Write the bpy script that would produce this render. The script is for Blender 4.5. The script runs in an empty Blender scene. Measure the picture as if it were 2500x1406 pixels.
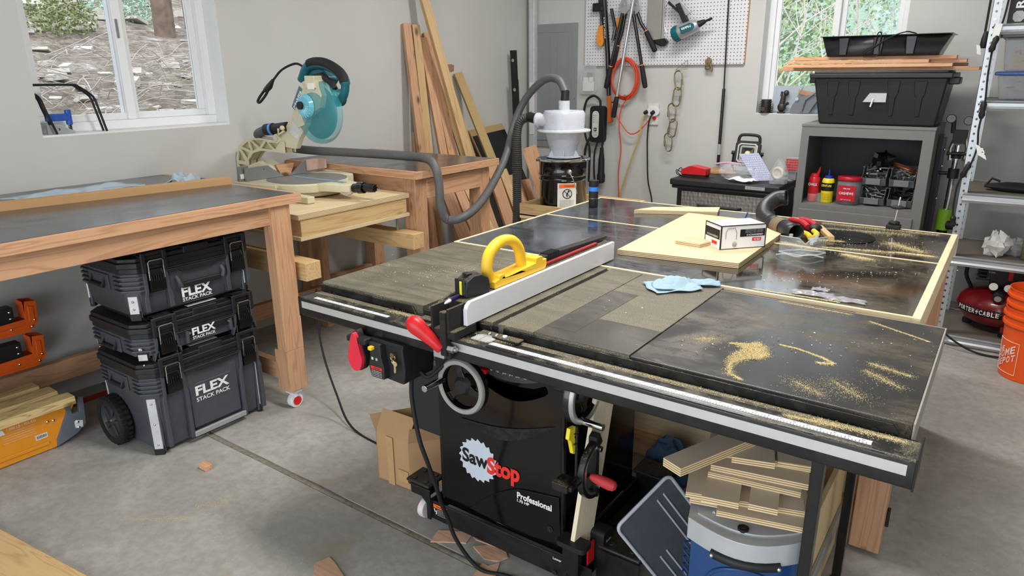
import bpy, bmesh, math, random
from mathutils import Vector, Matrix
from mathutils.geometry import tessellate_polygon
random.seed(7)
S = bpy.context.scene
COL = S.collection
PI = math.pi
# ---------------------------------------------------------------- camera
CP = Vector((1.7941, -1.4338, 1.5276)); YAW, PIT, ROL = 0.6200, 0.3012, -0.0086
fw = Vector((-math.sin(YAW)*math.cos(PIT), math.cos(YAW)*math.cos(PIT), -math.sin(PIT)))
rt = Vector((math.cos(YAW), math.sin(YAW), 0)); up = rt.cross(fw)
r2 = rt*math.cos(ROL) + up*math.sin(ROL); u2 = -rt*math.sin(ROL) + up*math.cos(ROL)
cd = bpy.data.cameras.new('camera'); cam = bpy.data.objects.new('camera', cd); COL.objects.link(cam)
cam.matrix_world = Matrix(((r2.x, u2.x, -fw.x, CP.x), (r2.y, u2.y, -fw.y, CP.y), (r2.z, u2.z, -fw.z, CP.z), (0, 0, 0, 1)))
cd.sensor_width = 36; cd.lens = 36*1702.2/2500; cd.clip_start = 0.02; cd.clip_end = 300
S.camera = cam
# ---------------------------------------------------------------- light
S.view_settings.view_transform = 'Standard'; S.view_settings.look = 'None'
S.view_settings.gamma = 1; S.view_settings.exposure = 0.85; S.view_settings.use_curve_mapping = False
wd = bpy.data.worlds.new('world'); S.world = wd; wd.use_nodes = True
bg = wd.node_tree.nodes['Background']; bg.inputs[0].default_value = (0.80, 0.90, 1.0, 1); bg.inputs[1].default_value = 1.25
def lamp(name, kind, loc, aim, energy, color, size=(1, 1), spread=PI):
    l = bpy.data.lights.new(name, kind); o = bpy.data.objects.new(name, l); COL.objects.link(o)
    o.location = loc; d = Vector(aim)-Vector(loc); o.rotation_euler = d.to_track_quat('-Z', 'Y').to_euler()
    l.energy = energy; l.color = color
    if kind == 'AREA': l.shape = 'RECTANGLE'; l.size, l.size_y = size; l.spread = spread
    return o
sun = lamp('sun', 'SUN', (6, -8, 14), (0, 0, 0), 1.5, (1, 0.95, 0.88)); sun.data.angle = 0.03
lamp('shop_light_near', 'AREA', (0.9, 0.4, 2.92), (0.9, 0.4, 0), 34, (1, 0.975, 0.94), (1.2, 0.25))
lamp('shop_light_far', 'AREA', (0.3, 2.5, 2.92), (0.3, 2.5, 0), 28, (1, 0.975, 0.94), (1.2, 0.25))
lamp('garage_door_daylight', 'AREA', (1.8, -3.35, 1.4), (1.2, 0, 1.1), 42, (0.93, 0.96, 1.0), (4.6, 2.2))
# ---------------------------------------------------------------- materials
MATS = {}
def newmat(name):
    m = bpy.data.materials.new(name); m.use_nodes = True; nt = m.node_tree
    return m, nt, nt.nodes['Principled BSDF']
def srgb(r, g, b):
    f = lambda c: (c/255/12.92) if c/255 <= 0.04045 else ((c/255+0.055)/1.055)**2.4
    return (f(r), f(g), f(b), 1)
def N(nt, t, **kw):
    n = nt.nodes.new(t)
    for k, v in kw.items():
        if k.startswith('i_'):
            n.inputs[k[2:].replace('_', ' ')].default_value = v
        else: setattr(n, k, v)
    return n
def ramp(nt, fac, stops):
    r = nt.nodes.new('ShaderNodeValToRGB'); e = r.color_ramp.elements
    while len(e) < len(stops): e.new(0.5)
    for el, (p, c) in zip(e, stops): el.position = p; el.color = c
    nt.links.new(fac, r.inputs[0]); return r.outputs[0]
def coords(nt, scale=(1, 1, 1), rnd=True, rot=(0, 0, 0)):
    tc = nt.nodes.new('ShaderNodeTexCoord'); mp = nt.nodes.new('ShaderNodeMapping')
    mp.inputs['Scale'].default_value = scale; mp.inputs['Rotation'].default_value = rot
    nt.links.new(tc.outputs['Object'], mp.inputs['Vector'])
    if rnd:
        oi = nt.nodes.new('ShaderNodeObjectInfo'); mu = N(nt, 'ShaderNodeMath', operation='MULTIPLY'); mu.inputs[1].default_value = 37.0
        nt.links.new(oi.outputs['Random'], mu.inputs[0]); cb = nt.nodes.new('ShaderNodeCombineXYZ')
        for i in range(3): nt.links.new(mu.outputs[0], cb.inputs[i])
        nt.links.new(cb.outputs[0], mp.inputs['Location'])
    return mp.outputs[0]
def noise(nt, vec, scale, detail=4, rough=0.55, dist=0.0):
    n = N(nt, 'ShaderNodeTexNoise'); n.inputs['Scale'].default_value = scale; n.inputs['Detail'].default_value = detail
    n.inputs['Roughness'].default_value = rough; n.inputs['Distortion'].default_value = dist
    nt.links.new(vec, n.inputs['Vector']); return n.outputs['Fac']
def mix(nt, fac, a, b):
    m = nt.nodes.new('ShaderNodeMix'); m.data_type = 'RGBA'
    for sock, v in ((m.inputs[0], fac), (m.inputs[6], a), (m.inputs[7], b)):
        if hasattr(v, 'is_linked') or hasattr(v, 'links'): nt.links.new(v, sock)
        else: sock.default_value = v
    return m.outputs[2]
def bump(nt, b, h, strength=0.3, dist=0.002):
    n = nt.nodes.new('ShaderNodeBump'); n.inputs['Strength'].default_value = strength; n.inputs['Distance'].default_value = dist
    nt.links.new(h, n.inputs['Height']); nt.links.new(n.outputs[0], b.inputs['Normal'])
def plain(name, c, rough=0.5, metal=0.0, vary=0.12, coat=0.0, bmp=0.0, scale=30, alpha=1.0, trans=0.0, ior=1.45):
    if name in MATS: return MATS[name]
    m, nt, b = newmat(name); v = coords(nt)
    f = noise(nt, v, scale, 5)
    c = srgb(*c); vary = vary*(0.4 if (metal > .3 or trans > 0) and vary < .2 else 1); lo = tuple(x*(1-vary) for x in c[:3])+(1,); hi = tuple(min(1, x*(1+vary)) for x in c[:3])+(1,)
    nt.links.new(ramp(nt, f, [(0.2, lo), (0.8, hi)]), b.inputs['Base Color'])
    r = N(nt, 'ShaderNodeMapRange'); r.inputs[3].default_value = max(0.02, rough-0.08); r.inputs[4].default_value = min(1, rough+0.08)
    nt.links.new(f, r.inputs[0]); nt.links.new(r.outputs[0], b.inputs['Roughness'])
    b.inputs['Metallic'].default_value = metal; b.inputs['Coat Weight'].default_value = coat; b.inputs['IOR'].default_value = ior
    b.inputs['Transmission Weight'].default_value = trans; b.inputs['Alpha'].default_value = alpha
    if bmp: bump(nt, b, noise(nt, v, scale*4, 3), bmp)
    MATS[name] = m; return m
def film(name, c, alpha, rough=.12, vary=.05, scale=30):
    return plain(name, c, rough, vary=vary, scale=scale, alpha=alpha)
def dusty(name, c, rough=0.4, amt=0.5, dust=(176, 158, 118), scale=9, metal=0.0, stretch=(1, 1, 1), sharp=0.12, fine=260, spec=0.5):
    """dark surface with sawdust lying on it in patches and specks"""
    if name in MATS: return MATS[name]
    m, nt, b = newmat(name); v = coords(nt, stretch, rnd=False)
    big = noise(nt, v, scale, 6, 0.62, 0.9); v2 = coords(nt, (1, 1, 1), rnd=False); sp = noise(nt, v2, fine, 2, 0.7)
    mk = ramp(nt, big, [(1-amt-sharp, (0, 0, 0, 1)), (1-amt+sharp, (1, 1, 1, 1))])
    spk = ramp(nt, sp, [(0.47, (0.12, 0.12, 0.12, 1)), (0.62, (1, 1, 1, 1))])
    mul = N(nt, 'ShaderNodeMath', operation='MULTIPLY'); nt.links.new(mk, mul.inputs[0]); nt.links.new(spk, mul.inputs[1])
    spk2 = ramp(nt, noise(nt, v2, fine*0.55, 1, 0.5), [(0.70, (0, 0, 0, 1)), (0.76, (0.7, 0.7, 0.7, 1))])
    mx = N(nt, 'ShaderNodeMath', operation='MAXIMUM'); nt.links.new(mul.outputs[0], mx.inputs[0]); nt.links.new(spk2, mx.inputs[1])
    ge = nt.nodes.new('ShaderNodeNewGeometry'); sz = N(nt, 'ShaderNodeSeparateXYZ'); nt.links.new(ge.outputs['Normal'], sz.inputs[0])
    upf = ramp(nt, sz.outputs[2], [(0.25, (0.03, 0.03, 0.03, 1)), (0.75, (1, 1, 1, 1))])   # dust settles only on what faces up
    mu2 = N(nt, 'ShaderNodeMath', operation='MULTIPLY'); nt.links.new(mx.outputs[0], mu2.inputs[0]); nt.links.new(upf, mu2.inputs[1])
    nt.links.new(mix(nt, mu2.outputs[0], srgb(*c), srgb(*dust)), b.inputs['Base Color'])
    rr = N(nt, 'ShaderNodeMapRange'); rr.inputs[3].default_value = rough; rr.inputs[4].default_value = min(1, rough+0.5)
    nt.links.new(mk, rr.inputs[0]); nt.links.new(rr.outputs[0], b.inputs['Roughness'])
    b.inputs['Metallic'].default_value = metal; b.inputs['Specular IOR Level'].default_value = spec
    MATS[name] = m; return m
def streaky(name, c, rough, dust, amt=0.5, rot=0.35, big=2.6, coat=0.0, spec=0.5, base=0.0, str_sc=(2.0, 22.0, 1), lo=0.03):
    """dark laminate with sawdust smeared over it in fine strokes"""
    m, nt, b = newmat(name); v = coords(nt, (1, 1, 1), rnd=False)
    patch = ramp(nt, noise(nt, v, big, 5, 0.6, 0.8), [(0.62-amt*0.35, (base, base, base, 1)), (0.86-amt*0.25, (1, 1, 1, 1))])
    stroke = ramp(nt, noise(nt, coords(nt, str_sc, rnd=False, rot=(0, 0, rot)), 3.0, 8, 0.72, 1.1), [(0.38, (lo, lo, lo, 1)), (0.68, (1, 1, 1, 1))])
    speck = ramp(nt, noise(nt, v, 430, 2, 0.8), [(0.40, (0.08, 0.08, 0.08, 1)), (0.62, (1, 1, 1, 1))])
    a = N(nt, 'ShaderNodeMath', operation='MULTIPLY'); nt.links.new(patch, a.inputs[0]); nt.links.new(stroke, a.inputs[1])
    q = N(nt, 'ShaderNodeMath', operation='MULTIPLY'); nt.links.new(a.outputs[0], q.inputs[0]); nt.links.new(speck, q.inputs[1])
    nt.links.new(mix(nt, q.outputs[0], srgb(*c), srgb(*dust)), b.inputs['Base Color'])
    rr = N(nt, 'ShaderNodeMapRange'); rr.inputs[3].default_value = rough; rr.inputs[4].default_value = min(1, rough+0.45)
    nt.links.new(a.outputs[0], rr.inputs[0]); nt.links.new(rr.outputs[0], b.inputs['Roughness'])
    b.inputs['Coat Weight'].default_value = coat; b.inputs['Coat Roughness'].default_value = 0.06; b.inputs['Specular IOR Level'].default_value = spec
    return m
def wood(name, c1, c2, axis='x', rough=0.6, scale=1.0, knots=True, c3=None):
    key = name+'_'+axis
    if key in MATS: return MATS[key]
    m, nt, b = newmat(key)
    st = {'x': (0.7, 9, 9), 'y': (9, 0.7, 9), 'z': (9, 9, 0.7)}[axis]; st = tuple(s*scale for s in st)
    v = coords(nt, st)
    n1 = noise(nt, v, 1.6, 2, 0.5, 0.6)
    w = N(nt, 'ShaderNodeMath', operation='MULTIPLY'); w.inputs[1].default_value = 9.0; nt.links.new(n1, w.inputs[0])
    fr = N(nt, 'ShaderNodeMath', operation='FRACT'); nt.links.new(w.outputs[0], fr.inputs[0])
    ring = ramp(nt, fr.outputs[0], [(0.0, srgb(*c2)), (0.18, srgb(*c1)), (0.75, srgb(*c1)), (1.0, srgb(*c2))])
    fine = noise(nt, v, 14, 3, 0.6)
    lo = tuple(x*0.86 for x in srgb(*c1)[:3])+(1,)
    f2 = ramp(nt, fine, [(0.35, lo), (0.65, srgb(*c1))])
    colr = mix(nt, 0.5, ring, f2)
    if knots:
        vo = N(nt, 'ShaderNodeTexVoronoi'); vo.inputs['Scale'].default_value = 1.0
        nt.links.new(coords(nt, tuple(3.0 if s < 2 else 7.0 for s in (st[0]/scale, st[1]/scale, st[2]/scale))), vo.inputs['Vector'])
        kn = ramp(nt, vo.outputs['Distance'], [(0.05, (1, 1, 1, 1)), (0.13, (0, 0, 0, 1))])
        colr = mix(nt, kn, colr, tuple(x*0.35 for x in srgb(*c2)[:3])+(1,))
    tint = N(nt, 'ShaderNodeObjectInfo'); tm = N(nt, 'ShaderNodeMapRange'); tm.inputs[3].default_value = 0.86; tm.inputs[4].default_value = 1.12
    nt.links.new(tint.outputs['Random'], tm.inputs[0]); hs = N(nt, 'ShaderNodeHueSaturation'); nt.links.new(tm.outputs[0], hs.inputs['Value']); nt.links.new(colr, hs.inputs['Color'])
    nt.links.new(hs.outputs[0], b.inputs['Base Color']); b.inputs['Roughness'].default_value = rough
    bump(nt, b, fine, 0.25, 0.001)
    MATS[key] = m; return m
def plyedge(name='plywood_edge', along='z', thick=0.003):
    if name in MATS: return MATS[name]
    m, nt, b = newmat(name); v = coords(nt, (1, 1, 1), rnd=False)
    sx = N(nt, 'ShaderNodeSeparateXYZ'); nt.links.new(v, sx.inputs[0])
    mu = N(nt, 'ShaderNodeMath', operation='MULTIPLY'); mu.inputs[1].default_value = 1/(2*thick)
    nt.links.new(sx.outputs['XYZ'.index(along.upper())], mu.inputs[0])
    fr = N(nt, 'ShaderNodeMath', operation='FRACT'); nt.links.new(mu.outputs[0], fr.inputs[0])
    c = ramp(nt, fr.outputs[0], [(0.0, srgb(222, 202, 162)), (0.5, srgb(226, 208, 170)), (0.55, srgb(150, 116, 74)), (0.95, srgb(160, 126, 84))])
    nt.links.new(c, b.inputs['Base Color']); b.inputs['Roughness'].default_value = 0.7
    MATS[name] = m; return m
def emis(name, c, s):
    m, nt, b = newmat(name); b.inputs['Base Color'].default_value = srgb(*c)
    b.inputs['Emission Color'].default_value = srgb(*c); b.inputs['Emission Strength'].default_value = s; return m

def fir(ax): return wood('fir_lumber', (202, 157, 120), (160, 108, 74), ax)
def pine(ax): return wood('pine_lumber', (212, 178, 128), (176, 132, 82), ax)
def cedar(ax): return wood('cedar_board', (206, 158, 118), (170, 112, 74), ax)
def plyf(ax='x'): return wood('plywood_face', (222, 200, 160), (206, 180, 136), ax, 0.6, 0.6, knots=False)
BLK = plain('black_enamel', (14, 14, 15), 0.28, coat=0.4)
BLKM = plain('black_matte_plastic', (26, 26, 27), 0.55)
BLKD = dusty('black_dusty_steel', (16, 16, 17), 0.35, 0.42, scale=14, fine=320)
RUB = plain('black_rubber', (22, 22, 23), 0.7)
STEEL = plain('brushed_steel', (190, 190, 188), 0.32, 0.95)
CHROME = plain('chrome', (215, 215, 215), 0.12, 1.0, vary=0.03)
ZINC = plain('galvanised_steel', (176, 180, 182), 0.42, 0.7)
WHITE = plain('white_plastic', (225, 226, 228), 0.4, vary=0.03)
PAPER = plain('white_paper', (228, 228, 224), 0.8, vary=0.05)
RED = plain('red_plastic', (200, 28, 34), 0.35)
YEL = plain('yellow_plastic', (245, 196, 30), 0.4, vary=0.05)
ORG = plain('orange_steel', (222, 92, 22), 0.38, vary=0.06)
CREAM = plain('cream_cast_metal', (206, 199, 170), 0.45, vary=0.08)
TEAL = plain('teal_plastic', (18, 92, 104), 0.4)
GREYB = plain('charcoal_tool_plastic', (66, 69, 74), 0.5, bmp=0.1)
CARD = plain('brown_cardboard', (176, 140, 100), 0.85, vary=0.08, scale=12)
LETW = plain('white_lettering', (232, 232, 232), 0.5, vary=0.02)
LETK = plain('black_lettering', (18, 18, 18), 0.5, vary=0.02)
LETR = plain('red_lettering', (226, 50, 40), 0.45, vary=0.02)
DUSTM = plain('sawdust', (228, 210, 160), 0.95, vary=0.18, scale=300)
# ---------------------------------------------------------------- mesh helpers
ORIGIN = {}
def V(*a): return Vector(a)
class MB:
    def __init__(s, M=None): s.v = []; s.f = []; s.M = M; s.mi = []; s.cur = 0
    def add(s, vs, fs, M=None):
        n = len(s.v)
        for p in vs:
            p = Vector(p)
            if M is not None: p = M @ p
            if s.M is not None: p = s.M @ p
            s.v.append(p)
        for f in fs: s.f.append([i+n for i in f]); s.mi.append(s.cur)
        return s
    def box(s, a, b, M=None):
        (x0, y0, z0), (x1, y1, z1) = a, b
        vs = [(x0, y0, z0), (x1, y0, z0), (x1, y1, z0), (x0, y1, z0), (x0, y0, z1), (x1, y0, z1), (x1, y1, z1), (x0, y1, z1)]
        return s.add(vs, [(0, 3, 2, 1), (4, 5, 6, 7), (0, 1, 5, 4), (1, 2, 6, 5), (2, 3, 7, 6), (3, 0, 4, 7)], M)
    def cbox(s, c, d, M=None):
        return s.box([c[i]-d[i]/2 for i in range(3)], [c[i]+d[i]/2 for i in range(3)], M)
    def tube(s, pts, r, seg=12, closed=False, cap=True, flat=None):
        pts = [Vector(p) for p in pts]; n = len(pts); rs = r if isinstance(r, (list, tuple)) else [r]*n
        tang = []
        for i in range(n):
            a = pts[(i-1) % n] if (closed or i > 0) else pts[i]; b = pts[(i+1) % n] if (closed or i < n-1) else pts[i]
            t = (b-a); tang.append(t.normalized() if t.length > 1e-9 else Vector((0, 0, 1)))
        t0 = tang[0]; ref = Vector((0, 0, 1)) if abs(t0.z) < 0.9 else Vector((1, 0, 0))
        u = t0.cross(ref).normalized(); rings = []
        vs = []
        for i in range(n):
            t = tang[i]; u = (u - t*u.dot(t)); u = u.normalized() if u.length > 1e-6 else t.orthogonal().normalized(); w = t.cross(u)
            for k in range(seg):
                a = 2*PI*k/seg; vs.append(pts[i]+(u*math.cos(a)+w*math.sin(a))*rs[i])
        fs = []
        m = n if closed else n-1
        for i in range(m):
            for k in range(seg):
                a = i*seg+k; b = i*seg+(k+1) % seg; c = ((i+1) % n)*seg+(k+1) % seg; d = ((i+1) % n)*seg+k
                fs.append((a, b, c, d))
        if cap and not closed:
            fs.append(tuple(range(seg))[::-1]); fs.append(tuple((n-1)*seg+k for k in range(seg)))
        return s.add(vs, fs)
    def cyl(s, a, b, r, r2=None, seg=24): return s.tube([a, b], [r, r if r2 is None else r2], seg)
    def ring(s, c, axis, R, r, seg=40, rs=10):
        c = Vector(c); ax = Vector(axis).normalized(); u = ax.orthogonal().normalized(); w = ax.cross(u)
        return s.tube([c+(u*math.cos(2*PI*k/seg)+w*math.sin(2*PI*k/seg))*R for k in range(seg)], r, rs, closed=True)
    def lathe(s, c, axis, prof, seg=32, cap=True):
        """prof: list of (radius, height along axis)"""
        c = Vector(c); ax = Vector(axis).normalized(); u = ax.orthogonal().normalized(); w = ax.cross(u); vs = []; fs = []
        for (r, h) in prof:
            for k in range(seg):
                a = 2*PI*k/seg; vs.append(c+ax*h+(u*math.cos(a)+w*math.sin(a))*r)
        for i in range(len(prof)-1):
            for k in range(seg): fs.append((i*seg+k, i*seg+(k+1) % seg, (i+1)*seg+(k+1) % seg, (i+1)*seg+k))
        if cap: fs.append(tuple(range(seg))[::-1]); fs.append(tuple((len(prof)-1)*seg+k for k in range(seg)))
        return s.add(vs, fs)
    def prism(s, poly, o, ux, uy, d, holes=()):
        """polygon (2D) in plane o + a*ux + b*uy, extruded by vector d, with optional holes"""
        o, ux, uy, d = Vector(o), Vector(ux), Vector(uy), Vector(d)
        loops = [list(poly)]+[list(h) for h in holes]
        tess = tessellate_polygon([[Vector((p[0], p[1], 0)) for p in l] for l in loops]) if (holes or len(poly) > 4) else [tuple(range(len(poly)))]
        flat = [p for l in loops for p in l]; n = len(flat)
        P = [o+ux*p[0]+uy*p[1] for p in flat]
        vs = P+[p+d for p in P]; fs = [tuple(t) for t in tess]+[tuple(i+n for i in reversed(t)) for t in tess]
        k = 0
        for l in loops:
            for i in range(len(l)):
                a = k+i; b = k+(i+1) % len(l); fs.append((a, a+n, b+n, b))
            k += len(l)
        return s.add(vs, fs)
    def grid(s, fn, nu, nv, closeu=False):
        vs = [fn(i/(nu if closeu else nu-1), j/(nv-1)) for j in range(nv) for i in range(nu)]; fs = []
        for j in range(nv-1):
            for i in range(nu if closeu else nu-1):
                fs.append((j*nu+i, j*nu+(i+1) % nu, (j+1)*nu+(i+1) % nu, (j+1)*nu+i))
        return s.add(vs, fs)
    def sphere(s, c, r, seg=20, rings=12):
        rx, ry, rz = r if isinstance(r, (list, tuple)) else (r, r, r)
        def fn(u, v):
            a = 2*PI*u; b = -PI/2+PI*min(0.999, max(0.001, v)); return (c[0]+rx*math.cos(a)*math.cos(b), c[1]+ry*math.sin(a)*math.cos(b), c[2]+rz*math.sin(b))
        return s.grid(fn, seg, rings, True)
    def build(s, name, m, parent=None, bevel=0, smooth=35, solid=0, sub=0, label=None, seg=2, mats=None):
        me = bpy.data.meshes.new(name); og = Vector((0, 0, 0))
        if parent is not None: og = ORIGIN.get(parent.name, Vector((0, 0, 0)))
        elif s.v:
            lo = Vector([min(p[i] for p in s.v) for i in range(3)]); hi = Vector([max(p[i] for p in s.v) for i in range(3)])
            og = Vector(((lo.x+hi.x)/2, (lo.y+hi.y)/2, lo.z))
        me.from_pydata([tuple(p-og) for p in s.v], [], s.f); me.validate(); me.update()
        bm = bmesh.new(); bm.from_mesh(me); bmesh.ops.recalc_face_normals(bm, faces=bm.faces); bm.to_mesh(me); bm.free()
        for mm in (mats or [m]): me.materials.append(mm)
        if mats and len(s.mi) == len(me.polygons): me.polygons.foreach_set('material_index', s.mi)
        if smooth:
            me.polygons.foreach_set('use_smooth', [True]*len(me.polygons)); me.set_sharp_from_angle(angle=math.radians(smooth))
        o = bpy.data.objects.new(name, me); COL.objects.link(o)
        if parent is not None: o.parent = parent; 
        else: o.location = og
        ORIGIN[o.name] = og
        if solid: md = o.modifiers.new('s', 'SOLIDIFY'); md.thickness = solid; md.offset = 0
        if bevel:
            md = o.modifiers.new('b', 'BEVEL'); md.width = bevel; md.segments = seg; md.limit_method = 'ANGLE'; md.angle_limit = math.radians(40); md.harden_normals = True
        if sub: md = o.modifiers.new('u', 'SUBSURF'); md.levels = sub; md.render_levels = sub
        if label: o['label'] = label
        return o
def empty(name, loc, label=None, cat=None, group=None, kind=None):
    o = bpy.data.objects.new(name, None); COL.objects.link(o); o.location = loc; o.empty_display_size = 0.05
    ORIGIN[o.name] = Vector(loc); return tag(o, label, cat, group, kind)
def tag(o, label=None, cat=None, group=None, kind=None):
    if label: o['label'] = label
    if cat: o['category'] = cat
    if group: o['group'] = group
    if kind: o['kind'] = kind
    return o
def struct(mb, name, m, parent=None, **k):
    o = mb.build(name, m, parent, **k)
    if parent is None: o['kind'] = 'structure'
    return o
def box(name, a, b, m, parent=None, **k): return MB().box(a, b).build(name, m, parent, **k)
def rotated(o, pivot, M3):
    """rotate a finished top-level object about a world point"""
    T = Matrix.Translation(pivot) @ M3.to_4x4() @ Matrix.Translation(-Vector(pivot)); o.matrix_world = T @ o.matrix_basis; return o
def board(name, p0, p1, w, t, normal, m, parent=None, **k):
    """a straight board from p0 to p1 (centre line), width w, thickness t measured along normal; the mesh runs along local z"""
    p0, p1 = Vector(p0), Vector(p1); z = (p1-p0); L = z.length; z.normalize(); n = Vector(normal); n = (n-z*n.dot(z)).normalized(); x = n.cross(z)
    mb = MB().box((-w/2, -t/2, 0), (w/2, t/2, L)); me_o = MB.build(mb, name, m, None, **k)
    # re-centre mesh at p0
    sh = ORIGIN[me_o.name]; me_o.data.transform(Matrix.Translation(sh))
    R = Matrix((x, n, z)).transposed().to_4x4(); T = Matrix.Translation(p0) @ R
    if parent is not None:
        me_o.parent = parent; me_o.matrix_basis = Matrix.Translation(-ORIGIN[parent.name]) @ T
    else: me_o.matrix_world = T
    ORIGIN[me_o.name] = p0
    return me_o
def spline(pts, n=12):
    pts = [Vector(p) for p in pts]; P = [pts[0]*2-pts[1]]+pts+[pts[-1]*2-pts[-2]]; out = []
    for i in range(1, len(P)-2):
        for k in range(n):
            t = k/n; a, b, c, d = P[i-1], P[i], P[i+1], P[i+2]
            out.append(0.5*((2*b)+(c-a)*t+(2*a-5*b+4*c-d)*t*t+(-a+3*b-3*c+d)*t**3))
    out.append(pts[-1]); return out
def cable(name, pts, r, m, parent=None, seg=8, n=10, **k): return MB().tube(spline(pts, n), r, seg).build(name, m, parent, smooth=60, **k)
def hose(name, pts, r, m, parent=None, pitch=0.006, amp=0.0022, seg=16):
    p = spline(pts, 24); out = [p[0]]; rs = [r]; acc = 0; i = 0; L = [0]
    for a, b in zip(p, p[1:]): L.append(L[-1]+(b-a).length)
    n = int(L[-1]/(pitch/2)); q = []; rr = []; j = 0
    for k in range(n+1):
        s = L[-1]*k/n
        while j < len(L)-2 and L[j+1] < s: j += 1
        t = (s-L[j])/max(1e-9, L[j+1]-L[j]); q.append(p[j].lerp(p[j+1], t)); rr.append(r+(amp if k % 2 else -amp))
    return MB().tube(q, rr, seg).build(name, m, parent, smooth=80)
_dg = None
def text(s, o, right, upv, m, parent=None, name='lettering', depth=0.0006, off=0.0, shear=0.0, sx=1.0):
    """lettering: baseline from o, spanning vector right, cap height vector upv"""
    c = bpy.data.curves.new('t', 'FONT'); c.body = s; c.size = 1; c.offset = off; c.shear = shear; c.resolution_u = 3; c.space_character = sx
    ob = bpy.data.objects.new('t', c); COL.objects.link(ob); dg = bpy.context.evaluated_depsgraph_get(); dg.update()
    me = bpy.data.meshes.new_from_object(ob.evaluated_get(dg)); bpy.data.objects.remove(ob); bpy.data.curves.remove(c)
    xs = [v.co.x for v in me.vertices]; ys = [v.co.y for v in me.vertices]
    x0, x1, y0, y1 = min(xs), max(xs), min(ys), max(ys); o, right, upv = Vector(o), Vector(right), Vector(upv)
    nrm = right.cross(upv).normalized()
    og = ORIGIN.get(parent.name, Vector((0, 0, 0))) if parent is not None else o
    for v in me.vertices:
        p = o+right*((v.co.x-x0)/(x1-x0))+upv*((v.co.y-y0)/(y1-y0))+nrm*depth; v.co = p-og
    me.name = name; me.materials.clear(); me.materials.append(m)
    ob = bpy.data.objects.new(name, me); COL.objects.link(ob)
    if parent is not None: ob.parent = parent
    else: ob.location = og
    ORIGIN[ob.name] = og
    return ob
def quad(name, o, a, b, m, parent=None, t=0.0006, **k):
    """a thin label: corner o, edge vectors a and b"""
    o, a, b = Vector(o), Vector(a), Vector(b); n = a.cross(b).normalized()*t
    return MB().prism([(0, 0), (1, 0), (1, 1), (0, 1)], o, a, b, n).build(name, m, parent, smooth=0, **k)
def rrect(w, h, r, n=4, cx=0, cy=0):
    out = []
    for (sx, sy, a0) in ((1, 1, 0), (-1, 1, 90), (-1, -1, 180), (1, -1, 270)):
        for k in range(n+1):
            a = math.radians(a0+90*k/n); out.append((cx+sx*(w/2-r)+r*math.cos(a), cy+sy*(h/2-r)+r*math.sin(a)))
    return out
def circ(cx, cy, r, n=16, ry=None): return [(cx+r*math.cos(2*PI*k/n), cy+(ry or r)*math.sin(2*PI*k/n)) for k in range(n)]
X, Y, Z = V(1, 0, 0), V(0, 1, 0), V(0, 0, 1)
def copy_thing(o, dloc, rotz=0):
    c = o.copy(); COL.objects.link(c); c.location = o.location+Vector(dloc); c.rotation_euler.z += rotz
    def kids(a, b):
        for ch in list(a.children):
            d = ch.copy(); COL.objects.link(d); d.parent = b; kids(ch, d)
    kids(o, c); ORIGIN[c.name] = ORIGIN[o.name]+Vector(dloc)
    return c
def grains(name, cloud, m, label, cat='sawdust', parent=None, zf=None):
    """loose grains lying on a surface: one uncountable heap; cloud = list of (x, y, z, size)"""
    mb = MB()
    for (x, y, z, s) in cloud:
        a = random.random()*PI; c, d = math.cos(a)*s, math.sin(a)*s
        mb.add([(x+c, y+d, z), (x-d*.6, y+c*.6, z), (x-c, y-d, z), (x, y, z+s*random.uniform(.4, .9))], [(0, 1, 2), (0, 1, 3), (1, 2, 3), (2, 0, 3)])
    o = mb.build(name, m, parent, smooth=0); tag(o, label, cat, kind='stuff'); return o
# ================================================================ ROOM
WX, WY, CZ = -1.88, 4.0, 3.0       # left wall face, back wall face, ceiling
def wallmat():
    m, nt, b = newmat('painted_drywall'); v = coords(nt, rnd=False)
    base = ramp(nt, noise(nt, v, 1.2, 4), [(0.3, srgb(190, 190, 187)), (0.7, srgb(200, 200, 197))])
    sc = ramp(nt, noise(nt, v, 9, 6, 0.75, 0.5), [(0.72, (0, 0, 0, 1)), (0.76, (0.55, 0.55, 0.55, 1))])
    c = mix(nt, sc, base, srgb(120, 108, 96)); nt.links.new(c, b.inputs['Base Color']); b.inputs['Roughness'].default_value = 0.75
    bump(nt, b, noise(nt, v, 120, 3), 0.12, 0.001); return m
WALL = wallmat()
def concmat():
    m, nt, b = newmat('concrete'); v = coords(nt, rnd=False)
    n1 = noise(nt, v, 2.2, 8, 0.62, 0.4); n2 = noise(nt, v, 26, 5, 0.7)
    c = ramp(nt, n1, [(0.3, srgb(146, 145, 140)), (0.5, srgb(164, 162, 156)), (0.68, srgb(182, 181, 176))])
    c = mix(nt, ramp(nt, n2, [(0.38, (0.45, 0.45, 0.45, 1)), (0.6, (0, 0, 0, 1))]), c, srgb(134, 131, 124))
    st = ramp(nt, noise(nt, v, 3.7, 3, 0.5, 1.5), [(0.62, (0, 0, 0, 1)), (0.74, (0.6, 0.6, 0.6, 1))]); c = mix(nt, st, c, srgb(148, 138, 116))
    sp = ramp(nt, noise(nt, v, 150, 1), [(0.71, (0, 0, 0, 1)), (0.78, (0.6, 0.6, 0.6, 1))]); c = mix(nt, sp, c, srgb(226, 222, 208))
    nt.links.new(c, b.inputs['Base Color']); b.inputs['Roughness'].default_value = 0.62
    bump(nt, b, noise(nt, v, 60, 6, 0.7), 0.25, 0.002); return m
CONC = concmat()
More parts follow.
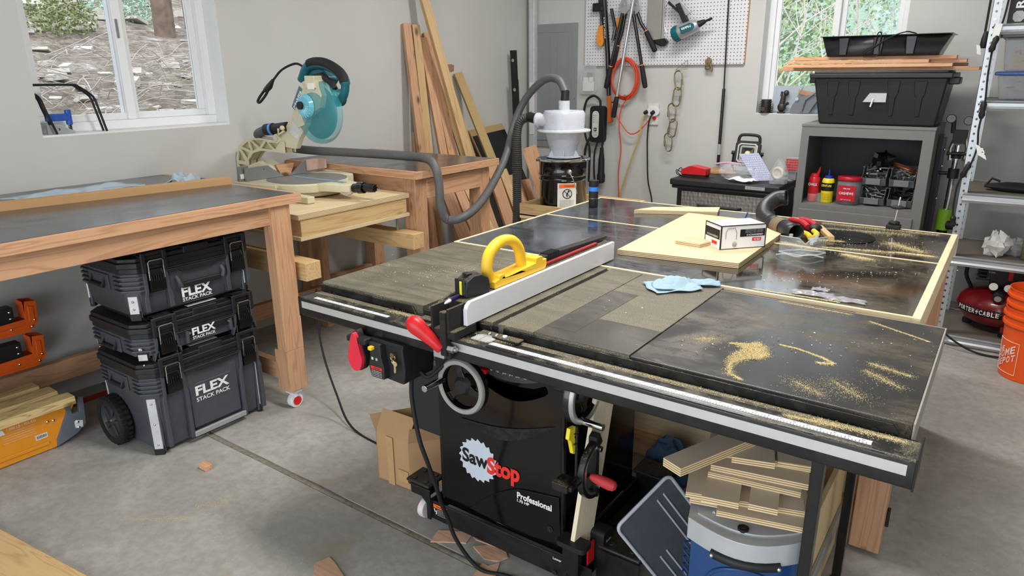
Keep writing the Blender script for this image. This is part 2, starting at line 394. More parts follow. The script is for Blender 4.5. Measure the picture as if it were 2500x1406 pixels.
# floor slab in separate pours with a sunk control joint between (joint runs along x near y = 0.07)
fl = MB(); fl.box((-1.88, -3.6, -0.12), (3.2, 0.02, 0)); fl.box((-1.88, 0.05, -0.12), (3.2, 4.0, 0)); 
struct(fl, 'floor', CONC, smooth=0)
jt = MB().grid(lambda u, v: (-1.88+5.08*u, .018+.034*v, -.006+.010*math.sin(PI*v)*(.6+.4*math.sin(61*u)*math.sin(23*u))), 260, 6)
struct(jt, 'floor_joint', plain('gritty_joint_filler', (130, 124, 110), .95, vary=.45, scale=60, bmp=.6))
struct(MB().box((-2.1, -3.7, CZ), (3.4, 4.2, CZ+0.1)), 'ceiling', plain('ceiling_paint', (214, 212, 208), 0.8, vary=0.03), smooth=0)
struct(MB().box((3.2, -3.6, 0), (3.32, 4.0, CZ)), 'wall_right', WALL, smooth=0)
# left wall with window opening  y -0.01..0.955  z 1.26..2.45
def wall_with_hole(name, o, ux, uy, W, H, hole, d):
    x0, x1, z0, z1 = hole
    mb = MB().prism([(0, 0), (W, 0), (W, H), (0, H)], o, ux, uy, d, holes=[[(x0, z0), (x0, z1), (x1, z1), (x1, z0)]])
    return struct(mb, name, WALL, smooth=0)
wall_with_hole('wall_left', (WX, -3.6, 0), Y, Z, 7.6, CZ, (3.59, 4.555, 1.26, 2.5), V(-0.20, 0, 0))
wall_with_hole('wall_back', (WX, WY, 0), X, Z, 5.08, CZ, (2.05, 2.97, 1.215, 2.45), V(0, 0.20, 0))
struct(MB().box((WX, -3.62, 2.6), (3.2, -3.5, CZ)), 'wall_front', WALL, smooth=0)   # header over the open garage door
VIN = plain('white_vinyl', (232, 234, 236), 0.35, vary=0.02)
def glassm():
    m, nt, b = newmat('window_glass'); b.inputs['Base Color'].default_value = (1, 1, 1, 1); b.inputs['Roughness'].default_value = 0.0
    b.inputs['Transmission Weight'].default_value = 1.0; b.inputs['IOR'].default_value = 1.02
    tr = nt.nodes.new('ShaderNodeBsdfTransparent'); gl = nt.nodes.new('ShaderNodeBsdfGlossy'); gl.inputs['Roughness'].default_value = 0.02
    fr = nt.nodes.new('ShaderNodeFresnel'); fr.inputs[0].default_value = 1.35; ms = nt.nodes.new('ShaderNodeMixShader')
    nt.links.new(fr.outputs[0], ms.inputs[0]); nt.links.new(tr.outputs[0], ms.inputs[1]); nt.links.new(gl.outputs[0], ms.inputs[2])
    nt.links.new(ms.outputs[0], nt.nodes['Material Output'].inputs['Surface']); return m
GLASS = glassm()
def slider(name, o, ux, W, z0, z1, inward):
    """sliding window in the opening: o = inner lower corner, ux along the wall, inward = vector into room"""
    o = Vector(o); ux = Vector(ux); n = -Vector(inward)
    w = empty(name, o, kind='structure')
    H = z1-z0; f = MB(); P = lambda a, b, c: o+ux*a+Z*b+n*c
    def bar(mb, a0, b0, a1, b1, c0, c1):
        p, q = P(a0, b0, c0), P(a1, b1, c1)
        mb.box([min(p[i], q[i]) for i in range(3)], [max(p[i], q[i]) for i in range(3)])
    for a0, b0, a1, b1 in ((0, 0, W, 0.045), (0, H-0.045, W, H), (0, 0.045, 0.045, H-0.045), (W-0.045, 0.045, W, H-0.045)): bar(f, a0, b0, a1, b1, 0.115, 0.19)
    bar(f, W/2-0.02, 0.045, W/2+0.025, H-0.045, 0.117, 0.19)
    f.build('window_frame', VIN, w, bevel=0.004)
    for s, (a0, a1, c) in enumerate(((0.045, W/2+0.012, 0.130), (W/2+0.025, W-0.045, 0.150))):
        g = MB()
        t = 0.034
        for q in ((a0, 0.045, a1, 0.045+t), (a0, H-0.045-t, a1, H-0.045), (a0, 0.045+t, a0+t, H-0.045-t), (a1-t, 0.045+t, a1, H-0.045-t)): bar(g, q[0], q[1], q[2], q[3], c, c+0.03)
        sa = g.build('sash', VIN, w, bevel=0.003)
        gl = MB(); bar(gl, a0+t, 0.045+t, a1-t, H-0.045-t, c+0.012, c+0.016); gl.build('pane', GLASS, sa, smooth=0)
        if s == 0:
            h = MB(); bar(h, a1-0.030, 0.43, a1-0.006, 0.55, c-0.01, c); h.build('window_latch', plain('latch_grey', (190, 194, 196), 0.35), sa, bevel=0.004)
            h = MB(); bar(h, a1-0.022, 0.445, a1-0.012, 0.535, c-0.02, c-0.01); h.build('latch_lever', plain('latch_dark', (120, 124, 126), 0.4), sa, bevel=0.002)
    return w
slider('window_1', (WX, -0.01, 1.26), Y, 0.965, 1.26, 2.5, X)
slider('window_2', (WX+2.05, WY, 1.215), X, 0.92, 1.215, 2.45, -Y)
# painted returns of both window openings
sb = plain('window_return_paint', (226, 228, 228), 0.6, vary=0.03)
struct(MB().box((WX-0.12, -0.01, 1.252), (WX+0.0005, 0.955, 1.2605)).box((WX-0.12, 0.9545, 1.26), (WX+0.0003, 0.956, 2.5)), 'trim_1', sb, smooth=0)
struct(MB().box((WX+2.0495, WY-0.0005, 1.21), (WX+2.97, WY+0.12, 1.2155)).box((WX+2.049, WY-0.0003, 1.2155), (WX+2.0505, WY+0.12, 2.45)), 'trim_2', sb, smooth=0)

# ================================================================ OUTSIDE
def hillmat():
    m, nt, b = newmat('rocky_slope'); v = coords(nt, rnd=False)
    n1 = noise(nt, v, 5.0, 12, 0.85, 0.3); n2 = noise(nt, v, 0.7, 4)
    c = ramp(nt, n1, [(0.36, srgb(84, 74, 66)), (0.47, srgb(128, 114, 100)), (0.55, srgb(164, 152, 140)), (0.66, srgb(224, 222, 220))])
    g = ramp(nt, n2, [(0.56, (0, 0, 0, 1)), (0.66, (0.6, 0.6, 0.6, 1))]); c = mix(nt, g, c, srgb(124, 140, 84))
    nt.links.new(c, b.inputs['Base Color']); b.inputs['Roughness'].default_value = 0.95; bump(nt, b, n1, 0.8, 0.08); return m
HILL = hillmat()
def hz(d, y): return 0.42+d*0.25+0.05*math.sin(1.7*y+d)+0.035*math.sin(4.1*d+2*y)
hb = MB().grid(lambda u, v: (WX-0.5-v*34, -8+u*44, hz(v*34, -8+u*44)), 110, 110)
struct(hb, 'hillside', HILL)
hb = MB().box((-24, -30, -0.4), (40, 40, -0.15)); struct(hb, 'ground', plain('outdoor_gravel', (150, 140, 126), 0.95, vary=0.2, scale=3), smooth=0)
rk = MB()
for k in range(900):
    d = random.uniform(1, 20); y = random.uniform(-1.5, 2.5+d*1.0); s = random.uniform(.03, .10)*(1+d*.08); c = (WX-.5-d, y, hz(d, y)+s*.15)
    M = Matrix.Translation(c) @ Matrix.Rotation(random.random()*6, 4, 'Z') @ Matrix.Rotation(random.uniform(-.5, .5), 4, 'X')
    rk.cbox((0, 0, 0), (s*random.uniform(1, 2.4), s*random.uniform(.7, 1.5), s*random.uniform(.3, .8)), M)
tag(rk.build('loose_rocks', plain('pale_rock', (186, 180, 172), 0.9, vary=0.2, scale=8), bevel=0.012, seg=1), 'pale loose rocks strewn over the slope seen through the left window', 'rocks', kind='stuff')
br = MB()
for k in range(520):
    d = random.uniform(0.8, 5.0)
    y = random.uniform(-.3, 1.2+d*.9); z = hz(d, y)+random.uniform(.02, .30); a = random.uniform(0, 2*PI); L = random.uniform(.3, 1.1)
    p = V(WX-.5-d, y, z); q = p+V(math.cos(a)*L*.4, math.sin(a)*L, random.uniform(-.15, .25)); mid = (p+q)/2+V(0, 0, random.uniform(-.05, .1))
    r = random.uniform(.002, .006); br.tube(spline([p, mid, q], 3), r, 5)
tag(br.build('brush_pile', plain('dry_branches', (168, 160, 154), 0.9, vary=0.15)), 'tangled heap of dry grey branches on the slope outside left window', 'branches', kind='stuff')
for k, (d, y, h, r, lean) in enumerate(((6.5, 4.62, 7.5, .15, .05), (7.6, 5.75, 7.5, .12, -.05), (9, 1.6, 5, .03, .03))):
    p = V(WX-.5-d, y, hz(d, y)-.1)
    t = MB().tube(spline([p, p+V(0, lean, h*.5), p+V(.05, -lean, h)], 8), [r*(1-.5*i/16) for i in range(17)], 10).build('tree_trunk', plain('bark', (110, 94, 82), 0.95, vary=0.6, scale=7, bmp=0.6))
    tag(t, ('thick brown tree trunk on the slope, nearer the right pane edge', 'second tree trunk standing beyond the thick one outside left window', 'thin bare sapling on the slope seen through left pane of the left window')[k], 'tree')
def leaves(name, c, r, n, s, m, label, cat):
    mb = MB()
    for k in range(n):
        while True:
            p = V(random.uniform(-1, 1), random.uniform(-1, 1), random.uniform(-1, 1))
            if p.length < 1: break
        p = V(c[0]+p.x*r[0], c[1]+p.y*r[1], c[2]+p.z*r[2]); a = V(random.gauss(0, 1), random.gauss(0, 1), random.gauss(0, 1)).normalized(); b = a.orthogonal().normalized(); q = s*random.uniform(.5, 1.3)
        mb.add([p-a*q, p+b*q*.5, p+a*q, p-b*q*.5], [(0, 1, 2, 3)])
    return tag(mb.build(name, m, smooth=0), label, cat)
GR1 = plain('leaf_green', (134, 160, 108), 0.8, vary=0.35, scale=3); GR2 = plain('leaf_blue_green', (158, 190, 170), 0.8, vary=0.3, scale=3); GR3 = plain('leaf_yellow_green', (120, 132, 84), 0.8, vary=0.25, scale=4)
for k, (d, y, s) in enumerate(((7.0, 2.3, .50), (6.6, 3.2, .42), (7.6, 4.6, .5))):
    leaves('shrub', (WX-.5-d, y, hz(d, y)+s*.45), (s, s*1.2, s*.7), 1500, .025, (GR3, GR3, GR2)[k], ('low green shrub on the slope in the left pane of the left window', 'small yellow-green shrub on the slope beside the window mullion', 'pale grey-green shrub on the slope in the right pane, left of trunks')[k], 'shrub')
fh = MB().grid(lambda u, v: (-30+u*70, 15+v*50, -.3+v*11+.5*math.sin(9*u+6*v)+.3*math.sin(31*u)), 60, 40)
struct(fh, 'wooded_slope', plain('distant_forest', (120, 142, 128), .95, vary=.5, scale=5, bmp=.6))
# woods beyond the back window
TR = [(-2.3, 9.0, 2.5, 1.5, 'leaf_blue_green', 'blue-green conifer furthest left beyond the back window'), (-.9, 8.2, 2.3, 1.3, 'leaf_green', 'green tree nearest the back window, left pane'), (.9, 10.2, 2.8, 1.6, 'leaf_blue_green', 'pale blue-green tree behind the bare branches in the back window'),
      (2.6, 9.5, 2.6, 1.4, 'leaf_green', 'dark green tree seen in the right pane of the back window'), (0.1, 13, 3.4, 2.4, 'leaf_green', 'tallest far tree crown high in the back window')]
for (x, y, h, r, mm, lb) in TR:
    t = empty('leafy_tree', (x, y, -.2), lb, 'tree')
    MB().tube([(x, y, -.2), (x, y, h)], [.1, .03], 8).build('trunk', MATS['bark'], t)
    mb = MB()
    for k in range(5200):
        z = random.uniform(.3, h+.6); rr = r*(1-.55*z/(h+.6))*math.sqrt(random.random()); a = random.random()*2*PI
        p = V(x+math.cos(a)*rr, y+math.sin(a)*rr, z); d = V(random.gauss(0, 1), random.gauss(0, 1), random.gauss(0, 1)).normalized(); b = d.orthogonal().normalized(); q = random.uniform(.02, .055)
        mb.add([p-d*q, p+b*q*.6, p+d*q, p-b*q*.6], [(0, 1, 2, 3)])
    mb.build('foliage', MATS[mm], t, smooth=0)
def twig(mb, p, d, L, r, lvl):
    q = p+d*L; mb.tube(spline([p, (p+q)/2+V(random.uniform(-.04, .04), 0, random.uniform(-.04, .04)), q], 3), [r*(1-.06*i) for i in range(7)], 5)
    if lvl: 
        for k in range(3 if lvl > 1 else 4):
            dd = (d+V(random.uniform(-.9, .9), random.uniform(-.4, .4), random.uniform(-.6, .6))).normalized(); twig(mb, p.lerp(q, random.uniform(.35, 1)), dd, L*random.uniform(.5, .8), r*.62, lvl-1)
for k, (x, y) in enumerate(((-.35, 6.0), (1.0, 6.4), (.3, 7.2))):
    mb = MB(); twig(mb, V(x, y, -.15), V(.05, 0, 1), 1.6, .026, 4); twig(mb, V(x, y, .6), V(.25, 0, 1).normalized(), 1.1, .014, 3)
    tag(mb.build('bare_tree', plain('pale_twigs', (206, 198, 190), 0.9, vary=0.1)), ('bare branching tree outside the back window, left pane', 'bare pale tree outside the back window, right pane', 'third bare tree, set further back outside the back window')[k], 'tree')

# ================================================================ BENCH 1 (left wall, near)
LAM = dusty('bench_laminate', (54, 57, 62), 0.15, 0.22, dust=(120, 116, 108), scale=3.5, stretch=(1, .6, 1), sharp=0.3, fine=380)
def caster(parent, x, y, h=0.09):
    c = MB().cyl((x+.012, y, 0.035), (x-.02, y, 0.035), 0.035, seg=20).build('caster', WHITE, parent, bevel=0.003)
    MB().box((x-.03, y-.03, h-.014), (x+.022, y+.03, h)).cyl((x-.002, y, 0.05), (x-.002, y, h-.01), .018).build('caster_housing', WHITE, c, bevel=0.004)
    MB().cyl((x+.0125, y, 0.035), (x+.016, y, 0.035), .022).build('brake_pedal', RED, c)
b1 = empty('workbench', (-1.32, -.7, 0), 'long workbench with dark laminate top under the left window, fir frame', 'workbench')
TOPM = [LAM]
box('top', (-1.873, -2.4, .985), (-.785, .515, 1.02), LAM, b1)
MB().box((-.785, -2.4, .978), (-.766, .540, 1.019)).build('front_edging', fir('y'), b1, bevel=.0015)
MB().box((-1.873, .515, .978), (-.785, .540, 1.019)).build('end_edging', fir('x'), b1, bevel=.0015)
box('apron', (-.832, -2.35, .895), (-.797, .40, .985), fir('y'), b1, bevel=.002)
box('end_apron', (-1.87, .445, .895), (-.86, .483, .985), fir('x'), b1, bevel=.002)
box('leg', (-.845, .385, .30), (-.782, .484, .978), fir('z'), b1, bevel=.002)
box('leg', (-.872, .385, .095), (-.782, .484, .30), fir('z'), b1, bevel=.003)
box('leg', (-1.87, .385, .095), (-1.785, .484, .978), fir('z'), b1, bevel=.002)
box('leg', (-1.87, -2.3, .0), (-1.785, -2.2, .978), fir('z'), b1, bevel=.002)
box('leg', (-.872, -2.3, .0), (-.782, -2.2, .978), fir('z'), b1, bevel=.002)
box('lower_stretcher', (-1.785, -2.25, .125), (-1.747, .42, .225), fir('y'), b1, bevel=.002)
box('end_stretcher', (-1.80, .40, .14), (-.88, .437, .225), fir('x'), b1, bevel=.002)
caster(b1, -.815, .43)
# ================================================================ BENCH 2 (left wall, far)
b2 = empty('workbench', (-1.32, 1.68, 0), 'smaller laminate-topped workbench behind the miter saw, boards leaning behind it', 'workbench')
box('top', (-1.873, 1.33, .985), (-.80, 2.03, 1.02), LAM, b2)
MB().box((-.80, 1.305, .978), (-.781, 2.05, 1.019)).build('front_edging', fir('y'), b2, bevel=.0015)
MB().box((-1.873, 1.305, .978), (-.80, 1.33, 1.019)).build('end_edging', fir('x'), b2, bevel=.0015)
for (x, y) in ((-.905, 1.33), (-.905, 1.90), (-1.865, 1.33), (-1.865, 1.90)):
    box('leg', (x, y, .09 if x > -1 else 0), (x+.09, y+.09, .978), fir('z'), b2, bevel=.002)
box('apron', (-.85, 1.42, .86), (-.812, 1.90, .97), fir('y'), b2, bevel=.002)
box('end_apron', (-1.775, 1.335, .87), (-.905, 1.373, .975), fir('x'), b2, bevel=.002)
box('back_apron', (-1.775, 1.95, .87), (-.905, 1.985, .975), fir('x'), b2, bevel=.002)
box('lower_stretcher', (-1.84, 1.42, .14), (-1.80, 1.90, .23), fir('y'), b2, bevel=.002)
box('lower_stretcher', (-1.775, 1.94, .14), (-.905, 1.98, .23), fir('x'), b2, bevel=.002)
caster(b2, -.86, 1.375); caster(b2, -.86, 1.945)
# ================================================================ MITER STAND between
ms = empty('miter_saw_stand', (-1.3, .97, 0), 'plywood-topped stand of pale lumber carrying the miter saw between the benches', 'stand')
MB().box((-1.86, .56, .883), (-.832, 1.292, .906)).build('top', plyf('y'), ms, bevel=.001)
MB().box((-.832, .56, .883), (-.828, 1.292, .906)).build('top_edge', plyedge(), ms, smooth=0)
box('front_rail', (-.872, .575, .80), (-.835, 1.275, .883), pine('y'), ms, bevel=.002)
box('side_rail', (-1.86, .575, .80), (-.872, .612, .883), pine('x'), ms, bevel=.002)
box('side_rail', (-1.86, 1.238, .80), (-.872, 1.275, .883), pine('x'), ms, bevel=.002)
MB().box((-1.86, .565, .782), (-.830, 1.29, .80)).build('bottom_panel', plyf('y'), ms, bevel=.001)
for y0, y1 in ((.49, .575), (1.20, 1.285)):
    box('lift_beam', (-1.83, y0+.02, .615), (-.745, y1+.02, .70), pine('x'), ms, bevel=.003)
for y in (.555, 1.262):
    for x in (-.90, -1.70): MB().cyl((x, y, .60), (x, y, .79), .007, seg=10).build('threaded_rod', STEEL, ms)
for x in (-1.62,): 
    for y in (.53, 1.24): box('leg', (x, y, 0), (x+.09, y+.05, .615), fir('z'), ms, bevel=.003)
box('lower_stretcher', (-1.60, .58, .18), (-1.56, 1.24, .27), fir('y'), ms, bevel=.003)
# ================================================================ OUTFEED TABLE
OUT = streaky('outfeed_laminate', (40, 45, 52), 0.09, (150, 150, 146), 0.55, 0.9, 2.2, coat=.4, base=.12, str_sc=(2.5, 12, 1))
OUTK = streaky('outfeed_laminate_right', (18, 18, 20), 0.07, (160, 142, 106), 0.60, 0.2, 3.4, coat=.5, base=.06, str_sc=(6, 10, 1), lo=.28)
of = empty('outfeed_table', (.83, 1.3, 0), 'large outfeed table behind the saw, black laminate panels divided by pale wood strips', 'table')
SP = [.675, 1.352, 1.90]
for i in range(2):
    y0, y1 = SP[i]+.012, SP[i+1]-.0
    box('top_panel', (.012, y0, .84), (.99, y1, .87), OUT, of, smooth=0)
    box('top_panel', (.99, y0, .84), (1.640, y1, .87), OUTK, of, smooth=0)
MP = wood('maple_strip', (236, 216, 176), (216, 190, 146), 'x', knots=False)
MPY = wood('maple_strip', (236, 216, 176), (216, 190, 146), 'y', knots=False)
for y in SP: box('inlay_strip', (.012, y, .835), (1.640, y+.012, .8712), MP, of, smooth=0)
box('side_edging', (0, .675, .79), (.012, 1.912, .8712), MPY, of, bevel=.001)
box('side_edging', (1.640, .675, .79), (1.662, 1.912, .8715), MPY, of, bevel=.001)
box('back_rail', (.0, 1.912, .80), (1.662, 1.95, .862), fir('x'), of, bevel=.002)
box('apron', (1.602, .69, .70), (1.639, 1.90, .835), fir('y'), of, bevel=.002)
box('apron', (.02, .69, .74), (.058, 1.90, .835), fir('y'), of, bevel=.002)
for (x, y) in ((1.56, .80), (1.56, 1.80), (.06, .80), (.06, 1.80)):
    box('leg', (x, y, 0.02), (x+.09, y+.09, .80), fir('z'), of, bevel=.003)
box('side_panel', (.3, .985, .06), (1.56, 1.0, .80), plyf('x'), of, bevel=.001)
box('side_panel', (1.60, 1.20, .30), (1.635, 1.75, .70), cedar('z'), of, bevel=.001)
box('lower_stretcher', (.15, .945, .012), (1.56, .985, .10), fir('x'), of, bevel=.002)
box('lower_stretcher', (1.58, .89, .09), (1.62, 1.80, .19), fir('y'), of, bevel=.002)
for z in (.30, .12): 
    MB().box((1.651, .862, z-.028), (1.657, .886, z+.028)).cyl((1.655, .874, z-.035), (1.655, .874, z+.035), .005).build('hinge', BLKM, of, bevel=.001)

pt_ = MB().prism([(-.05, -.028), (.02, -.030), (.055, -.022), (.060, .022), (.02, .030), (-.06, .024)], (WX, 2.90, 1.555), Y, Z, V(.0015, 0, 0)).build('wall_patch', plain('torn_wall_paper', (150, 122, 98), .9, vary=.2, scale=60), smooth=0); pt_['kind'] = 'structure'  # brown patch of torn paint on the left wall, no trim piece
# ================================================================ TABLE SAW
SAWTOP = streaky('saw_table_dusty', (56, 54, 49), 0.32, (158, 149, 122), 0.95, 1.35, 2.6, base=.50, str_sc=(1.2, 10, 1), lo=.45)
SAWCLR = streaky('saw_table_wiped', (50, 49, 46), 0.26, (128, 121, 103), 0.4, 1.35, 3.0, base=.22, str_sc=(1.6, 10, 1), lo=.4)
EXT = streaky('extension_laminate', (20, 22, 26), 0.20, (160, 145, 112), 0.50, 0.5, 3.0, base=.08, spec=.6, lo=.30, str_sc=(5, 11, 1))
ts = empty('table_saw', (.62, .35, 0), 'black cabinet table saw with white-faced rip fence in the middle of the room', 'table saw')
# --- cast top, wings, slots
def slab(x0, x1, y0, y1, m, name, **k): return box(name, (x0, y0, .832), (x1, y1, .87), m, ts, bevel=.0025, **k)
slab(0, .278, 0, .668, SAWTOP, 'left_wing')
slab(.280, .447, 0, .668, SAWTOP, 'table_top'); slab(.466, .703, 0, .668, SAWTOP, 'table_top'); slab(.722, .838, 0, .668, SAWTOP, 'table_top')
slab(.840, 1.117, 0, .668, SAWTOP, 'right_wing')
for x in (.447, .703): box('miter_slot', (x, 0, .832), (x+.019, .668, .861), BLKM, ts, smooth=0)
MB().box((.84, .0, .8702), (1.117, .19, .8706)).box((.842, .06, .8706), (.93, .44, .8709)).build('wiped_patch', SAWCLR, ts, smooth=0)
slab(1.120, 1.723, -.004, .632, EXT, 'extension_table')
MB().box((1.723, -.004, .80), (1.7265, .632, .8705)).box((1.12, .632, .80), (1.7265, .635, .8705)).build('edge_banding', plain('pale_banding', (150, 146, 138), 0.6), ts, smooth=0)
box('extension_frame', (1.125, .03, .77), (1.715, .62, .832), plain('melamine_board', (52, 50, 47), .6), ts)
box('insert_plate', (.49, .13, .8702), (.60, .52, .8712), BLKM, ts, smooth=0)
# --- angle irons
fr = MB()
def angle(x0, x1, y, z0, z1): fr.box((x0, y-.006, z0), (x1, y, z1))
prof = lambda x0, x1: [(x0, .79), (x1, .79), (x1, .838), (x1-.03, .838), (x1-.045, .862), (x0, .862)]
fr.prism(prof(0.0, .455), (0, -.002, 0), X, Z, V(0, -.006, 0)); fr.prism(prof(.455, .745), (0, -.002, 0), X, Z, V(0, -.006, 0))
fr.prism(prof(.745, 1.735), (0, -.002, 0), X, Z, V(0, -.006, 0))
fr.box((0, -.055, .79), (1.735, -.002, .796)); fr.box((.71, -.008, .79), (.76, -.002, .842))
fr.build('front_angle_iron', BLKD, ts, bevel=.001)
box('rear_angle_iron', (.0, .668, .79), (1.5, .674, .86), BLKD, ts)
for x in (.045, .068, .33, .352, 1.075, 1.10, 1.35, 1.66):
    MB().cyl((x, -.008, .838), (x, -.0125, .838), .009, seg=16).cyl((x, -.0125, .838), (x, -.0135, .838), .004, seg=6).build('angle_bolt', BLKM, ts, bevel=.001)
# --- rail
rail = MB(); R0, R1 = .008, 1.742
rail.prism(rrect(.062, .062, .006, 3, cx=-.073, cy=.815), (R0, 0, 0), Y, Z, V(R1-R0, 0, 0))
rl = rail.build('fence_rail', dusty('rail_black', (18, 18, 19), .3, .38, dust=(176, 162, 124), scale=11, sharp=.15, fine=420), ts)
box('rail_inlay', (R0+.012, -.1052, .812), (R1-.012, -.104, .834), plain('aluminium_inlay', (204, 204, 204), .38, .55, vary=.06), ts, smooth=0)
MB().box((R0-.004, -.106, .782), (R0, -.04, .848)).build('rail_end_cap', BLKM, ts, bevel=.002)
MB().box((R1, -.106, .782), (R1+.004, -.0, .85)).build('rail_end_cap', BLKM, ts, bevel=.002)
lip = MB().box((R0, -.052, .838), (R1, -.03, .843)).box((R0, -.030, .836), (R1, -.012, .840)); lip.build('rail_lip', dusty('rail_dusty_lip', (70, 66, 58), .5, .5, dust=(184, 172, 136), scale=14, sharp=.2, fine=300), ts, smooth=0)
def ruler(x0, x1, y0, y1, z, step, num):
    r = box('scale_tape', (x0, y0, z), (x1, y1, z+.0005), plain('white_scale', (216, 220, 222), .45, vary=.03), ts, smooth=0)
    mk = MB(); n = int((x1-x0)/step)
    for i in range(1, n):
        L = (y1-y0)*(.5 if i % 4 == 0 else .28); mk.box((x0+i*step-.0005, y0, z+.0006), (x0+i*step+.0005, y0+L, z+.0008))
    for i in range(0, n, 4):
        s = str(num+i//4); c = x0+i*step+.004
        mk.box((c, y1-.0075, z+.0006), (c+.0012, y1-.003, z+.0008)); mk.box((c+.0025, y1-.0075, z+.0006), (c+.0045, y1-.0065, z+.0008)); mk.box((c+.0025, y1-.0042, z+.0006), (c+.0045, y1-.0032, z+.0008))
    mk.build('scale_marks', LETK, r, smooth=0)
ruler(.755, 1.665, -.088, -.070, .8462, .00635, 3); ruler(.06, .385, -.088, -.074, .8462, .00635, 1)
for i in range(1, 12): pass
# --- rip fence
FB = dusty('fence_body', (26, 25, 23), .5, .62, dust=(142, 132, 102), scale=18, sharp=.2, fine=420)
rf = empty('rip_fence', (.63, .3, .87), 'rip fence with long white faces and black head clamped across the saw table', 'fence')
box('fence_tube', (.592, -.06, .882), (.660, .775, .936), FB, rf, bevel=.003)
WF = plain('white_fence_face', (228, 228, 232), .22, vary=.02)
MB().prism([(-.072, .874), (.775, .874), (.775, .938), (-.052, .938), (-.066, .930), (-.072, .918)], (.660, 0, 0), Y, Z, V(.013, 0, 0)).build('fence_face', WF, rf, bevel=.001)
MB().prism([(-.05, .874), (.775, .874), (.775, .932), (-.05, .932)], (.580, 0, 0), Y, Z, V(.012, 0, 0)).build('fence_face', FB, rf, bevel=.001)
hd = MB().box((.575, -.125, .848), (.672, -.03, .872)).box((.592, -.128, .862), (.600, -.06, .934)).box((.648, -.128, .862), (.656, -.06, .934)).box((.592, -.062, .87), (.66, -.055, .936)).box((.585, -.045, .848), (.665, -.025, .878))
hd.build('fence_head', FB, rf, bevel=.003)
MB().tube([(.590, -.055, .87), (.586, -.09, .90), (.586, -.085, .926), (.586, -.04, .937), (.586, .1, .938)], .006, 8).build('fence_bracket', FB, rf)
MB().box((.628, -.134, .800), (.648, -.112, .925)).box((.63, -.125, .79), (.655, -.108, .83)).build('clamp_lever_arm', FB, rf, bevel=.003)
MB().cyl((.648, -.122, .822), (.668, -.122, .822), .011, seg=6).cyl((.668, -.122, .822), (.676, -.122, .822), .006).build('pivot_bolt', STEEL, rf, bevel=.001)
MB().box((.60, -.132, .790), (.638, -.120, .826)).build('handle_bracket', ZINC, rf, bevel=.003)
a0, a1 = V(.628, -.128, .817), V(.548, -.152, .885); ax = (a1-a0)
L = ax.length; MB().lathe(a0, ax, [(.0135, 0), (.0155, .004), (.0165, L*.3), (.021, L*.62), (.0245, L*.82), (.0245, L*.92), (.020, L*1.05), (.011, L*1.13), (.002, L*1.15)], 28).build('lever_handle', RED, rf)
CLR = film('clear_plastic', (225, 230, 232), .35)
for x0, sgn in ((.70, 1), (.60, -1)):
    c = MB().prism([(0, 0), (sgn*.052, 0), (sgn*.060, .008), (sgn*.060, .030), (sgn*.045, .034), (sgn*.040, .042), (sgn*.012, .042), (0, .034)], (x0, -.092, .851), X, Y, V(0, 0, .003)).build('cursor_window', CLR, rf, bevel=.001)
    MB().box((x0+sgn*.028-.0004, -.092, .8545), (x0+sgn*.028+.0004, -.062, .8548)).build('hair_line', LETR, c, smooth=0)
    MB().box((min(x0-.01*sgn, x0+sgn*.125), -.052, .846), (max(x0-.01*sgn, x0+sgn*.125), -.022, .854)).build('cursor_plate', FB, rf, bevel=.003)
    for q in (.025, .048): MB().sphere((x0+sgn*q, -.042, .855), (.006, .006, .004), 12, 8).build('cursor_screw', CHROME, rf)
MB().cyl((.775, -.040, .854), (.775, -.040, .859), .0065).build('nylon_screw', WHITE, rf, bevel=.001)
# --- push block, tape, pencil, push stick on the fence
pb = empty('push_block', (.632, .2, .9365), 'yellow push block with arched handle resting on top of the rip fence', 'push block')
PBY = plain('push_block_yellow', (250, 200, 50), .42, vary=.04)
MB().prism([(.075, .9365), (.335, .9365), (.345, .948), (.345, .970), (.325, .970), (.322, .982), (.285, .982), (.283, .968), (.125, .962), (.122, .972), (.098, .972), (.094, .962), (.075, .958)], (.603, 0, 0), Y, Z, V(.056, 0, 0)).build('base', PBY, pb, bevel=.003)
hp = spline([(.632, .088, .955), (.632, .072, .992), (.632, .085, 1.036), (.632, .135, 1.060), (.632, .195, 1.052), (.632, .232, 1.016), (.632, .243, .966)], 6)
MB().tube(hp, .0165, 14).build('handle', PBY, pb, smooth=60)
tm = empty('tape_measure', (.640, .0, .9365), 'black rubber-cased tape measure with yellow trim on the fence head', 'tape measure')
M = Matrix.Translation((.628, .012, .9365)) @ Matrix.Rotation(math.radians(-14), 4, 'Z')
TB = dusty('tape_case', (30, 31, 34), .5, .45, dust=(120, 112, 92), scale=30, sharp=.2)
MB(M).prism([(-.042, 0), (.040, 0), (.044, .02), (.038, .045), (.018, .058), (-.018, .058), (-.038, .046), (-.044, .02)], (-.024, 0, 0), Y, Z, V(.050, 0, 0)).build('case', TB, tm, bevel=.005, seg=3)
MB(M).box((-.022, -.047, .006), (.020, -.040, .050)).build('nose', BLKM, tm, bevel=.004)
MB(M).box((.004, -.0495, .008), (.013, -.0455, .046)).build('yellow_trim', plain('acid_yellow', (236, 230, 60), .4), tm, bevel=.001)
MB(M).box((-.012, -.028, .056), (.010, -.008, .064)).build('lock_button', BLKM, tm, bevel=.003)
pc = empty('marker_pen', (.632, -.07, .9365), 'dark blue marker with white tip lying behind the tape measure', 'pen')
MB().cyl((.628, -.088, .943), (.618, -.035, .943), .0055, seg=14).build('barrel', plain('navy_barrel', (34, 26, 92), .4), pc)
MB().lathe((.628, -.088, .943), (.010, -.053, 0), [(.0055, 0), (.005, .008), (.004, .018), (.002, .026)], 14).build('tip', WHITE, pc)
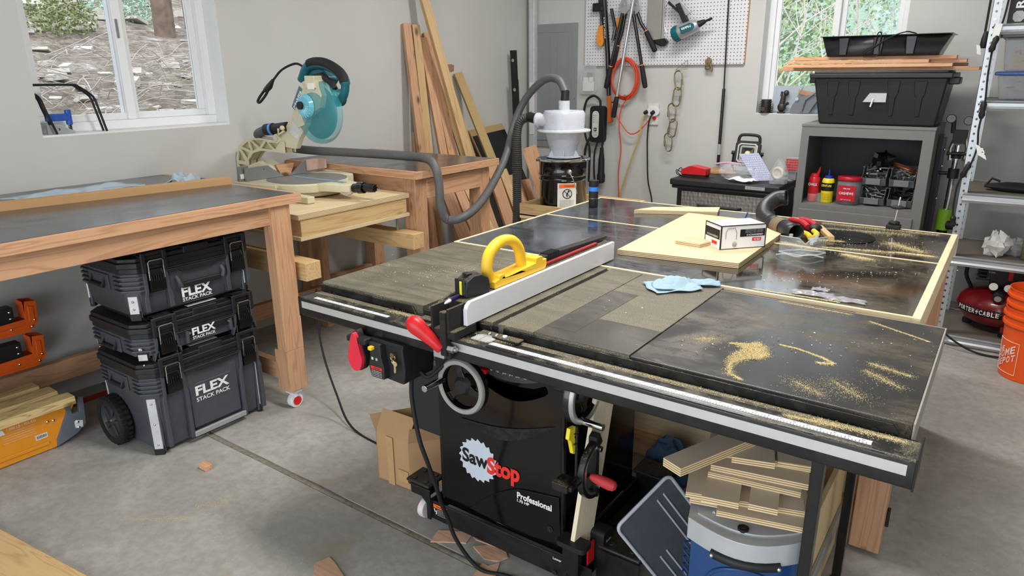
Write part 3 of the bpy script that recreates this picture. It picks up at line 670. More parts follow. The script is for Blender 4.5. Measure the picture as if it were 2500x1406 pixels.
pk = empty('blade_guard', (.53, .72, .8712), 'black blade guard lying along the left side of the rip fence', 'blade guard')
MB().prism([(.30, .872), (.86, .872), (.885, .880), (.89, .903), (.86, .912), (.55, .905), (.32, .890)], (.528, 0, 0), Y, Z, V(.030, 0, 0)).build('shroud', BLKD, pk, bevel=.005)
MB().box((.538, .50, .895), (.548, .86, .925)).build('shroud_rib', BLKM, pk, bevel=.002)
MB().box((.474, .54, .8715), (.482, .885, .888)).build('splitter_plate', BLKM, pk, bevel=.001)
MB().tube([(.495, .45, .88), (.50, .66, .90), (.505, .90, .905)], .009, 8).build('dust_arm', BLKD, pk)
st = empty('push_stick', (.625, .56, .9365), 'black and red push stick lying on the far end of the fence', 'push stick')
MB().prism([(.35, .937), (.78, .937), (.80, .943), (.80, .950), (.50, .962), (.44, .966), (.35, .962)], (.600, 0, 0), Y, Z, V(.030, 0, 0)).build('body', BLKM, st, bevel=.003)
MB().box((.632, .36, .937), (.645, .70, .946)).build('red_edge', plain('faded_red', (150, 34, 40), .5), st, bevel=.001)
rb = MB()
for i in range(7): rb.box((.598, .40+i*.010, .944), (.632, .404+i*.010, .968))
rb.build('grip_ribs', BLKM, st, bevel=.001)
# --- cabinet
cb = MB()
def cabx(u, v):  # body of the cabinet with rounded corners: perimeter u, height v
    return None
CBX0, CBX1, CY0, CY1 = .388, .868, .118, .60
front_poly = [(CBX0+.004, .112), (CBX1+.004, .112), (CBX1-.012, .832), (CBX0+.0, .832)]
slot = [(.575+.225*t, .607-.036*math.sin(PI*t)*1.0-.0+.018*t) for t in [i/10 for i in range(11)]] + [(.800+.012*math.cos(a), .655+.0-.018+.020*math.sin(a)) for a in (0, .8, 1.5)] + [(.575+.215*(1-t), .643-.012*math.sin(PI*t)+.0*t) for t in [i/8 for i in range(1, 9)]]
body = MB().prism(front_poly, (0, CY0, 0), X, Z, V(0, .004, 0), holes=[slot])
body.box((CBX0-.0, CY0+.004, .112), (CBX0+.004, CY1, .832)).box((CBX1-.010, CY0+.004, .112), (CBX1-.004, CY1, .832)).box((CBX0, CY1, .112), (CBX1-.005, CY1+.004, .832)).box((CBX0+.005, CY0+.10, .50), (CBX1-.012, CY0+.104, .70))
cbo = body.build('cabinet', plain('black_gloss_paint', (9, 9, 10), .16, coat=.2, vary=.05), ts, smooth=20)
for x in (CBX0+.003, CBX1-.002): MB().tube([(x, CY0+.006, .113), (x-.007 if x > .6 else x-.002, CY0+.006, .83)], .009, 12).build('corner_radius', MATS['black_gloss_paint'], ts)
# crescent ledge, lower door, louvre lines
cres = [(.482+.352*t, .462+.075*t-.062*math.sin(PI*t)) for t in [i/16 for i in range(17)]]
cres += [(.482+.352*(1-t), .462+.075*(1-t)+.020*math.sin(PI*t)-.040*math.sin(PI*t)) for t in [i/16 for i in range(1, 16)]]
MB().prism(cres, (0, CY0-.006, 0), X, Z, V(0, .006, 0)).build('moulded_ledge', dusty('ledge_dusty', (20, 20, 20), .5, .55, dust=(110, 100, 84), scale=30, fine=420), ts, bevel=.002)
door = [(.505, .140)]+[(.505+.35*t, .135+.118*math.sin(min(1, t*1.5)*PI/2)+.055*t) for t in [i/14 for i in range(15)]]
door += [(.864, .165), (.84, .140), (.70, .122)]
MB().prism(door, (0, CY0-.005, 0), X, Z, V(0, .005, 0)).build('access_door', MATS['black_gloss_paint'], ts, bevel=.003)
MB().cyl((.826, CY0-.006, .187), (.826, CY0-.0075, .187), .011).cyl((.826, CY0-.0075, .187), (.826, CY0-.010, .187), .006, seg=6).build('door_screw', BLKM, ts, bevel=.001)
# lettering
def sawdisc():
    pts = []; n = 20; R = .078
    for k in range(n):
        a = 2*PI*k/n
        pts += [(math.cos(a)*R, math.sin(a)*R), (math.cos(a+.05)*R*.90, math.sin(a+.05)*R*.90), (math.cos(a+.13)*R*.885, math.sin(a+.13)*R*.885), (math.cos(a+.24)*R*.96, math.sin(a+.24)*R*.96)]
    return pts
MB().prism(sawdisc(), (.545, CY0-.0012, .327), X, Z, V(0, .001, 0)).build('saw_blade_emblem', plain('emblem_silver', (196, 204, 216), .4, vary=.02), ts, smooth=0)
def stroke(s, o, r, u, m, par, off=.02, d=.002, nm='lettering'): return text(s, o, r, u, m, par, nm, depth=d, off=off)
stroke('Saw', (.481, CY0, .307), (.107, 0, -.002), (0, 0, .052), LETK, ts, .035, .0016)
stroke('Stop', (.583, CY0, .276), (.128, 0, .010), (0, 0, .080), LETR, ts, .04, .0026)
stroke('Professional', (.703, CY0-.005, .251), (.128, 0, .0), (0, 0, .023), LETW, ts, .03, .001)
stroke('1.75 HP', (.703, CY0-.005, .238), (.046, 0, .0), (0, 0, .010), LETW, ts, .03, .001)
# bevel scale
arc = [(.600+.19*t, .646+.004*t-.010*math.sin(PI*t)+.018*t*t) for t in [i/12 for i in range(13)]] + [(.600+.19*(1-t), .686+.002*(1-t)-.010*math.sin(PI*t)+.018*(1-t)**2) for t in [i/12 for i in range(13)]]
sc = MB().prism(arc, (0, CY0-.003, 0), X, Z, V(0, .0029, 0)).build('bevel_scale', plain('scale_grey', (58, 60, 64), .4), ts, smooth=0)
tk = MB()
for i in range(38):
    t = i/38; x = .603+.185*t; z = .683+.018*t*t-.010*math.sin(PI*t); h = .018 if i % 5 == 0 else .012
    tk.box((x, CY0-.0036, z-h), (x+.0011, CY0-.0031, z-.001))
tk.build('scale_ticks', LETW, sc, smooth=0)
for i in range(6): text(str(i*5), (.606+i*.0245, CY0-.0031, .660+.0006*i), (.006 if i < 2 else .009, 0, 0), (0, 0, .007), LETW, sc, depth=.0006)
MB().box((.565, CY0-.02, .650), (.60, CY0-.003, .664)).build('scale_pointer', RED, ts, bevel=.002)
# handwheels
def handwheel(c, axis, R, hdir, name, label, hl=.085):
    c, axis = Vector(c), Vector(axis).normalized()
    w = MB(); w.lathe(c, axis, [(R-.017, -.006), (R-.014, .011), (R-.002, .012), (R, .006), (R+.001, -.016), (R-.010, -.020), (R-.017, -.014)], 56, cap=False)
    o = w.build(name, BLK, ts, smooth=50, label=label)
    MB().lathe(c, axis, [(R-.0165, .0095), (R-.0145, .0128), (R-.003, .0135), (R+.0006, .009), (R+.0012, .002)], 56, cap=False).build('polished_rim', plain('satin_rim', (172, 172, 168), .42, .5), o, smooth=50)
    MB().lathe(c, axis, [(.030, -.03), (.032, -.006), (.024, .006), (.020, .010), (.0, .0102)], 28).build('hub', BLKM, o)
    u = axis.orthogonal().normalized(); v = axis.cross(u)
    for k in range(3):
        a = PI/2+2*PI*k/3+.5; d = u*math.cos(a)+v*math.sin(a); e = axis.cross(d)
        MB().prism([(.024, -.017), (R*.55, -.010), (R-.012, -.018), (R-.012, .018), (R*.55, .010), (.024, .017)], c-axis*.008, d, e, axis*.008).build('spoke', BLK, o, bevel=.002)
    h0 = c+Vector(hdir)*(R-.008); MB().cyl(h0, h0+axis*hl, .0105, seg=20).build('crank_handle', CHROME, o, bevel=.001)
    MB().cyl(c-axis*.09, c-axis*.01, .014).build('wheel_shaft', BLKM, o)
handwheel((.578, .012, .640), (0, -1, 0), .086, (-.95, 0, .05), 'handwheel', 'front handwheel with polished rim')
handwheel((.925, .125, .665), (1, 0, 0), .086, (0, -.25, -.95), 'handwheel', 'side handwheel under the rail', .075)
# motor cover at left with warning label
MB().prism([(.12, .83), (.40, .83), (.40, .60), (.30, .36), (.12, .36)], (.268, .0, 0), Y, Z, V(.12, 0, 0)).build('motor_cover', plain('dark_grey_cover', (34, 36, 39), .45), ts, bevel=.006)
MB().prism([(.268, .81), (.386, .81), (.386, .40), (.345, .40), (.268, .63)], (0, .119, 0), X, Z, V(0, .01, 0)).build('motor_cover_front', MATS['dark_grey_cover'], ts, bevel=.003)
quad('warning_label', (.290, .1175, .655), (.09, 0, 0), (0, 0, .016), plain('warning_orange', (240, 112, 40), .5, vary=.02), ts)
text('WARNING', (.318, .1175, .6585), (.052, 0, 0), (0, 0, .008), LETK, ts, depth=.0012)
for i, z in enumerate((.648, .642, .632, .626, .620)): text('Keep guard and hands clear of blade' if i < 2 else 'Read the manual before use', (.335, .1175, z), (.045, 0, 0), (0, 0, .004), LETW, ts, depth=.001)
quad('warning_label', (.278, .1175, .69), (.105, 0, -.004), (0, 0, .007), LETW, ts)
MB().ring((.312, .117, .636), (0, 1, 0), .008, .0018, 18, 6).tube([(.304, .117, .655), (.312, .117, .645), (.322, .117, .655)], .0016, 6).build('warning_pictogram', LETW, ts)
# --- switch box
sx = empty('saw_switch', (.38, -.05, .65)); sx.parent = ts; sx.location = V(.38, -.05, .65)-V(.62, .35, 0); ORIGIN[sx.name] = V(.38, -.05, .65)
bpy.data.objects.remove(sx)
sw = MB().prism([(.302, .775), (.455, .775), (.462, .700), (.455, .655), (.320, .662), (.302, .70)], (0, -.105, 0), X, Z, V(0, .13, 0)).build('switch_box', BLKM, ts, bevel=.006)
MB().box((.262, -.115, .772), (.47, .02, .785)).build('switch_bracket', BLKM, sw, bevel=.003)
pd = []
for k in range(24):
    a = 2*PI*k/24; s = math.sin(a); r = .030 if s < 0 else .030-.012*s; pd.append((.0+r*math.cos(a)*(1 if s < .2 else .92), s*.044 if s < 0 else s*.078))
pd = [(x, z) for x, z in pd]
MB().prism(pd, (.300, -.148, .722), X, Z, V(0, .014, 0)).build('stop_paddle', plain('paddle_red', (214, 40, 62), .5, vary=.04), sw, bevel=.003, seg=3)
MB().prism([(x*1.1, z*1.06) for x, z in pd], (.300, -.134, .722), X, Z, V(0, .02, 0)).build('paddle_back', BLKM, sw, bevel=.003)
MB().box((.265, -.145, .765), (.345, -.10, .785)).build('paddle_hinge', BLKM, sw, bevel=.006)
MB().prism([(.340, .775), (.388, .775), (.390, .735), (.400, .70), (.398, .665), (.345, .665), (.336, .70), (.344, .735)], (0, -.128, 0), X, Z, V(0, .025, 0)).build('switch_panel', plain('switch_panel_black', (36, 37, 39), .5), sw, bevel=.004)
MB().box((.352, -.142, .755), (.367, -.127, .766)).build('power_paddle', YEL, sw, bevel=.002)
MB().box((.353, -.130, .722), (.360, -.1275, .730)).build('status_light', plain('pale_green_lamp', (196, 220, 170), .3), sw); MB().box((.370, -.130, .722), (.377, -.1275, .730)).build('status_light', plain('clear_lamp', (170, 176, 178), .3), sw)
quad('danger_label', (.346, -.1282, .692), (.046, 0, 0), (0, 0, .009), LETR, sw); text('DANGER', (.358, -.1282, .6942), (.026, 0, 0), (0, 0, .005), LETK, sw, depth=.0012)
for i in range(4): text('Turn off the saw before service', (.349, -.1282, .686-i*.0052), (.042, 0, 0), (0, 0, .0036), LETW, sw, depth=.001)
MB().ring((.424, -.112, .738), (0, 1, 0), .009, .0022, 20, 6).cyl((.424, -.106, .745), (.424, -.116, .745), .008).build('key_lock', plain('aged_brass', (150, 122, 84), .3, .8), sw)
kp = [(.0+.010*math.cos(a), .014+.0075*math.sin(a)) for a in [PI*k/8-.3 for k in range(9)]]+[(-.003, .006), (-.004, -.012), (-.001, -.016), (.003, -.013), (.002, -.009), (.004, -.006), (.003, .004)]
MB().prism(kp, (.437, -.120, .710), X, Z, V(0, .002, 0)).ring((.430, -.119, .728), (.3, 1, 0), .006, .001, 16, 5).build('key', plain('brass_key', (226, 206, 160), .3, .7), sw)
cable('switch_cord', [(.46, -.04, .675), (.49, -.03, .665), (.53, .02, .72), (.56, .06, .80)], .006, RUB, sw)
cable('power_cord', [(.452, -.06, .672), (.452, -.07, .655), (.47, -.09, .60), (.51, -.11, .50), (.53, -.10, .42), (.53, -.07, .33), (.52, -.04, .25), (.52, -.01, .17), (.54, .0, .10), (.585, .015, .03), (.64, .02, .007), (.74, .045, .007), (.95, .0, .007), (1.2, -.2, .007)], .0065, RUB, ts)
# --- mobile base
MBS = dusty('mobile_base_black', (18, 18, 18), .3, .4, dust=(108, 96, 80), scale=9, sharp=.25, fine=320)
bs = MB().box((.345, .095, .045), (.98, .101, .118)).box((.345, .101, .045), (.98, .125, .05)).box((.345, .095, .045), (.351, .64, .118)).box((.88, .105, .07), (.886, .62, .13)).box((.955, .105, .07), (.961, .62, .118)).box((.88, .105, .07), (.96, .62, .076)).box((.345, .62, .045), (.98, .626, .118))
bs.build('mobile_base', MBS, ts, bevel=.002)
quad('warning_label', (.362, .0945, .094), (.060, 0, 0), (0, 0, .014), MATS['warning_orange'], ts); text('WARNING', (.375, .0945, .0975), (.036, 0, 0), (0, 0, .007), LETK, ts, depth=.0012)
for i in range(4): text('Keep fingers clear of frame', (.380, .0945, .087-i*.0065), (.040, 0, 0), (0, 0, .0042), LETW, ts, depth=.001)
MB().tube([(.365, .0945, .09), (.370, .0945, .078), (.376, .0945, .085), (.374, .0945, .070)], .0022, 6).build('warning_pictogram', LETW, ts)
def pad(x0, x1, y0, y1, z, nm='base_foot'):
    p = MB().box((x0, y0, z-.012), (x1, y1, z)).box((x0+.01, y0+.01, z-.06), (x1-.02, y1-.01, z-.012)).build(nm, MBS, ts, bevel=.006, seg=3)
    for sx_, sy_ in ((.25, .22), (.25, .8), (.75, .22), (.75, .8)): MB().cyl((x0+(x1-x0)*sx_, y0+(y1-y0)*sy_, z), (x0+(x1-x0)*sx_, y0+(y1-y0)*sy_, z+.004), .009, seg=16).build('foot_rivet', MBS, p, bevel=.002)
    return p
f1 = pad(.255, .36, .075, .165, .182)
MB().prism([(.258, .165), (.362, .165), (.362, .05), (.345, .05), (.345, .11), (.30, .15)], (0, .078, 0), X, Z, V(0, .006, 0)).build('foot_bracket', MBS, f1, bevel=.002)
MB().cyl((.30, .11, .065), (.325, .11, .065), .035).build('caster_wheel', plain('caster_white', (214, 208, 206), .4), f1, bevel=.004); MB().cyl((.292, .11, .065), (.30, .11, .065), .025).build('caster_hub', RED, f1, bevel=.002)
f2 = pad(.965, 1.105, .155, .285, .165)
MB().prism([(.965, .15), (1.105, .15), (1.105, .07), (.965, .03)], (0, .156, 0), X, Z, V(0, .006, 0)).build('foot_bracket', MBS, f2)
MB().cyl((1.045, .19, .042), (1.075, .19, .042), .042).build('caster_wheel', MATS['caster_white'], f2, bevel=.004); MB().cyl((1.04, .19, .042), (1.045, .19, .042), .03).build('caster_hub', RED, f2, bevel=.002)
pad(.865, 1.0, .60, .70, .162)
pt = MB().prism(rrect(.095, .055, .012), (.930, .078, .195), X, Y, V(0, 0, .016)).build('foot_pedal', BLKM, ts, bevel=.004)
MB().box((.90, .060, .10), (.955, .085, .20)).build('pedal_linkage', BLK, pt, bevel=.003); MB().box((.955, .11, .07), (.961, .15, .185)).box((.90, .098, .06), (.961, .104, .085)).build('pedal_link_red', RED, pt, bevel=.002)
MB().prism(rrect(.06, .10, .015), (.985, .19, .155), Y, Z, V(-.05, 0, 0)).build('raise_pedal', BLKM, ts, bevel=.005); text('Raise', (.986, .175, .168), (0, .03, 0), (0, 0, .009), LETW, ts, depth=.001)
text('Lower', (.852, .0895, .106), (.030, 0, -.0), (0, 0, .009), LETW, ts, off=.02, depth=.001)
MB().prism([(.845, .125), (.985, .125), (.985, .050), (.905, .030), (.85, .075)], (0, .090, 0), X, Z, V(0, .005, 0)).build('lever_plate', MBS, ts, bevel=.002)
for x, z in ((.86, .062), (.895, .075), (.905, .055)): MB().cyl((x, .090, z), (x, .083, z), .008).build('lever_bolt', BLKM, ts, bevel=.001)
# --- extension legs
for (x, y) in ((1.548, .02), (1.548, .60)):
    lg = MB().box((x, y, .03), (x+.026, y+.032, .79)).build('steel_leg', BLK, ts, bevel=.003)
    MB().box((x-.0, y-.003, .77), (x+.034, y+.05, .80)).build('leg_plate', BLK, lg, bevel=.002)
    MB().cyl((x+.013, y+.016, 0), (x+.013, y+.016, .012), .019).cyl((x+.013, y+.016, .012), (x+.013, y+.016, .035), .006).build('levelling_foot', BLKM, lg, bevel=.001)
# --- things hung beside the cabinet
mg = empty('miter_gauge', (.93, .08, .33), 'black miter gauge with red grip hanging beside the saw cabinet', 'gauge')
def arcp(r0, r1, n=14): return [(r0*math.cos(a), r0*math.sin(a)) for a in [math.radians(100+160*k/n) for k in range(n+1)]]+[(r1*math.cos(a), r1*math.sin(a)) for a in [math.radians(260-160*k/n) for k in range(n+1)]]
MB().prism(arcp(.092, .068), (.948, .145, .435), Y, Z, V(.02, 0, 0)).build('protractor_arc', BLKD, mg, bevel=.003)
MB().prism(arcp(.080, .072), (.9682, .145, .435), Y, Z, V(.0008, 0, 0)).build('degree_scale', STEEL, mg, smooth=0)
MB().prism([(.130, .535), (.150, .545), (.168, .51), (.150, .50), (.150, .37), (.165, .36), (.150, .335), (.128, .345)], (.940, 0, 0), Y, Z, V(.028, 0, 0)).build('head', BLKM, mg, bevel=.003)
for z in (.495, .375): MB().cyl((.968, .148, z), (.975, .148, z), .009, seg=18).build('head_screw', CHROME, mg, bevel=.001)
MB().box((.905, -.01, .425), (.955, .045, .448)).box((.945, -.002, .43), (.965, .10, .442)).build('stop_block', BLKD, mg, bevel=.002)
ga, gb = V(.972, .09, .437), V(1.045, .105, .420)
MB().lathe(ga, gb-ga, [(.008, 0), (.0125, .012), (.016, .040), (.0165, .060), (.014, .072), (.006, .078)], 22).build('grip', plain('dusty_red_grip', (188, 52, 58), .6), mg)
yp = empty('push_tool', (.93, .05, .55), 'small yellow plastic tool hanging below the side handwheel', 'tool')
MB().prism([(.005, .605), (.035, .60), (.042, .585), (.030, .57), (.040, .545), (.033, .515), (.024, .52), (.010, .565), (-.002, .575)], (.930, .02, 0), Y, Z, V(.012, 0, 0)).build('body', plain('tool_yellow', (236, 214, 50), .4), yp, bevel=.002)
MB().cyl((.945, .055, .60), (.945, .055, .42), .004).ring((.938, .055, .58), (0, 0, 1), .010, .002).ring((.938, .052, .55), (0, 0, 1), .010, .002).build('rod', BLKM, yp)
hb2 = board('maple_board', (.93, .117, .165), (.935, .27, .78), .105, .014, (1, 0, .25), wood('maple_pale', (232, 216, 188), (216, 196, 160), 'z', knots=False), bevel=.001)
tag(hb2, 'pale maple board leaning upright against the saw beside the miter gauge', 'board')
# ================================================================ STACKED TOOL BOXES
GB = plain('charcoal_shell', (70, 73, 79), .42, bmp=.08); GD = dusty('tool_lid_black', (28, 28, 30), .45, .35, dust=(92, 88, 80), scale=12, sharp=.25, fine=320)
SIL = plain('corner_guard_silver', (206, 208, 210), .35, .3)
def toolbox(z0, z1, label, txt, big=False):
    x0, x1, y0, y1 = -1.30, -.90, -.205, .335; H = z1-z0; zl = z1-.085
    tb = empty('tool_box', (-1.1, .065, z0), label, 'tool box', 'stacked charcoal tool boxes')
    def plan(d=0, c=.045): return [(x0+c-d, y0-d), (x1-c+d*.4, y0-d), (x1+d, y0+c-d*.4), (x1+d, y1-c+d*.4), (x1-c+d*.4, y1+d), (x0+c-d, y1+d), (x0-d, y1-c), (x0-d, y0+c)]
    fb = .018 if big else .014
    def ring(z, d, c=.045): return [V(p[0], p[1], z) for p in plan(d, c)]
    rings = [ring(z0+fb, -.022), ring(z0+fb+.01, -.014), ring(zl-.075, -.002), ring(zl, 0.0)]
    vs = [p for r in rings for p in r]; fs = [tuple(range(8))[::-1], tuple(24+k for k in range(8))]
    for i in range(3):
        for k in range(8): fs.append((i*8+k, i*8+(k+1) % 8, (i+1)*8+(k+1) % 8, (i+1)*8+k))
    bd = MB().add(vs, fs).build('body', GB, tb, bevel=.004)
    # lid: black rim and raised centre
    ld = MB()
    for (za, zb, d) in ((zl, zl+.022, .004), (zl+.022, zl+.045, .010), (zl+.045, zl+.062, .004)): ld.prism(plan(d), (0, 0, za), X, Y, V(0, 0, zb-za))
    ld.box((x0+.05, y0+.05, zl+.06), (x1-.06, y1-.05, z1-.006)); ld.box((x0+.02, y0+.10, zl+.05), (x1-.02, y1-.10, z1-.012))
    lid = ld.build('lid', GD, tb, bevel=.004)
    # stacked corner ribs
    rbs = [MB(), MB(), MB()]
    for k in range(4 if not (H < .2) else 3):
        z = zl-.012-k*.018
        rbs[0].prism([(x1-.10, y0-.008), (x1-.045+.003, y0-.010), (x1+.010, y0+.043), (x1+.010, y0+.062), (x1-.03, y0+.06), (x1-.08, y0+.03)], (0, 0, z-.006), X, Y, V(0, 0, .007))
        rbs[1].prism([(x1+.010, y1-.062), (x1+.010, y1-.043), (x1-.042, y1+.010), (x1-.10, y1+.008), (x1-.03, y1-.06)], (0, 0, z-.006), X, Y, V(0, 0, .007))
        rbs[2].prism([(x0+.045, y0-.010), (x0+.10, y0-.010), (x0+.10, y0+.01), (x0, y0+.06), (x0-.010, y0+.045)], (0, 0, z-.006), X, Y, V(0, 0, .007))
    for rb in rbs: rb.build('corner_ribs', GB, bd, bevel=.001)
    # aluminium corner guards on the chamfers
    zt = zl-.090; zb = z0+.03
    for (cx, cy, dx, dy) in ((x1-.0225, y0+.0225, 1, -1), (x1-.0225, y1-.0225, 1, 1), (x0+.0225, y0+.0225, -1, -1)):
        n = V(dx, dy, 0).normalized(); t = V(-n.y, n.x, 0)
        g = MB().prism([(-.017, zb), (.017, zb), (.017, zt), (-.017, zt)], V(cx, cy, 0)-n*.010, t, Z, n*.016).build('corner_guard', SIL, tb, bevel=.001)
        for z in ([zt-.02, zb+.02] if H < .3 else [zt-.02, (zt+zb)/2, zb+.02]): MB().sphere(V(cx, cy, z)+n*.006, (.005, .005, .005), 12, 8).build('rivet', STEEL, g)
        MB().prism([(-.024, zb-.02), (.024, zb-.02), (.024, zt+.018), (-.024, zt+.018)], V(cx, cy, 0)-n*.012, t, Z, n*.010).build('guard_channel', GB, tb, bevel=.003)
        MB().prism([(-.02, z0+.0), (.02, z0+.0), (.022, zb+.01), (-.022, zb+.01)], V(cx, cy, 0)-n*.016, t, Z, n*.02).build('corner_foot', BLKM, tb, bevel=.003)
    # front pillars and latches
    for yc in (-.095, .262):
        for s in (-1, 1): MB().prism([(yc+s*.040, z0+.03), (yc+s*.058, z0+.03), (yc+s*.058, zl-.10), (yc+s*.050, zl-.08), (yc+s*.050, zl), (yc+s*.036, zl), (yc+s*.036, zl-.08), (yc+s*.040, zl-.10)], (x1-.012, 0, 0), Y, Z, V(.024, 0, 0)).build('front_pillar', GB, tb, bevel=.003)
        MB().box((x1-.02, yc-.052, zl), (x1+.018, yc-.034, z1-.004)).box((x1-.02, yc+.034, zl), (x1+.018, yc+.052, z1-.004)).box((x1-.05, yc-.052, z1-.02), (x1+.016, yc+.052, z1-.004)).build('lid_pillar', GD, lid, bevel=.004)
        la = MB().prism([(x1+.0, zl+.012), (x1+.012, zl+.008), (x1+.022, zl-.035), (x1+.020, zl-.075), (x1+.006, zl-.085), (x1-.002, zl-.085)], (0, yc-.031, 0), X, Z, V(0, .062, 0))
        for q in range(6): la.box((x1+.012, yc-.027+q*.0095, zl-.038), (x1+.026, yc-.0225+q*.0095, zl-.014))
        lt = la.build('latch', plain('latch_black', (18, 18, 19), .3), tb, bevel=.002)
        MB().tube([(x1+.020, yc-.030, zl-.030), (x1+.022, yc-.030, zl+.040), (x1+.022, yc-.024, zl+.047), (x1+.022, yc+.024, zl+.047), (x1+.022, yc+.030, zl+.040), (x1+.020, yc+.030, zl-.030)], .0022, 8).build('wire_bail', CHROME, lt)
    # carry handle under the lid
    hm = MB().prism([(-.055, zl-.004), (.218, zl-.004), (.205, zl-.016), (.16, zl-.016), (.15, zl-.028), (.012, zl-.028), (.002, zl-.016), (-.045, zl-.016)], (x1-.004, 0, 0), Y, Z, V(.020, 0, 0)).build('front_handle', GD, tb, bevel=.003)
    MB().prism([(.03, zl+.02), (.15, zl+.02), (.145, z1-.012), (.035, z1-.012)], (x1-.012, 0, 0), Y, Z, V(.018, 0, 0)).build('lid_ridge', GD, lid, bevel=.004)
    if not big:
        zb2 = z0+H*.33 if H > .2 else z0+.055
        MB().tube([(x1-.0, -.010, zl-.045), (x1+.014, -.010, zl-.06), (x1+.016, -.008, zb2+.03), (x1+.016, .0, zb2+.014)], .008, 8).tube([(x1-.0, .192, zl-.045), (x1+.014, .192, zl-.06), (x1+.016, .190, zb2+.03), (x1+.016, .182, zb2+.014)], .008, 8).build('grab_handle_arms', GB, tb)
        MB().box((x1-.002, .005, zb2+.002), (x1+.014, .178, zb2+.026)).build('grab_handle', GD, tb, bevel=.005)
    else:
        MB().prism([(-.03, z0+.06), (.20, z0+.06), (.20, zl-.02), (.17, zl-.05), (.165, zl-.085), (.0, zl-.085), (-.01, zl-.05), (-.03, zl-.02)], (x1-.010, 0, 0), Y, Z, V(.010, 0, 0)).build('front_panel', GB, tb, bevel=.006)
        MB().box((x1+.0, -.040, z0+.028), (x1+.016, .212, z0+.052)).build('front_bar', plain('dull_silver_bar', (170, 172, 174), .4, .4), tb, bevel=.004)
    # side handle recess on the -y side
    MB().box((x0+.10, y0-.006, zl-.075), (x1-.14, y0+.002, zl-.012)).build('side_panel', GB, tb, bevel=.003)
    MB().tube([(x0+.13, y0-.0, zl-.03), (x0+.13, y0-.014, zl-.06), (x1-.17, y0-.014, zl-.06), (x1-.17, y0-.0, zl-.03)], .009, 8).build('side_handle', GD, tb)
    for (s, o, w, h, off) in txt: text(s, (x1+(.0025 if big else (.0035 if H > .2 else .0165)), o[0], o[1]), (0, w, 0), (0, 0, h), LETW, tb, off=off, depth=.0008)
    quad('paper_label', (x1-.045, .03 if not big else .01, z1-.0055), (.028, 0, 0), (0, .13, 0), PAPER, tb)
    quad('small_tag', (x1-.028, y0-.0+.012, z0+.045), (.008, .008, 0), (0, 0, .012), PAPER, tb)
    return tb
toolbox(.0, .432, 'charcoal tool box on two wheels, tallest and lowest of the stack', [('FLEX', (-.006, .206), .160, .044, .035), ('STACK PACK', (-.006, .178), .160, .019, .02)], True)
toolbox(.425, .604, 'shallow charcoal tool box in the middle of the stack', [('FLEX', (.012, .482), .107, .032, .035), ('STACK PACK', (.012, .464), .104, .013, .02)])
toolbox(.597, .873, 'charcoal tool box at the top of the stack just under the bench apron', [('FLEX', (.001, .650), .134, .042, .035), ('STACK PACK', (.001, .632), .133, .015, .02)])
rootb = bpy.data.objects['tool_box']
for y in (-.250, .352):
    w = MB().lathe((-1.175, y, .110), (0, 1, 0), [(.078, -.0), (.100, -.004), (.108, .006), (.108, .038), (.100, .048), (.078, .044)], 40, cap=False)
    for k in range(28):
        for r_ in (0, 1):
            a = 2*PI*(k+.5*r_)/28; M = Matrix.Translation((-1.175+math.cos(a)*.1085, y+.012+r_*.021, .110+math.sin(a)*.1085)) @ Matrix.Rotation(-a, 4, 'Y'); w.cbox((0, 0, 0), (.006, .018, .014), M)
    wo = w.build('wheel', RUB, rootb, smooth=40)
    MB().lathe((-1.175, y, .110), (0, 1, 0), [(.0, .008), (.020, .004), (.024, .012), (.066, .016), (.074, .004), (.079, .002), (.079, .042), (.0, .042)], 32).build('wheel_disc', plain('wheel_grey', (50, 52, 56), .45), wo)
    for k in range(5):
        a = 2*PI*k/5; d = V(math.cos(a), 0, math.sin(a)); e = V(-math.sin(a), 0, math.cos(a))
        MB().prism([(.02, -.006), (.07, -.016), (.07, .016), (.02, .006)], V(-1.175, y+.006, .110), d, e, V(0, .014, 0)).build('wheel_spoke', MATS['wheel_grey'], wo, bevel=.002)
    MB().cyl((-1.175, y-.004, .110), (-1.175, y+.01, .110), .009, seg=6).build('axle_nut', CHROME, wo)
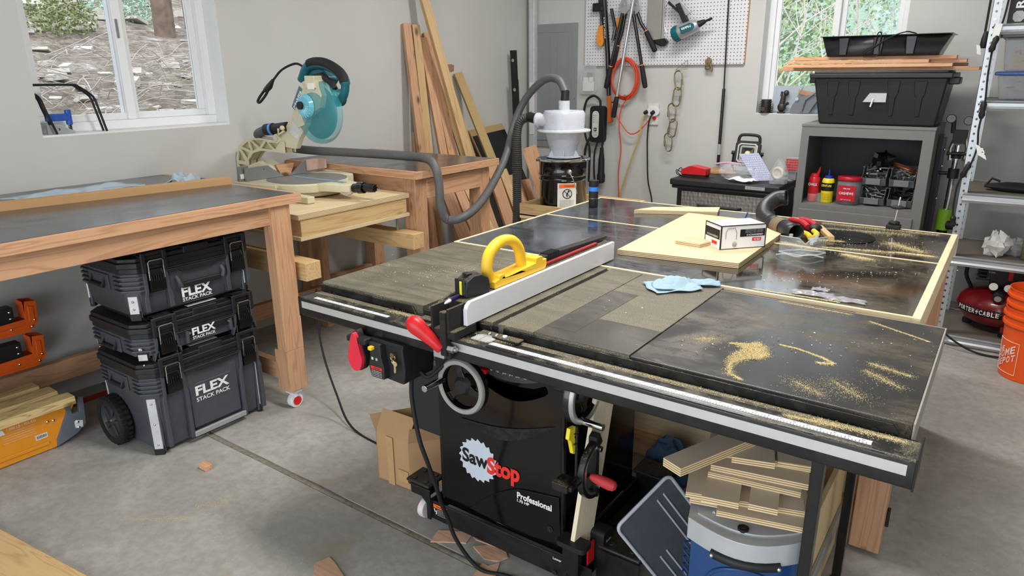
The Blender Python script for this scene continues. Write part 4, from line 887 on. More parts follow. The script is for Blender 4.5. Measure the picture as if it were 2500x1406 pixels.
# ================================================================ ORANGE STAND BY THE WALL + FOLDING BENCH
for k, (z, lb) in enumerate(((.43, 'upper orange U-shaped steel bracket with black block, leaning by the wall'), (.265, 'lower orange U-shaped steel bracket with black block, resting on the stretcher'))):
    t = empty('steel_bracket', (-1.72, -.33, z), lb, 'bracket', 'orange steel brackets')
    y1 = -.245-.012*k*-1; U = [(-.62, z), (-.30, z), (-.262, z+.035), (-.255, z+.135), (-.30, z+.142), (-.31, z+.062), (-.62, z+.050)]
    for xx in (-1.745, -1.675): MB().prism(U, (xx, 0, 0), Y, Z, V(.003, 0, 0)).build('cheek_plate', ORG, t, bevel=.001)
    MB().prism([(-.30, z), (-.262, z+.035), (-.255, z+.135), (-.258, z+.135), (-.266, z+.037), (-.302, z+.003)], (-1.742, 0, 0), Y, Z, V(.067, 0, 0)).box((-1.742, -.62, z), (-1.675, -.30, z+.003)).box((-1.742, -.31, z+.062), (-1.675, -.307, z+.142)).build('web_plate', ORG, t)
    MB().prism([(-.60, z+.012), (-.305, z+.012), (-.275, z+.04), (-.272, z+.115), (-.292, z+.118), (-.297, z+.052), (-.32, z+.036), (-.60, z+.030)], (-1.672, 0, 0), Y, Z, V(.004, 0, 0)).build('pressed_rib', ORG, t, bevel=.002)
    bl = MB().box((-1.742, -.60, z+.055), (-1.685, -.345, z+.125)).build('black_block', BLKM, t, bevel=.002)
    for (yy, zz) in ((-.275, z+.05), (-.29, z+.022), (-.36, z+.105), (-.36, z+.075), (-.37, z+.03)): MB().sphere((-1.670 if zz < z+.06 else -1.684, yy, zz), (.004, .006, .006), 10, 6).build('bolt_head', CHROME, t)
fb_ = empty('folding_work_bench', (-1.33, -.5, 0), 'folded orange and grey work bench with wooden jaws lying on the floor at left', 'work bench')
WBO = plain('bench_orange', (226, 146, 34), .4, vary=.05)
fy1 = -.30
MB().prism([(-1.0, .005), (-.405, .005), (-.310, .165), (-.310, .205), (-1.0, .205)], (-1.352, 0, 0), Y, Z, V(.004, 0, 0)).box((-1.62, -1.0, .005), (-1.352, -.41, .012)).build('side_panel', WBO, fb_, bevel=.001)
MB().box((-1.347, -1.0, .030), (-1.342, -.43, .044)).build('pressed_rib', WBO, fb_, bevel=.003)
MB().prism([(-.405, .008), (-.318, .035), (-.280, .065), (-.272, .190), (-.292, .196), (-.296, .13), (-.325, .13), (-.330, .198), (-.352, .196), (-.345, .145), (-.40, .04)], (-1.36, 0, 0), Y, Z, V(.022, 0, 0)).build('grey_bracket', plain('bench_grey_bracket', (98, 104, 114), .45), fb_, bevel=.003)
for i, (xa, xb, dz) in enumerate(((-1.37, -1.30, 0), (-1.47, -1.385, .012), (-1.56, -1.485, .02))):
    MB().box((xa-.0, -1.0, .185+dz*.5), (xb, -.315-.03*i, .222+dz)).build('wooden_jaw', wood('worn_jaw_wood', (214, 186, 130), (110, 84, 50), 'y', .8, 1.4), fb_, bevel=.003)
MB().box((-1.60, -1.0, .02), (-1.36, -.42, .17)).build('folded_legs', BLKM, fb_, bevel=.004)
for y, z in ((-.37, .188), (-.42, .178), (-.42, .13), (-.398, .127), (-.312, .085), (-.312, .06), (-.395, .022)): MB().sphere((-1.345 if y < -.35 else -1.336, y, z), (.004, .006, .006), 10, 6).build('rivet', CHROME, fb_)
text('1,000 LB / 453 KG', (-1.3475, -.565, .150), (0, .105, -.0), (0, 0, .012), LETW, fb_, depth=.0006)
for i in range(5): text('Maximum load when clamped flat on level floor', (-1.3475, -.585, .138-i*.010), (0, .12-.01*(i % 2), 0), (0, 0, .004), LETW, fb_, depth=.0004)
quad('bar_label', (-1.3475, -.475, .065), (0, .045, 0), (0, 0, .022), PAPER, fb_)
mk = MB()
for i in range(14): mk.box((-1.3468, -.472+i*.0028, .069), (-1.3466, -.472+i*.0028+.0014*(1+i % 2)*.7, .083))
mk.build('bar_code', LETK, fb_, smooth=0)
MB().prism([(0, 0), (.026, 0), (.019, .022), (.007, .022)], (-1.3475, -.600, .14), Y, Z, V(.0006, 0, 0)).ring((-1.3470, -.587, .165), (1, 0, 0), .004, .001, 14, 5).build('weight_symbol', LETW, fb_, smooth=0)
MB().prism([(0, .006), (.03, 0), (.034, .03), (.008, .042), (0, .036)], (-1.3375, -.325, .055), Y, Z, V(.0006, 0, 0)).build('grey_bracket_label', PAPER, fb_, smooth=0)
quad('photo_label', (-1.3475, -.66, .08), (0, .048, 0), (0, 0, .07), plain('printed_picture', (96, 104, 90), .5, vary=.5, scale=60), fb_)
# ================================================================ THINGS ON BENCH 1
tag(board('cardboard_strip', (-1.58, -1.3, 1.035), (-1.285, .525, 1.035), .032, .062, (1, 0, 0), plain('kraft_strip', (186, 146, 100), .8, vary=.06), bevel=.001), 'long brown cardboard strip box lying along the near workbench', 'cardboard')
def crumple(name, c, s, m, label, cat, n=18, amp=.5, seed=1, z0=None, thin=False):
    rnd = random.Random(seed)
    ph = [rnd.uniform(0, 6) for _ in range(8)]
    def fn(u, v):
        a = 2*PI*u; b = -PI/2+PI*min(.985, max(.015, v))
        k = 1+amp*(.35*math.sin(3*a+ph[0]+2*b)+.25*math.sin(5*a+ph[1]-3*b)+.2*math.sin(7*b+ph[2]+a)+.2*math.sin(9*a+4*b+ph[3]))+rnd.uniform(-.05, .05)*amp
        z = c[2]+s[2]*(1+math.sin(b)*k)/2
        return (c[0]+s[0]*math.cos(a)*math.cos(b)*k/2, c[1]+s[1]*math.sin(a)*math.cos(b)*k/2, max(c[2], z))
    o = MB().grid(fn, n, max(8, n//2), True).build(name, m, smooth=25); tag(o, label, cat); return o
PLB = film('blue_tinted_plastic', (190, 208, 222), .7, .2)
CLP = film('clear_film', (214, 218, 222), .26)
def sheet(name, c, w, l, rz, h, m, label, cat, seed=1, n=22, parent=None, freq=1.0):
    """a wrinkled sheet lying on a surface: centre c, size w x l, ripple height h"""
    rnd = random.Random(seed); ph = [rnd.uniform(0, 6) for _ in range(9)]; R = Matrix.Rotation(rz, 4, 'Z')
    def fn(u, v):
        x = (u-.5)*w*(1+.06*math.sin(9*v+ph[7])); y = (v-.5)*l*(1+.06*math.sin(8*u+ph[8]))
        z = h*(.5+.28*math.sin((11*u+3*v)*freq+ph[0])+.22*math.sin((7*v-6*u)*freq+ph[1])+.16*math.sin((19*u+13*v)*freq+ph[2])+.12*math.sin((23*v-9*u)*freq+ph[3]))
        z = max(.0006, z)*(.35+.65*math.sin(PI*min(1, max(0, u)))*math.sin(PI*min(1, max(0, v)))) + .0008
        return V(*c)+(R @ V(x, y, z))
    o = MB().grid(fn, n, n).build(name, m, parent, smooth=20, solid=.0008)
    if label: tag(o, label, cat)
    return o
sheet('plastic_film', (-1.62, -.02, 1.021), .22, .52, .12, .030, PLB, 'pale blue plastic film lying behind the cardboard strip on the near workbench', 'plastic film', 3)
sheet('plastic_film', (-1.50, .42, 1.021), .14, .14, .5, .060, PLB, 'small crumpled blue plastic piece behind the far end of the cardboard strip', 'plastic film', 5)
box('blue_rule', (-1.50, .53-.03, 1.0205), (-1.33, .53+.008-.03+.01, 1.032), plain('navy_rule', (28, 58, 104), .4), bevel=.001)
tag(bpy.data.objects['blue_rule'], 'short blue bar at the end of the near workbench by the miter saw', 'bar')
# ================================================================ WINDOW SILL: rod stands and blue clamp
WR = plain('black_rod', (18, 18, 19), .35)
for k, (x, lb) in enumerate(((-1.895, 'bent black rod frame on the left window sill, nearer the room'), (-1.93, 'bent black rod frame on the left window sill, against the sash'))):
    MBk = MB().tube(spline([(x, .285, 1.262), (x, .262, 1.375), (x, .252, 1.418), (x, .236, 1.440), (x, .19, 1.475), (x, .165, 1.484), (x, .02, 1.486), (x, -.004, 1.486)], 5), .0055, 10)
    tag(MBk.build('rod_frame', WR), lb, 'rod frame', 'black rod frames on the sill')
for k, (x, lb) in enumerate(((-1.90, 'short bent black rod beside the blue clamp, in front'), (-1.93, 'short bent black rod beside the blue clamp, behind'))):
    tag(MB().tube(spline([(x, .060, 1.262), (x, .030, 1.37), (x, .018, 1.42), (x, .004, 1.44), (x, -.004, 1.445)], 5), .0055, 10).build('rod_frame', WR), lb, 'rod frame', 'short black rods on the sill')
bc = empty('pocket_clamp', (-1.93, .08, 1.2605), 'small blue and steel clamp on the left window sill', 'clamp')
MB().box((-1.945, .035, 1.32), (-1.915, .13, 1.355)).cyl((-1.93, .135, 1.30), (-1.93, .135, 1.372), .014).build('blue_body', plain('blue_clamp', (40, 84, 170), .3), bc, bevel=.004)
MB().prism([(.03, 1.2605), (.15, 1.2605), (.15, 1.272), (.09, 1.30), (.03, 1.305)], (-1.94, 0, 0), Y, Z, V(.02, 0, 0), holes=[circ(.08, 1.281, .006, 10)]).build('steel_base', ZINC, bc, bevel=.002)
MB().tube([(-1.93+.008*math.cos(k*.9), .135+.008*math.sin(k*.9), 1.272+k*.0009) for k in range(36)], .0018, 6).build('spring', BLKM, bc)
# ================================================================ MITER SAW
mi = empty('miter_saw', (-1.3, 1.0, .906), 'cream and teal miter saw with round clear guard on the plywood stand', 'miter saw')
CR = CREAM; TT = film('guard_teal', (60, 164, 172), .50, .08); AL = plain('cast_aluminium', (150, 152, 152), .4, .6)
c0 = V(-1.30, 1.0, 0)
MB().lathe((-1.30, 1.0, .906), (0, 0, 1), [(.10, .004), (.195, .008), (.205, .022), (.20, .030)], 48).build('base_plate', CR, mi, bevel=.002)
MB().lathe((-1.30, 1.0, .934), (0, 0, 1), [(.205, 0), (.222, .006), (.222, .044), (.216, .050)], 56).build('turntable', CR, mi, bevel=.002)
MB().lathe((-1.30, 1.0, .984), (0, 0, 1), [(.214, 0), (.210, .002), (.0, .0021)], 56).build('table_surface', AL, mi, smooth=20)
MB().prism([(-1.12, .90), (-.96, .945), (-.935, .97), (-.935, 1.03), (-.96, 1.055), (-1.12, 1.10)], (0, 0, .944), X, Y, V(0, 0, .041)).build('turntable_nose', CR, mi, bevel=.005)
box('kerf_plate', (-1.42, .988, .986), (-1.0, 1.014, .9885), plain('kerf_blue', (120, 150, 168), .5), mi)
for sy in (-1, 1):
    MB().prism([(-1.50, 1+sy*.10), (-1.34, 1+sy*.10), (-1.22, 1+sy*.26), (-1.36, 1+sy*.30), (-1.52, 1+sy*.30)], (0, 0, .940), X, Y, V(0, 0, .046)).build('side_wing', CR, mi, bevel=.004)
    MB().prism([(1+sy*.02, .987), (1+sy*.26, .987), (1+sy*.26, 1.055), (1+sy*.12, 1.055), (1+sy*.085, 1.03)], (-1.475, 0, 0), Y, Z, V(.014, 0, 0), holes=[circ(1+sy*.15, 1.035, .006, 10)]).build('fence', AL, mi, bevel=.001)
    MB().prism([(-1.42, 1+sy*.17), (-1.30, 1+sy*.17), (-1.10, 1+sy*.185), (-1.01, 1+sy*.19), (-1.01, 1+sy*.235), (-1.14, 1+sy*.245), (-1.42, 1+sy*.25)], (0, 0, .907), X, Y, V(0, 0, .034)).build('foot', CR, mi, bevel=.005)
MB().box((-1.495, .715, .975), (-1.485, .775, 1.065)).build('sliding_fence_end', AL, mi, bevel=.001); quad('fence_label', (-1.484, .722, 1.0), (0, .04, 0), (0, 0, .025), PAPER, mi)
MB().box((-1.47, 1.13, 1.0), (-1.455, 1.27, 1.06)).build('wood_fence_face', plain('pinkish_wood', (196, 164, 150), .7), mi)
MB().prism([(-.06, .06), (.06, .06), (.03, 0), (-.03, 0)], (-1.474, 1.0, .99), Y, Z, V(-.02, 0, 0)).build('wood_insert', cedar('y'), mi)
gp = MB().cyl((-.935, 1.0, .962), (-.905, 1.005, .966), .024).cyl((-.905, 1.005, .966), (-.868, 1.01, .970), .030).cyl((-.868, 1.01, .970), (-.80, 1.02, .972), .019).build('miter_handle', plain('gloss_black_knob', (12, 12, 13), .15, coat=.6), mi, bevel=.003)
for k in range(8):
    a = 2*PI*k/8; MB().cyl((-.866, 1.01+.019*math.cos(a), .970+.019*math.sin(a)), (-.802, 1.02+.019*math.cos(a), .972+.019*math.sin(a)), .0035, seg=8).build('knob_flute', MATS['gloss_black_knob'], gp)
MB().tube([(-.96, .93, .95), (-.93, .94, .935), (-.92, .97, .94), (-.93, 1.0, .95)], .004, 8).build('lock_lever', ZINC, mi)
MB().tube(spline([(-1.36, .80, .955), (-1.30, .76, .968), (-1.22, .755, .966), (-1.17, .77, .955), (-1.16, .79, .935)], 5), .004, 8).build('carry_rail', ZINC, mi)
# curved rear arm with truss
outer = [(-1.845, .912), (-1.872, .93), (-1.868, 1.06), (-1.835, 1.13), (-1.76, 1.175), (-1.66, 1.188), (-1.42, 1.175)]
inner = [(-1.42, 1.115), (-1.62, 1.118), (-1.70, 1.10), (-1.755, 1.055), (-1.775, .98), (-1.77, .912)]
tr = [[(-1.46, 1.166), (-1.50, 1.128), (-1.55, 1.166)], [(-1.57, 1.172), (-1.52, 1.128), (-1.62, 1.130)], [(-1.59, 1.176), (-1.635, 1.134), (-1.70, 1.172)], [(-1.72, 1.168), (-1.655, 1.130), (-1.71, 1.110)], [(-1.74, 1.163), (-1.72, 1.112), (-1.80, 1.130)], [(-1.815, 1.12), (-1.735, 1.10), (-1.768, 1.06)], [(-1.83, 1.11), (-1.782, 1.05), (-1.856, 1.05)], [(-1.857, 1.03), (-1.785, 1.03), (-1.79, .96)]]
for y in (.962, 1.032): MB().prism(outer+inner, (0, y, 0), X, Z, V(0, .008, 0), holes=tr).build('truss_arm', CR, mi, smooth=30)
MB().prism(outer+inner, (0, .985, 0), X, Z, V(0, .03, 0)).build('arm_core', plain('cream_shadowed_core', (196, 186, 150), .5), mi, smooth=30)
MB().prism([(-1.84, .907), (-1.48, .907), (-1.48, .98), (-1.56, 1.03), (-1.64, 1.06), (-1.74, 1.03), (-1.84, .98)], (0, .95, 0), X, Z, V(0, .10, 0)).build('bevel_housing', CR, mi, bevel=.006)
for (x, z) in ((-1.66, 1.02), (-1.63, 1.025), (-1.72, .98), (-1.58, .99)): MB().cyl((x, .95, z), (x, .945, z), .008).cyl((x, .945, z), (x, .943, z), .004).build('housing_bolt', plain('brassy_bolt', (150, 132, 90), .4, .7), mi)
# pivot and head plate
MB().cyl((-1.47, .955, 1.19), (-1.47, 1.05, 1.19), .026).cyl((-1.47, .95, 1.19), (-1.47, .955, 1.19), .014).build('pivot_boss', CR, mi, bevel=.002)
MB().prism([(-1.47, 1.15), (-1.34, 1.14), (-1.30, 1.20), (-1.225, 1.27), (-1.245, 1.36), (-1.30, 1.36), (-1.38, 1.28), (-1.45, 1.21)], (0, .975, 0), X, Z, V(0, .035, 0)).build('head_plate', CR, mi, bevel=.004)
quad('rating_label', (-1.375, .9745, 1.225), (.062, 0, -.035), (.040, 0, .062), plain('printed_label', (206, 206, 206), .5, vary=.25, scale=200), mi)
MB().tube([(-1.40, .96, 1.235), (-1.43, .945, 1.215), (-1.42, .94, 1.245)], .007, 8).sphere((-1.40, .95, 1.25), .013).build('lock_knob', CR, mi)
bctr = V(-1.150, 1.0, 1.335)
up = [(bctr.x+.165*math.cos(math.radians(a)), bctr.z+.165*math.sin(math.radians(a))) for a in range(78, 216, 6)]
MB().prism(up+[(-1.235, 1.27), (-1.205, 1.31), (-1.10, 1.36), (-1.08, 1.42)], (0, .965, 0), X, Z, V(0, .07, 0)).build('upper_blade_case', CR, mi, bevel=.006)
MB().cyl((bctr.x-.05, .962, bctr.z+.03), (bctr.x-.05, .94, bctr.z+.03), .062, .050).build('arbor_cap', film('arbor_teal', (120, 206, 226), .75, .08), mi, bevel=.003)
MB().cyl((bctr.x-.065, .945, bctr.z+.035), (bctr.x-.065, .925, bctr.z+.035), .020).build('arbor_nut', BLKM, mi, bevel=.002)
bl = MB().lathe(bctr-V(0, .001, 0), (0, 1, 0), [(.012, 0), (.135, 0), (.135, .0025), (.012, .0025)], 60).build('blade', plain('blade_steel', (112, 114, 120), .35, .6), mi, smooth=20)
gd = MB().lathe(bctr-V(0, .030, 0), (0, 1, 0), [(.0, -.006), (.10, -.005), (.140, .0), (.156, .010), (.160, .030), (.156, .050), (.140, .060)], 64, cap=False).build('blade_guard', TT, mi, smooth=40)
rbm = MB()
for k in range(10):
    a = math.radians(180+k*20); d = V(math.cos(a), 0, math.sin(a)); rbm.cyl(V(bctr.x-.05, .939, bctr.z+.03)+d*.018, V(bctr.x-.05, .944, bctr.z+.03)+d*.056, .0022, seg=6)
rbm.build('cap_ribs', plain('pale_cyan', (170, 222, 236), .25), gd)
quad('brand_plate', (-1.298, .9635, 1.345), (.075, 0, .105), (-.022, 0, .016), plain('plate_blue', (70, 110, 130), .4), mi); text('Makita', (-1.292, .9635, 1.349), (.062, 0, .088), (-.014, 0, .011), LETW, mi, off=.02, depth=.0014)
MB().box((-1.19, .955, 1.455), (-1.115, 1.02, 1.515)).build('guard_bracket', CR, mi, bevel=.004); MB().box((-1.165, .950, 1.45), (-1.12, .957, 1.48)).build('bracket_label', PAPER, mi)
MB().prism([(-1.32, 1.42), (-1.16, 1.44), (-1.10, 1.50), (-1.14, 1.55), (-1.24, 1.545), (-1.31, 1.50)], (0, 1.03, 0), X, Z, V(0, .09, 0)).build('motor_housing', TEAL, mi, bevel=.015, seg=3)
MB().cyl((-1.22, 1.04, 1.40), (-1.22, 1.22, 1.40), .052, .046).build('motor', TEAL, mi, bevel=.01)
hl = spline([(-1.30, 1.03, 1.49), (-1.24, 1.03, 1.560), (-1.13, 1.03, 1.572), (-1.02, 1.03, 1.535), (-.975, 1.03, 1.485), (-.99, 1.03, 1.42), (-1.05, 1.03, 1.385), (-1.11, 1.03, 1.41)], 7)
MB().tube(hl, [.026 if i < 30 else .021 for i in range(len(hl))], 14).build('handle', TEAL, mi, smooth=60)
MB().tube([p+V(0, -.004, .006) for p in hl[8:30]], .0255, 14).build('handle_grip', RUB, mi, smooth=60)
MB().tube([(-1.22, 1.02, 1.50), (-1.13, 1.02, 1.515), (-1.06, 1.02, 1.48), (-1.04, 1.02, 1.45)], .016, 10).build('trigger', BLKM, mi)
MB().cyl((-1.19, 1.03, 1.585), (-1.19, 1.03, 1.60), .006).build('lock_off_button', BLKM, mi)
ad = MB().cyl((-1.40, .985, 1.255), (-1.545, .965, 1.235), .026).cyl((-1.50, .972, 1.241), (-1.56, .962, 1.234), .031).build('dust_port', BLKM, mi, bevel=.002)
MB().cyl((-1.505, .971, 1.240), (-1.520, .969, 1.238), .0325).build('blue_ring', plain('ring_blue', (70, 140, 220), .4), ad)
cable('cord', [(-1.27, 1.03, 1.555), (-1.33, 1.02, 1.575), (-1.42, 1.0, 1.545), (-1.48, .98, 1.49)], .006, RUB, mi)
pg = MB().tube([(-1.475, .98, 1.495), (-1.505, .975, 1.462), (-1.535, .97, 1.44)], [.008, .017, .015], 10).build('cord_clip', BLKM, mi)
MB().tube(spline([(-1.525, .97, 1.455), (-1.575, .965, 1.415), (-1.60, .96, 1.385), (-1.585, .96, 1.378), (-1.545, .968, 1.41), (-1.515, .97, 1.44)], 5), .007, 8).build('clip_loop', BLKM, pg)
# ================================================================ HOSES, CYCLONE, DRUM
HG = plain('hose_grey', (92, 92, 92), .5)
tag(hose('vacuum_hose', [(-1.56, .962, 1.234), (-1.66, .98, 1.20), (-1.70, 1.10, 1.14), (-1.55, 1.20, 1.105), (-1.30, 1.32, 1.092), (-.98, 1.42, 1.082), (-.80, 1.415, 1.078), (-.735, 1.41, 1.03), (-.715, 1.41, .94), (-.71, 1.41, .82), (-.69, 1.44, .75), (-.62, 1.50, .765), (-.68, 1.72, .80), (-.80, 2.02, .88), (-.87, 2.25, 1.02), (-.90, 2.38, 1.20), (-.84, 2.43, 1.36), (-.70, 2.43, 1.475), (-.59, 2.42, 1.475), (-.525, 2.40, 1.40)], .0235, HG, pitch=.0075, amp=.0012, seg=16), 'long grey ribbed hose from the miter saw looping up to the top of the cyclone', 'hose')
tag(hose('vacuum_hose', [(-.84, 2.30, .03), (-.84, 2.30, .30), (-.825, 2.30, .62), (-.825, 2.30, 1.0), (-.825, 2.31, 1.17), (-.80, 2.33, 1.235), (-.745, 2.36, 1.25)], .0285, plain('hose_dark_grey', (74, 75, 72), .55), pitch=.0135, amp=.0035, seg=16), 'dark grey corrugated hose rising beside the drum into the cyclone inlet', 'hose')
cy = empty('cyclone_separator', (-.52, 2.38, 1.0), 'translucent white dust cyclone standing on the black drum', 'dust separator')
MW = film('translucent_poly', (206, 210, 218), .88, .28, .02)
MB().lathe((-.52, 2.38, 0), (0, 0, 1), [(.108, 1.012), (.072, 1.022), (.078, 1.03), (.118, 1.160), (.122, 1.164), (.160, 1.166), (.160, 1.180), (.128, 1.184), (.130, 1.275), (.122, 1.292), (.040, 1.298)], 48).build('cone', MW, cy, smooth=40)
MB().lathe((-.52, 2.38, 0), (0, 0, 1), [(.158, 1.171), (.166, 1.171), (.166, 1.178), (.158, 1.178)], 48, cap=False).build('flange_seam', plain('seam_white', (214, 216, 212), .4), cy)
MB().cyl((-.52, 2.38, 1.29), (-.52, 2.38, 1.352), .034).build('outlet_collar', MW, cy, bevel=.002)
MB().cyl((-.66, 2.31, 1.235), (-.50, 2.31, 1.235), .038).cyl((-.672, 2.31, 1.235), (-.655, 2.31, 1.235), .046).build('inlet_pipe', MW, cy, bevel=.002)
MB().cyl((-.52, 2.385, 1.33), (-.522, 2.395, 1.41), .026).build('outlet_cuff', BLKM, cy, bevel=.002); MB().cyl((-.66, 2.312, 1.237), (-.765, 2.352, 1.25), .031).build('inlet_cuff', BLKM, cy, bevel=.002)
for a in range(6):
    c, s_ = math.cos(a*PI/3), math.sin(a*PI/3); MB().prism([(.070, 1.014), (.112, 1.014), (.083, 1.06)], (-.52, 2.38, 0), (c, s_, 0), Z, V(-s_, c, 0)*.004).build('base_fin', MW, cy); MB().sphere((-.52+.122*c, 2.38+.122*s_, 1.163), .005, 8, 6).build('flange_bolt', STEEL, cy)
dr = empty('steel_drum', (-.52, 2.38, .655), 'glossy black steel pail with silver lid ring under the cyclone', 'drum')
DG = plain('drum_gloss', (13, 13, 14), .12, coat=.5)
MB().lathe((-.52, 2.38, 0), (0, 0, 1), [(.138, .656), (.150, .66), (.150, .87), (.155, .876), (.150, .882), (.151, .90), (.157, .906), (.152, .912), (.154, .985), (.16, .995)], 56).build('pail', DG, dr, smooth=50)
MB().lathe((-.52, 2.38, 0), (0, 0, 1), [(.158, .998), (.155, 1.006), (.10, 1.008), (.0, 1.008)], 48).build('drum_lid', DG, dr)
rg = MB().ring((-.52, 2.38, 1.0), (0, 0, 1), .161, .0075, 56, 10).build('lid_ring', CHROME, dr)
MB().tube([(-.66, 2.29, .995), (-.62, 2.245, .995), (-.54, 2.212, .995), (-.50, 2.21, .997)], .005, 8).box((-.655, 2.27, .985), (-.63, 2.29, 1.0)).build('ring_latch', CHROME, rg)
MB().sphere((-.408, 2.268, .935), (.016, .012, .016)).build('handle_ear', ZINC, dr); cable('bail_wire', [(-.405, 2.262, .935), (-.375, 2.26, .89), (-.365, 2.28, .83), (-.372, 2.30, .80)], .002, ZINC, dr)
ld_ = MB()
for k in range(7):
    a0 = math.radians(-72+k*6.5); a1 = math.radians(-72+(k+1)*6.5)
    ld_.add([(-.52+.1515*math.cos(a0), 2.38+.1515*math.sin(a0), .70), (-.52+.1515*math.cos(a1), 2.38+.1515*math.sin(a1), .70), (-.52+.1515*math.cos(a1), 2.38+.1515*math.sin(a1), .865), (-.52+.1515*math.cos(a0), 2.38+.1515*math.sin(a0), .865)], [(0, 1, 2, 3)])
lb_ = ld_.build('warning_label', PAPER, dr)
nx = V(math.cos(math.radians(-49)), math.sin(math.radians(-49)), 0); tx = V(-nx.y, nx.x, 0); bc_ = V(-.52, 2.38, 0)+nx*.1535
quad('warning_header', bc_-tx*.052+Z*.838, tx*.10, Z*.022, MATS['warning_orange'], dr); text('WARNING', bc_-tx*.02+Z*.843, tx*.06, Z*.010, LETK, dr, depth=.0012)
MB().ring(bc_+Z*.80, nx, .028, .0025, 30, 6).tube([bc_+tx*.018+Z*.782, bc_-tx*.018+Z*.818], .002, 6).sphere(bc_+tx*.008+Z*.815, .006, 10, 8).tube([bc_+tx*.004+Z*.808, bc_-tx*.004+Z*.795, bc_+Z*.782], .004, 6).build('warning_pictogram', LETK, dr)
for i in range(8): text('KEEP LID CLOSED AND CHILDREN AWAY', bc_-tx*.046+Z*(.758-i*.0065), tx*.088, Z*.0035, LETK, dr, depth=.0008)
# plywood tray + its low cart
ty = empty('plywood_tray', (-.45, 2.5, .60), 'shallow plywood tray on legs holding the black drum behind the outfeed table', 'tray')
for (a, b, ax) in (((-.735, 2.20, .645), (-.10, 2.218, .722), 'x'), ((-.735, 2.70, .645), (-.10, 2.718, .722), 'x'), ((-.735, 2.218, .645), (-.717, 2.70, .722), 'y'), ((-.118, 2.218, .645), (-.10, 2.70, .722), 'y')): box('tray_side', a, b, pine(ax), ty, bevel=.001)
box('tray_bottom', (-.735, 2.20, .627), (-.10, 2.718, .655), plyf('x'), ty, bevel=.001)
for x in (-.73, -.19):
    for y in (2.21, 2.62): box('leg', (x, y, 0), (x+.085, y+.085, .627), pine('z'), ty, bevel=.002)
# flashlight/canister on the outfeed table
cn = empty('spray_canister', (.102, 1.65, .8712), 'small black canister with a blue band standing at the far left of the outfeed table', 'canister')
MB().lathe((.102, 1.65, .8715), (0, 0, 1), [(.022, 0), (.0235, .003), (.0235, .038), (.022, .040), (.0235, .042), (.0235, .078)], 28).build('knurled_body', plain('ribbed_black', (34, 34, 34), .6), cn); MB().cyl((.102, 1.65, .913), (.102, 1.65, .915), .0242).build('silver_line', STEEL, cn)
MB().cyl((.102, 1.65, .950), (.102, 1.65, .972), .0238).build('blue_band', plain('band_blue', (60, 130, 230), .35), cn); MB().cyl((.102, 1.65, .972), (.102, 1.65, 1.004), .0245).build('cap', BLKM, cn, bevel=.002)
# ================================================================ LUMBER LEANING ON THE LEFT WALL
LR = [('leaning_stud', (-1.858, 2.418, 1.855), (-1.60, 2.36, 0), .060, .038, 'f', 'reddish fir stud leaning at the wall, leftmost of the leaning boards'),
      ('leaning_stud', (-1.845, 2.50, 1.85), (-1.61, 2.42, 0), .06, .03, 'p', 'pale knotty stud leaning behind the leftmost fir stud'),
      ('leaning_stud', (-1.835, 2.556, 1.765), (-1.46, 2.52, 0), .060, .03, 'f', 'fir stud crossing in front, second reddish one from the left'),
      ('leaning_stud', (-1.84, 2.615, 1.80), (-1.41, 2.60, 0), .072, .034, 'f', 'widest reddish fir stud in the middle of the leaning boards'),
      ('leaning_stud', (-1.852, 2.47, 2.40), (-1.315, 2.78, 0), .062, .038, 'p', 'tallest pale stud, reaching above the top of the photo'),
      ('leaning_board', (-1.865, 2.80, 1.49), (-1.34, 2.86, 0), .13, .016, 'm', 'wide tan fibreboard strip standing behind the tallest stud'),
      ('leaning_board', (-1.850, 2.965, 1.52), (-1.23, 3.12, 0), .075, .022, 'm', 'tan fibreboard strip leaning alone, right of the other boards'),
      ('leaning_stud', (-1.862, 2.47, 1.10), (-1.74, 2.40, 0), .05, .03, 'p', 'short pale offcut standing behind the bench, left of the studs')]
MDF = plain('fibreboard', (178, 152, 104), .8, vary=.05)
for (n, a, b, w_, t_, k, lb) in LR:
    m = {'f': fir('z'), 'p': pine('z'), 'm': MDF}[k]; a, b = V(*a), V(*b)
    tag(board(n, b+V(0, 0, .012), a, w_, t_, (1, -.35, .2), m, bevel=.002), lb, 'board', 'lumber leaning on the left wall')
for k in range(9):
    y = 2.2+.085*k; x = -1.28+.05*(k % 3)+.03*k; top = V(-1.52+.03*k, 2.33+.11*k, .86-.05*(k % 4)); b = V(x+.15, y+.12, .012)
    tag(board('short_offcut', b, top, .07 if k % 2 else .09, .03, (1, -.5, .2), (fir('z'), cedar('z'), pine('z'))[k % 3], bevel=.002), 'short wood offcut leaning low at the left wall behind the small bench legs', 'board', 'short offcuts leaning under and behind the small bench')
for k, (a, b) in enumerate((((-1.20, 3.0, .98), (-.78, 2.95, .012)), ((-1.10, 3.12, .86), (-.72, 3.02, .012)))):
    tag(board('short_offcut', b, a, .11, .035, (.4, -1, .2), fir('z'), bevel=.002), ('reddish offcut leaning right of the small bench leg', 'wide reddish offcut lowest, next to the corrugated hose')[k], 'board')
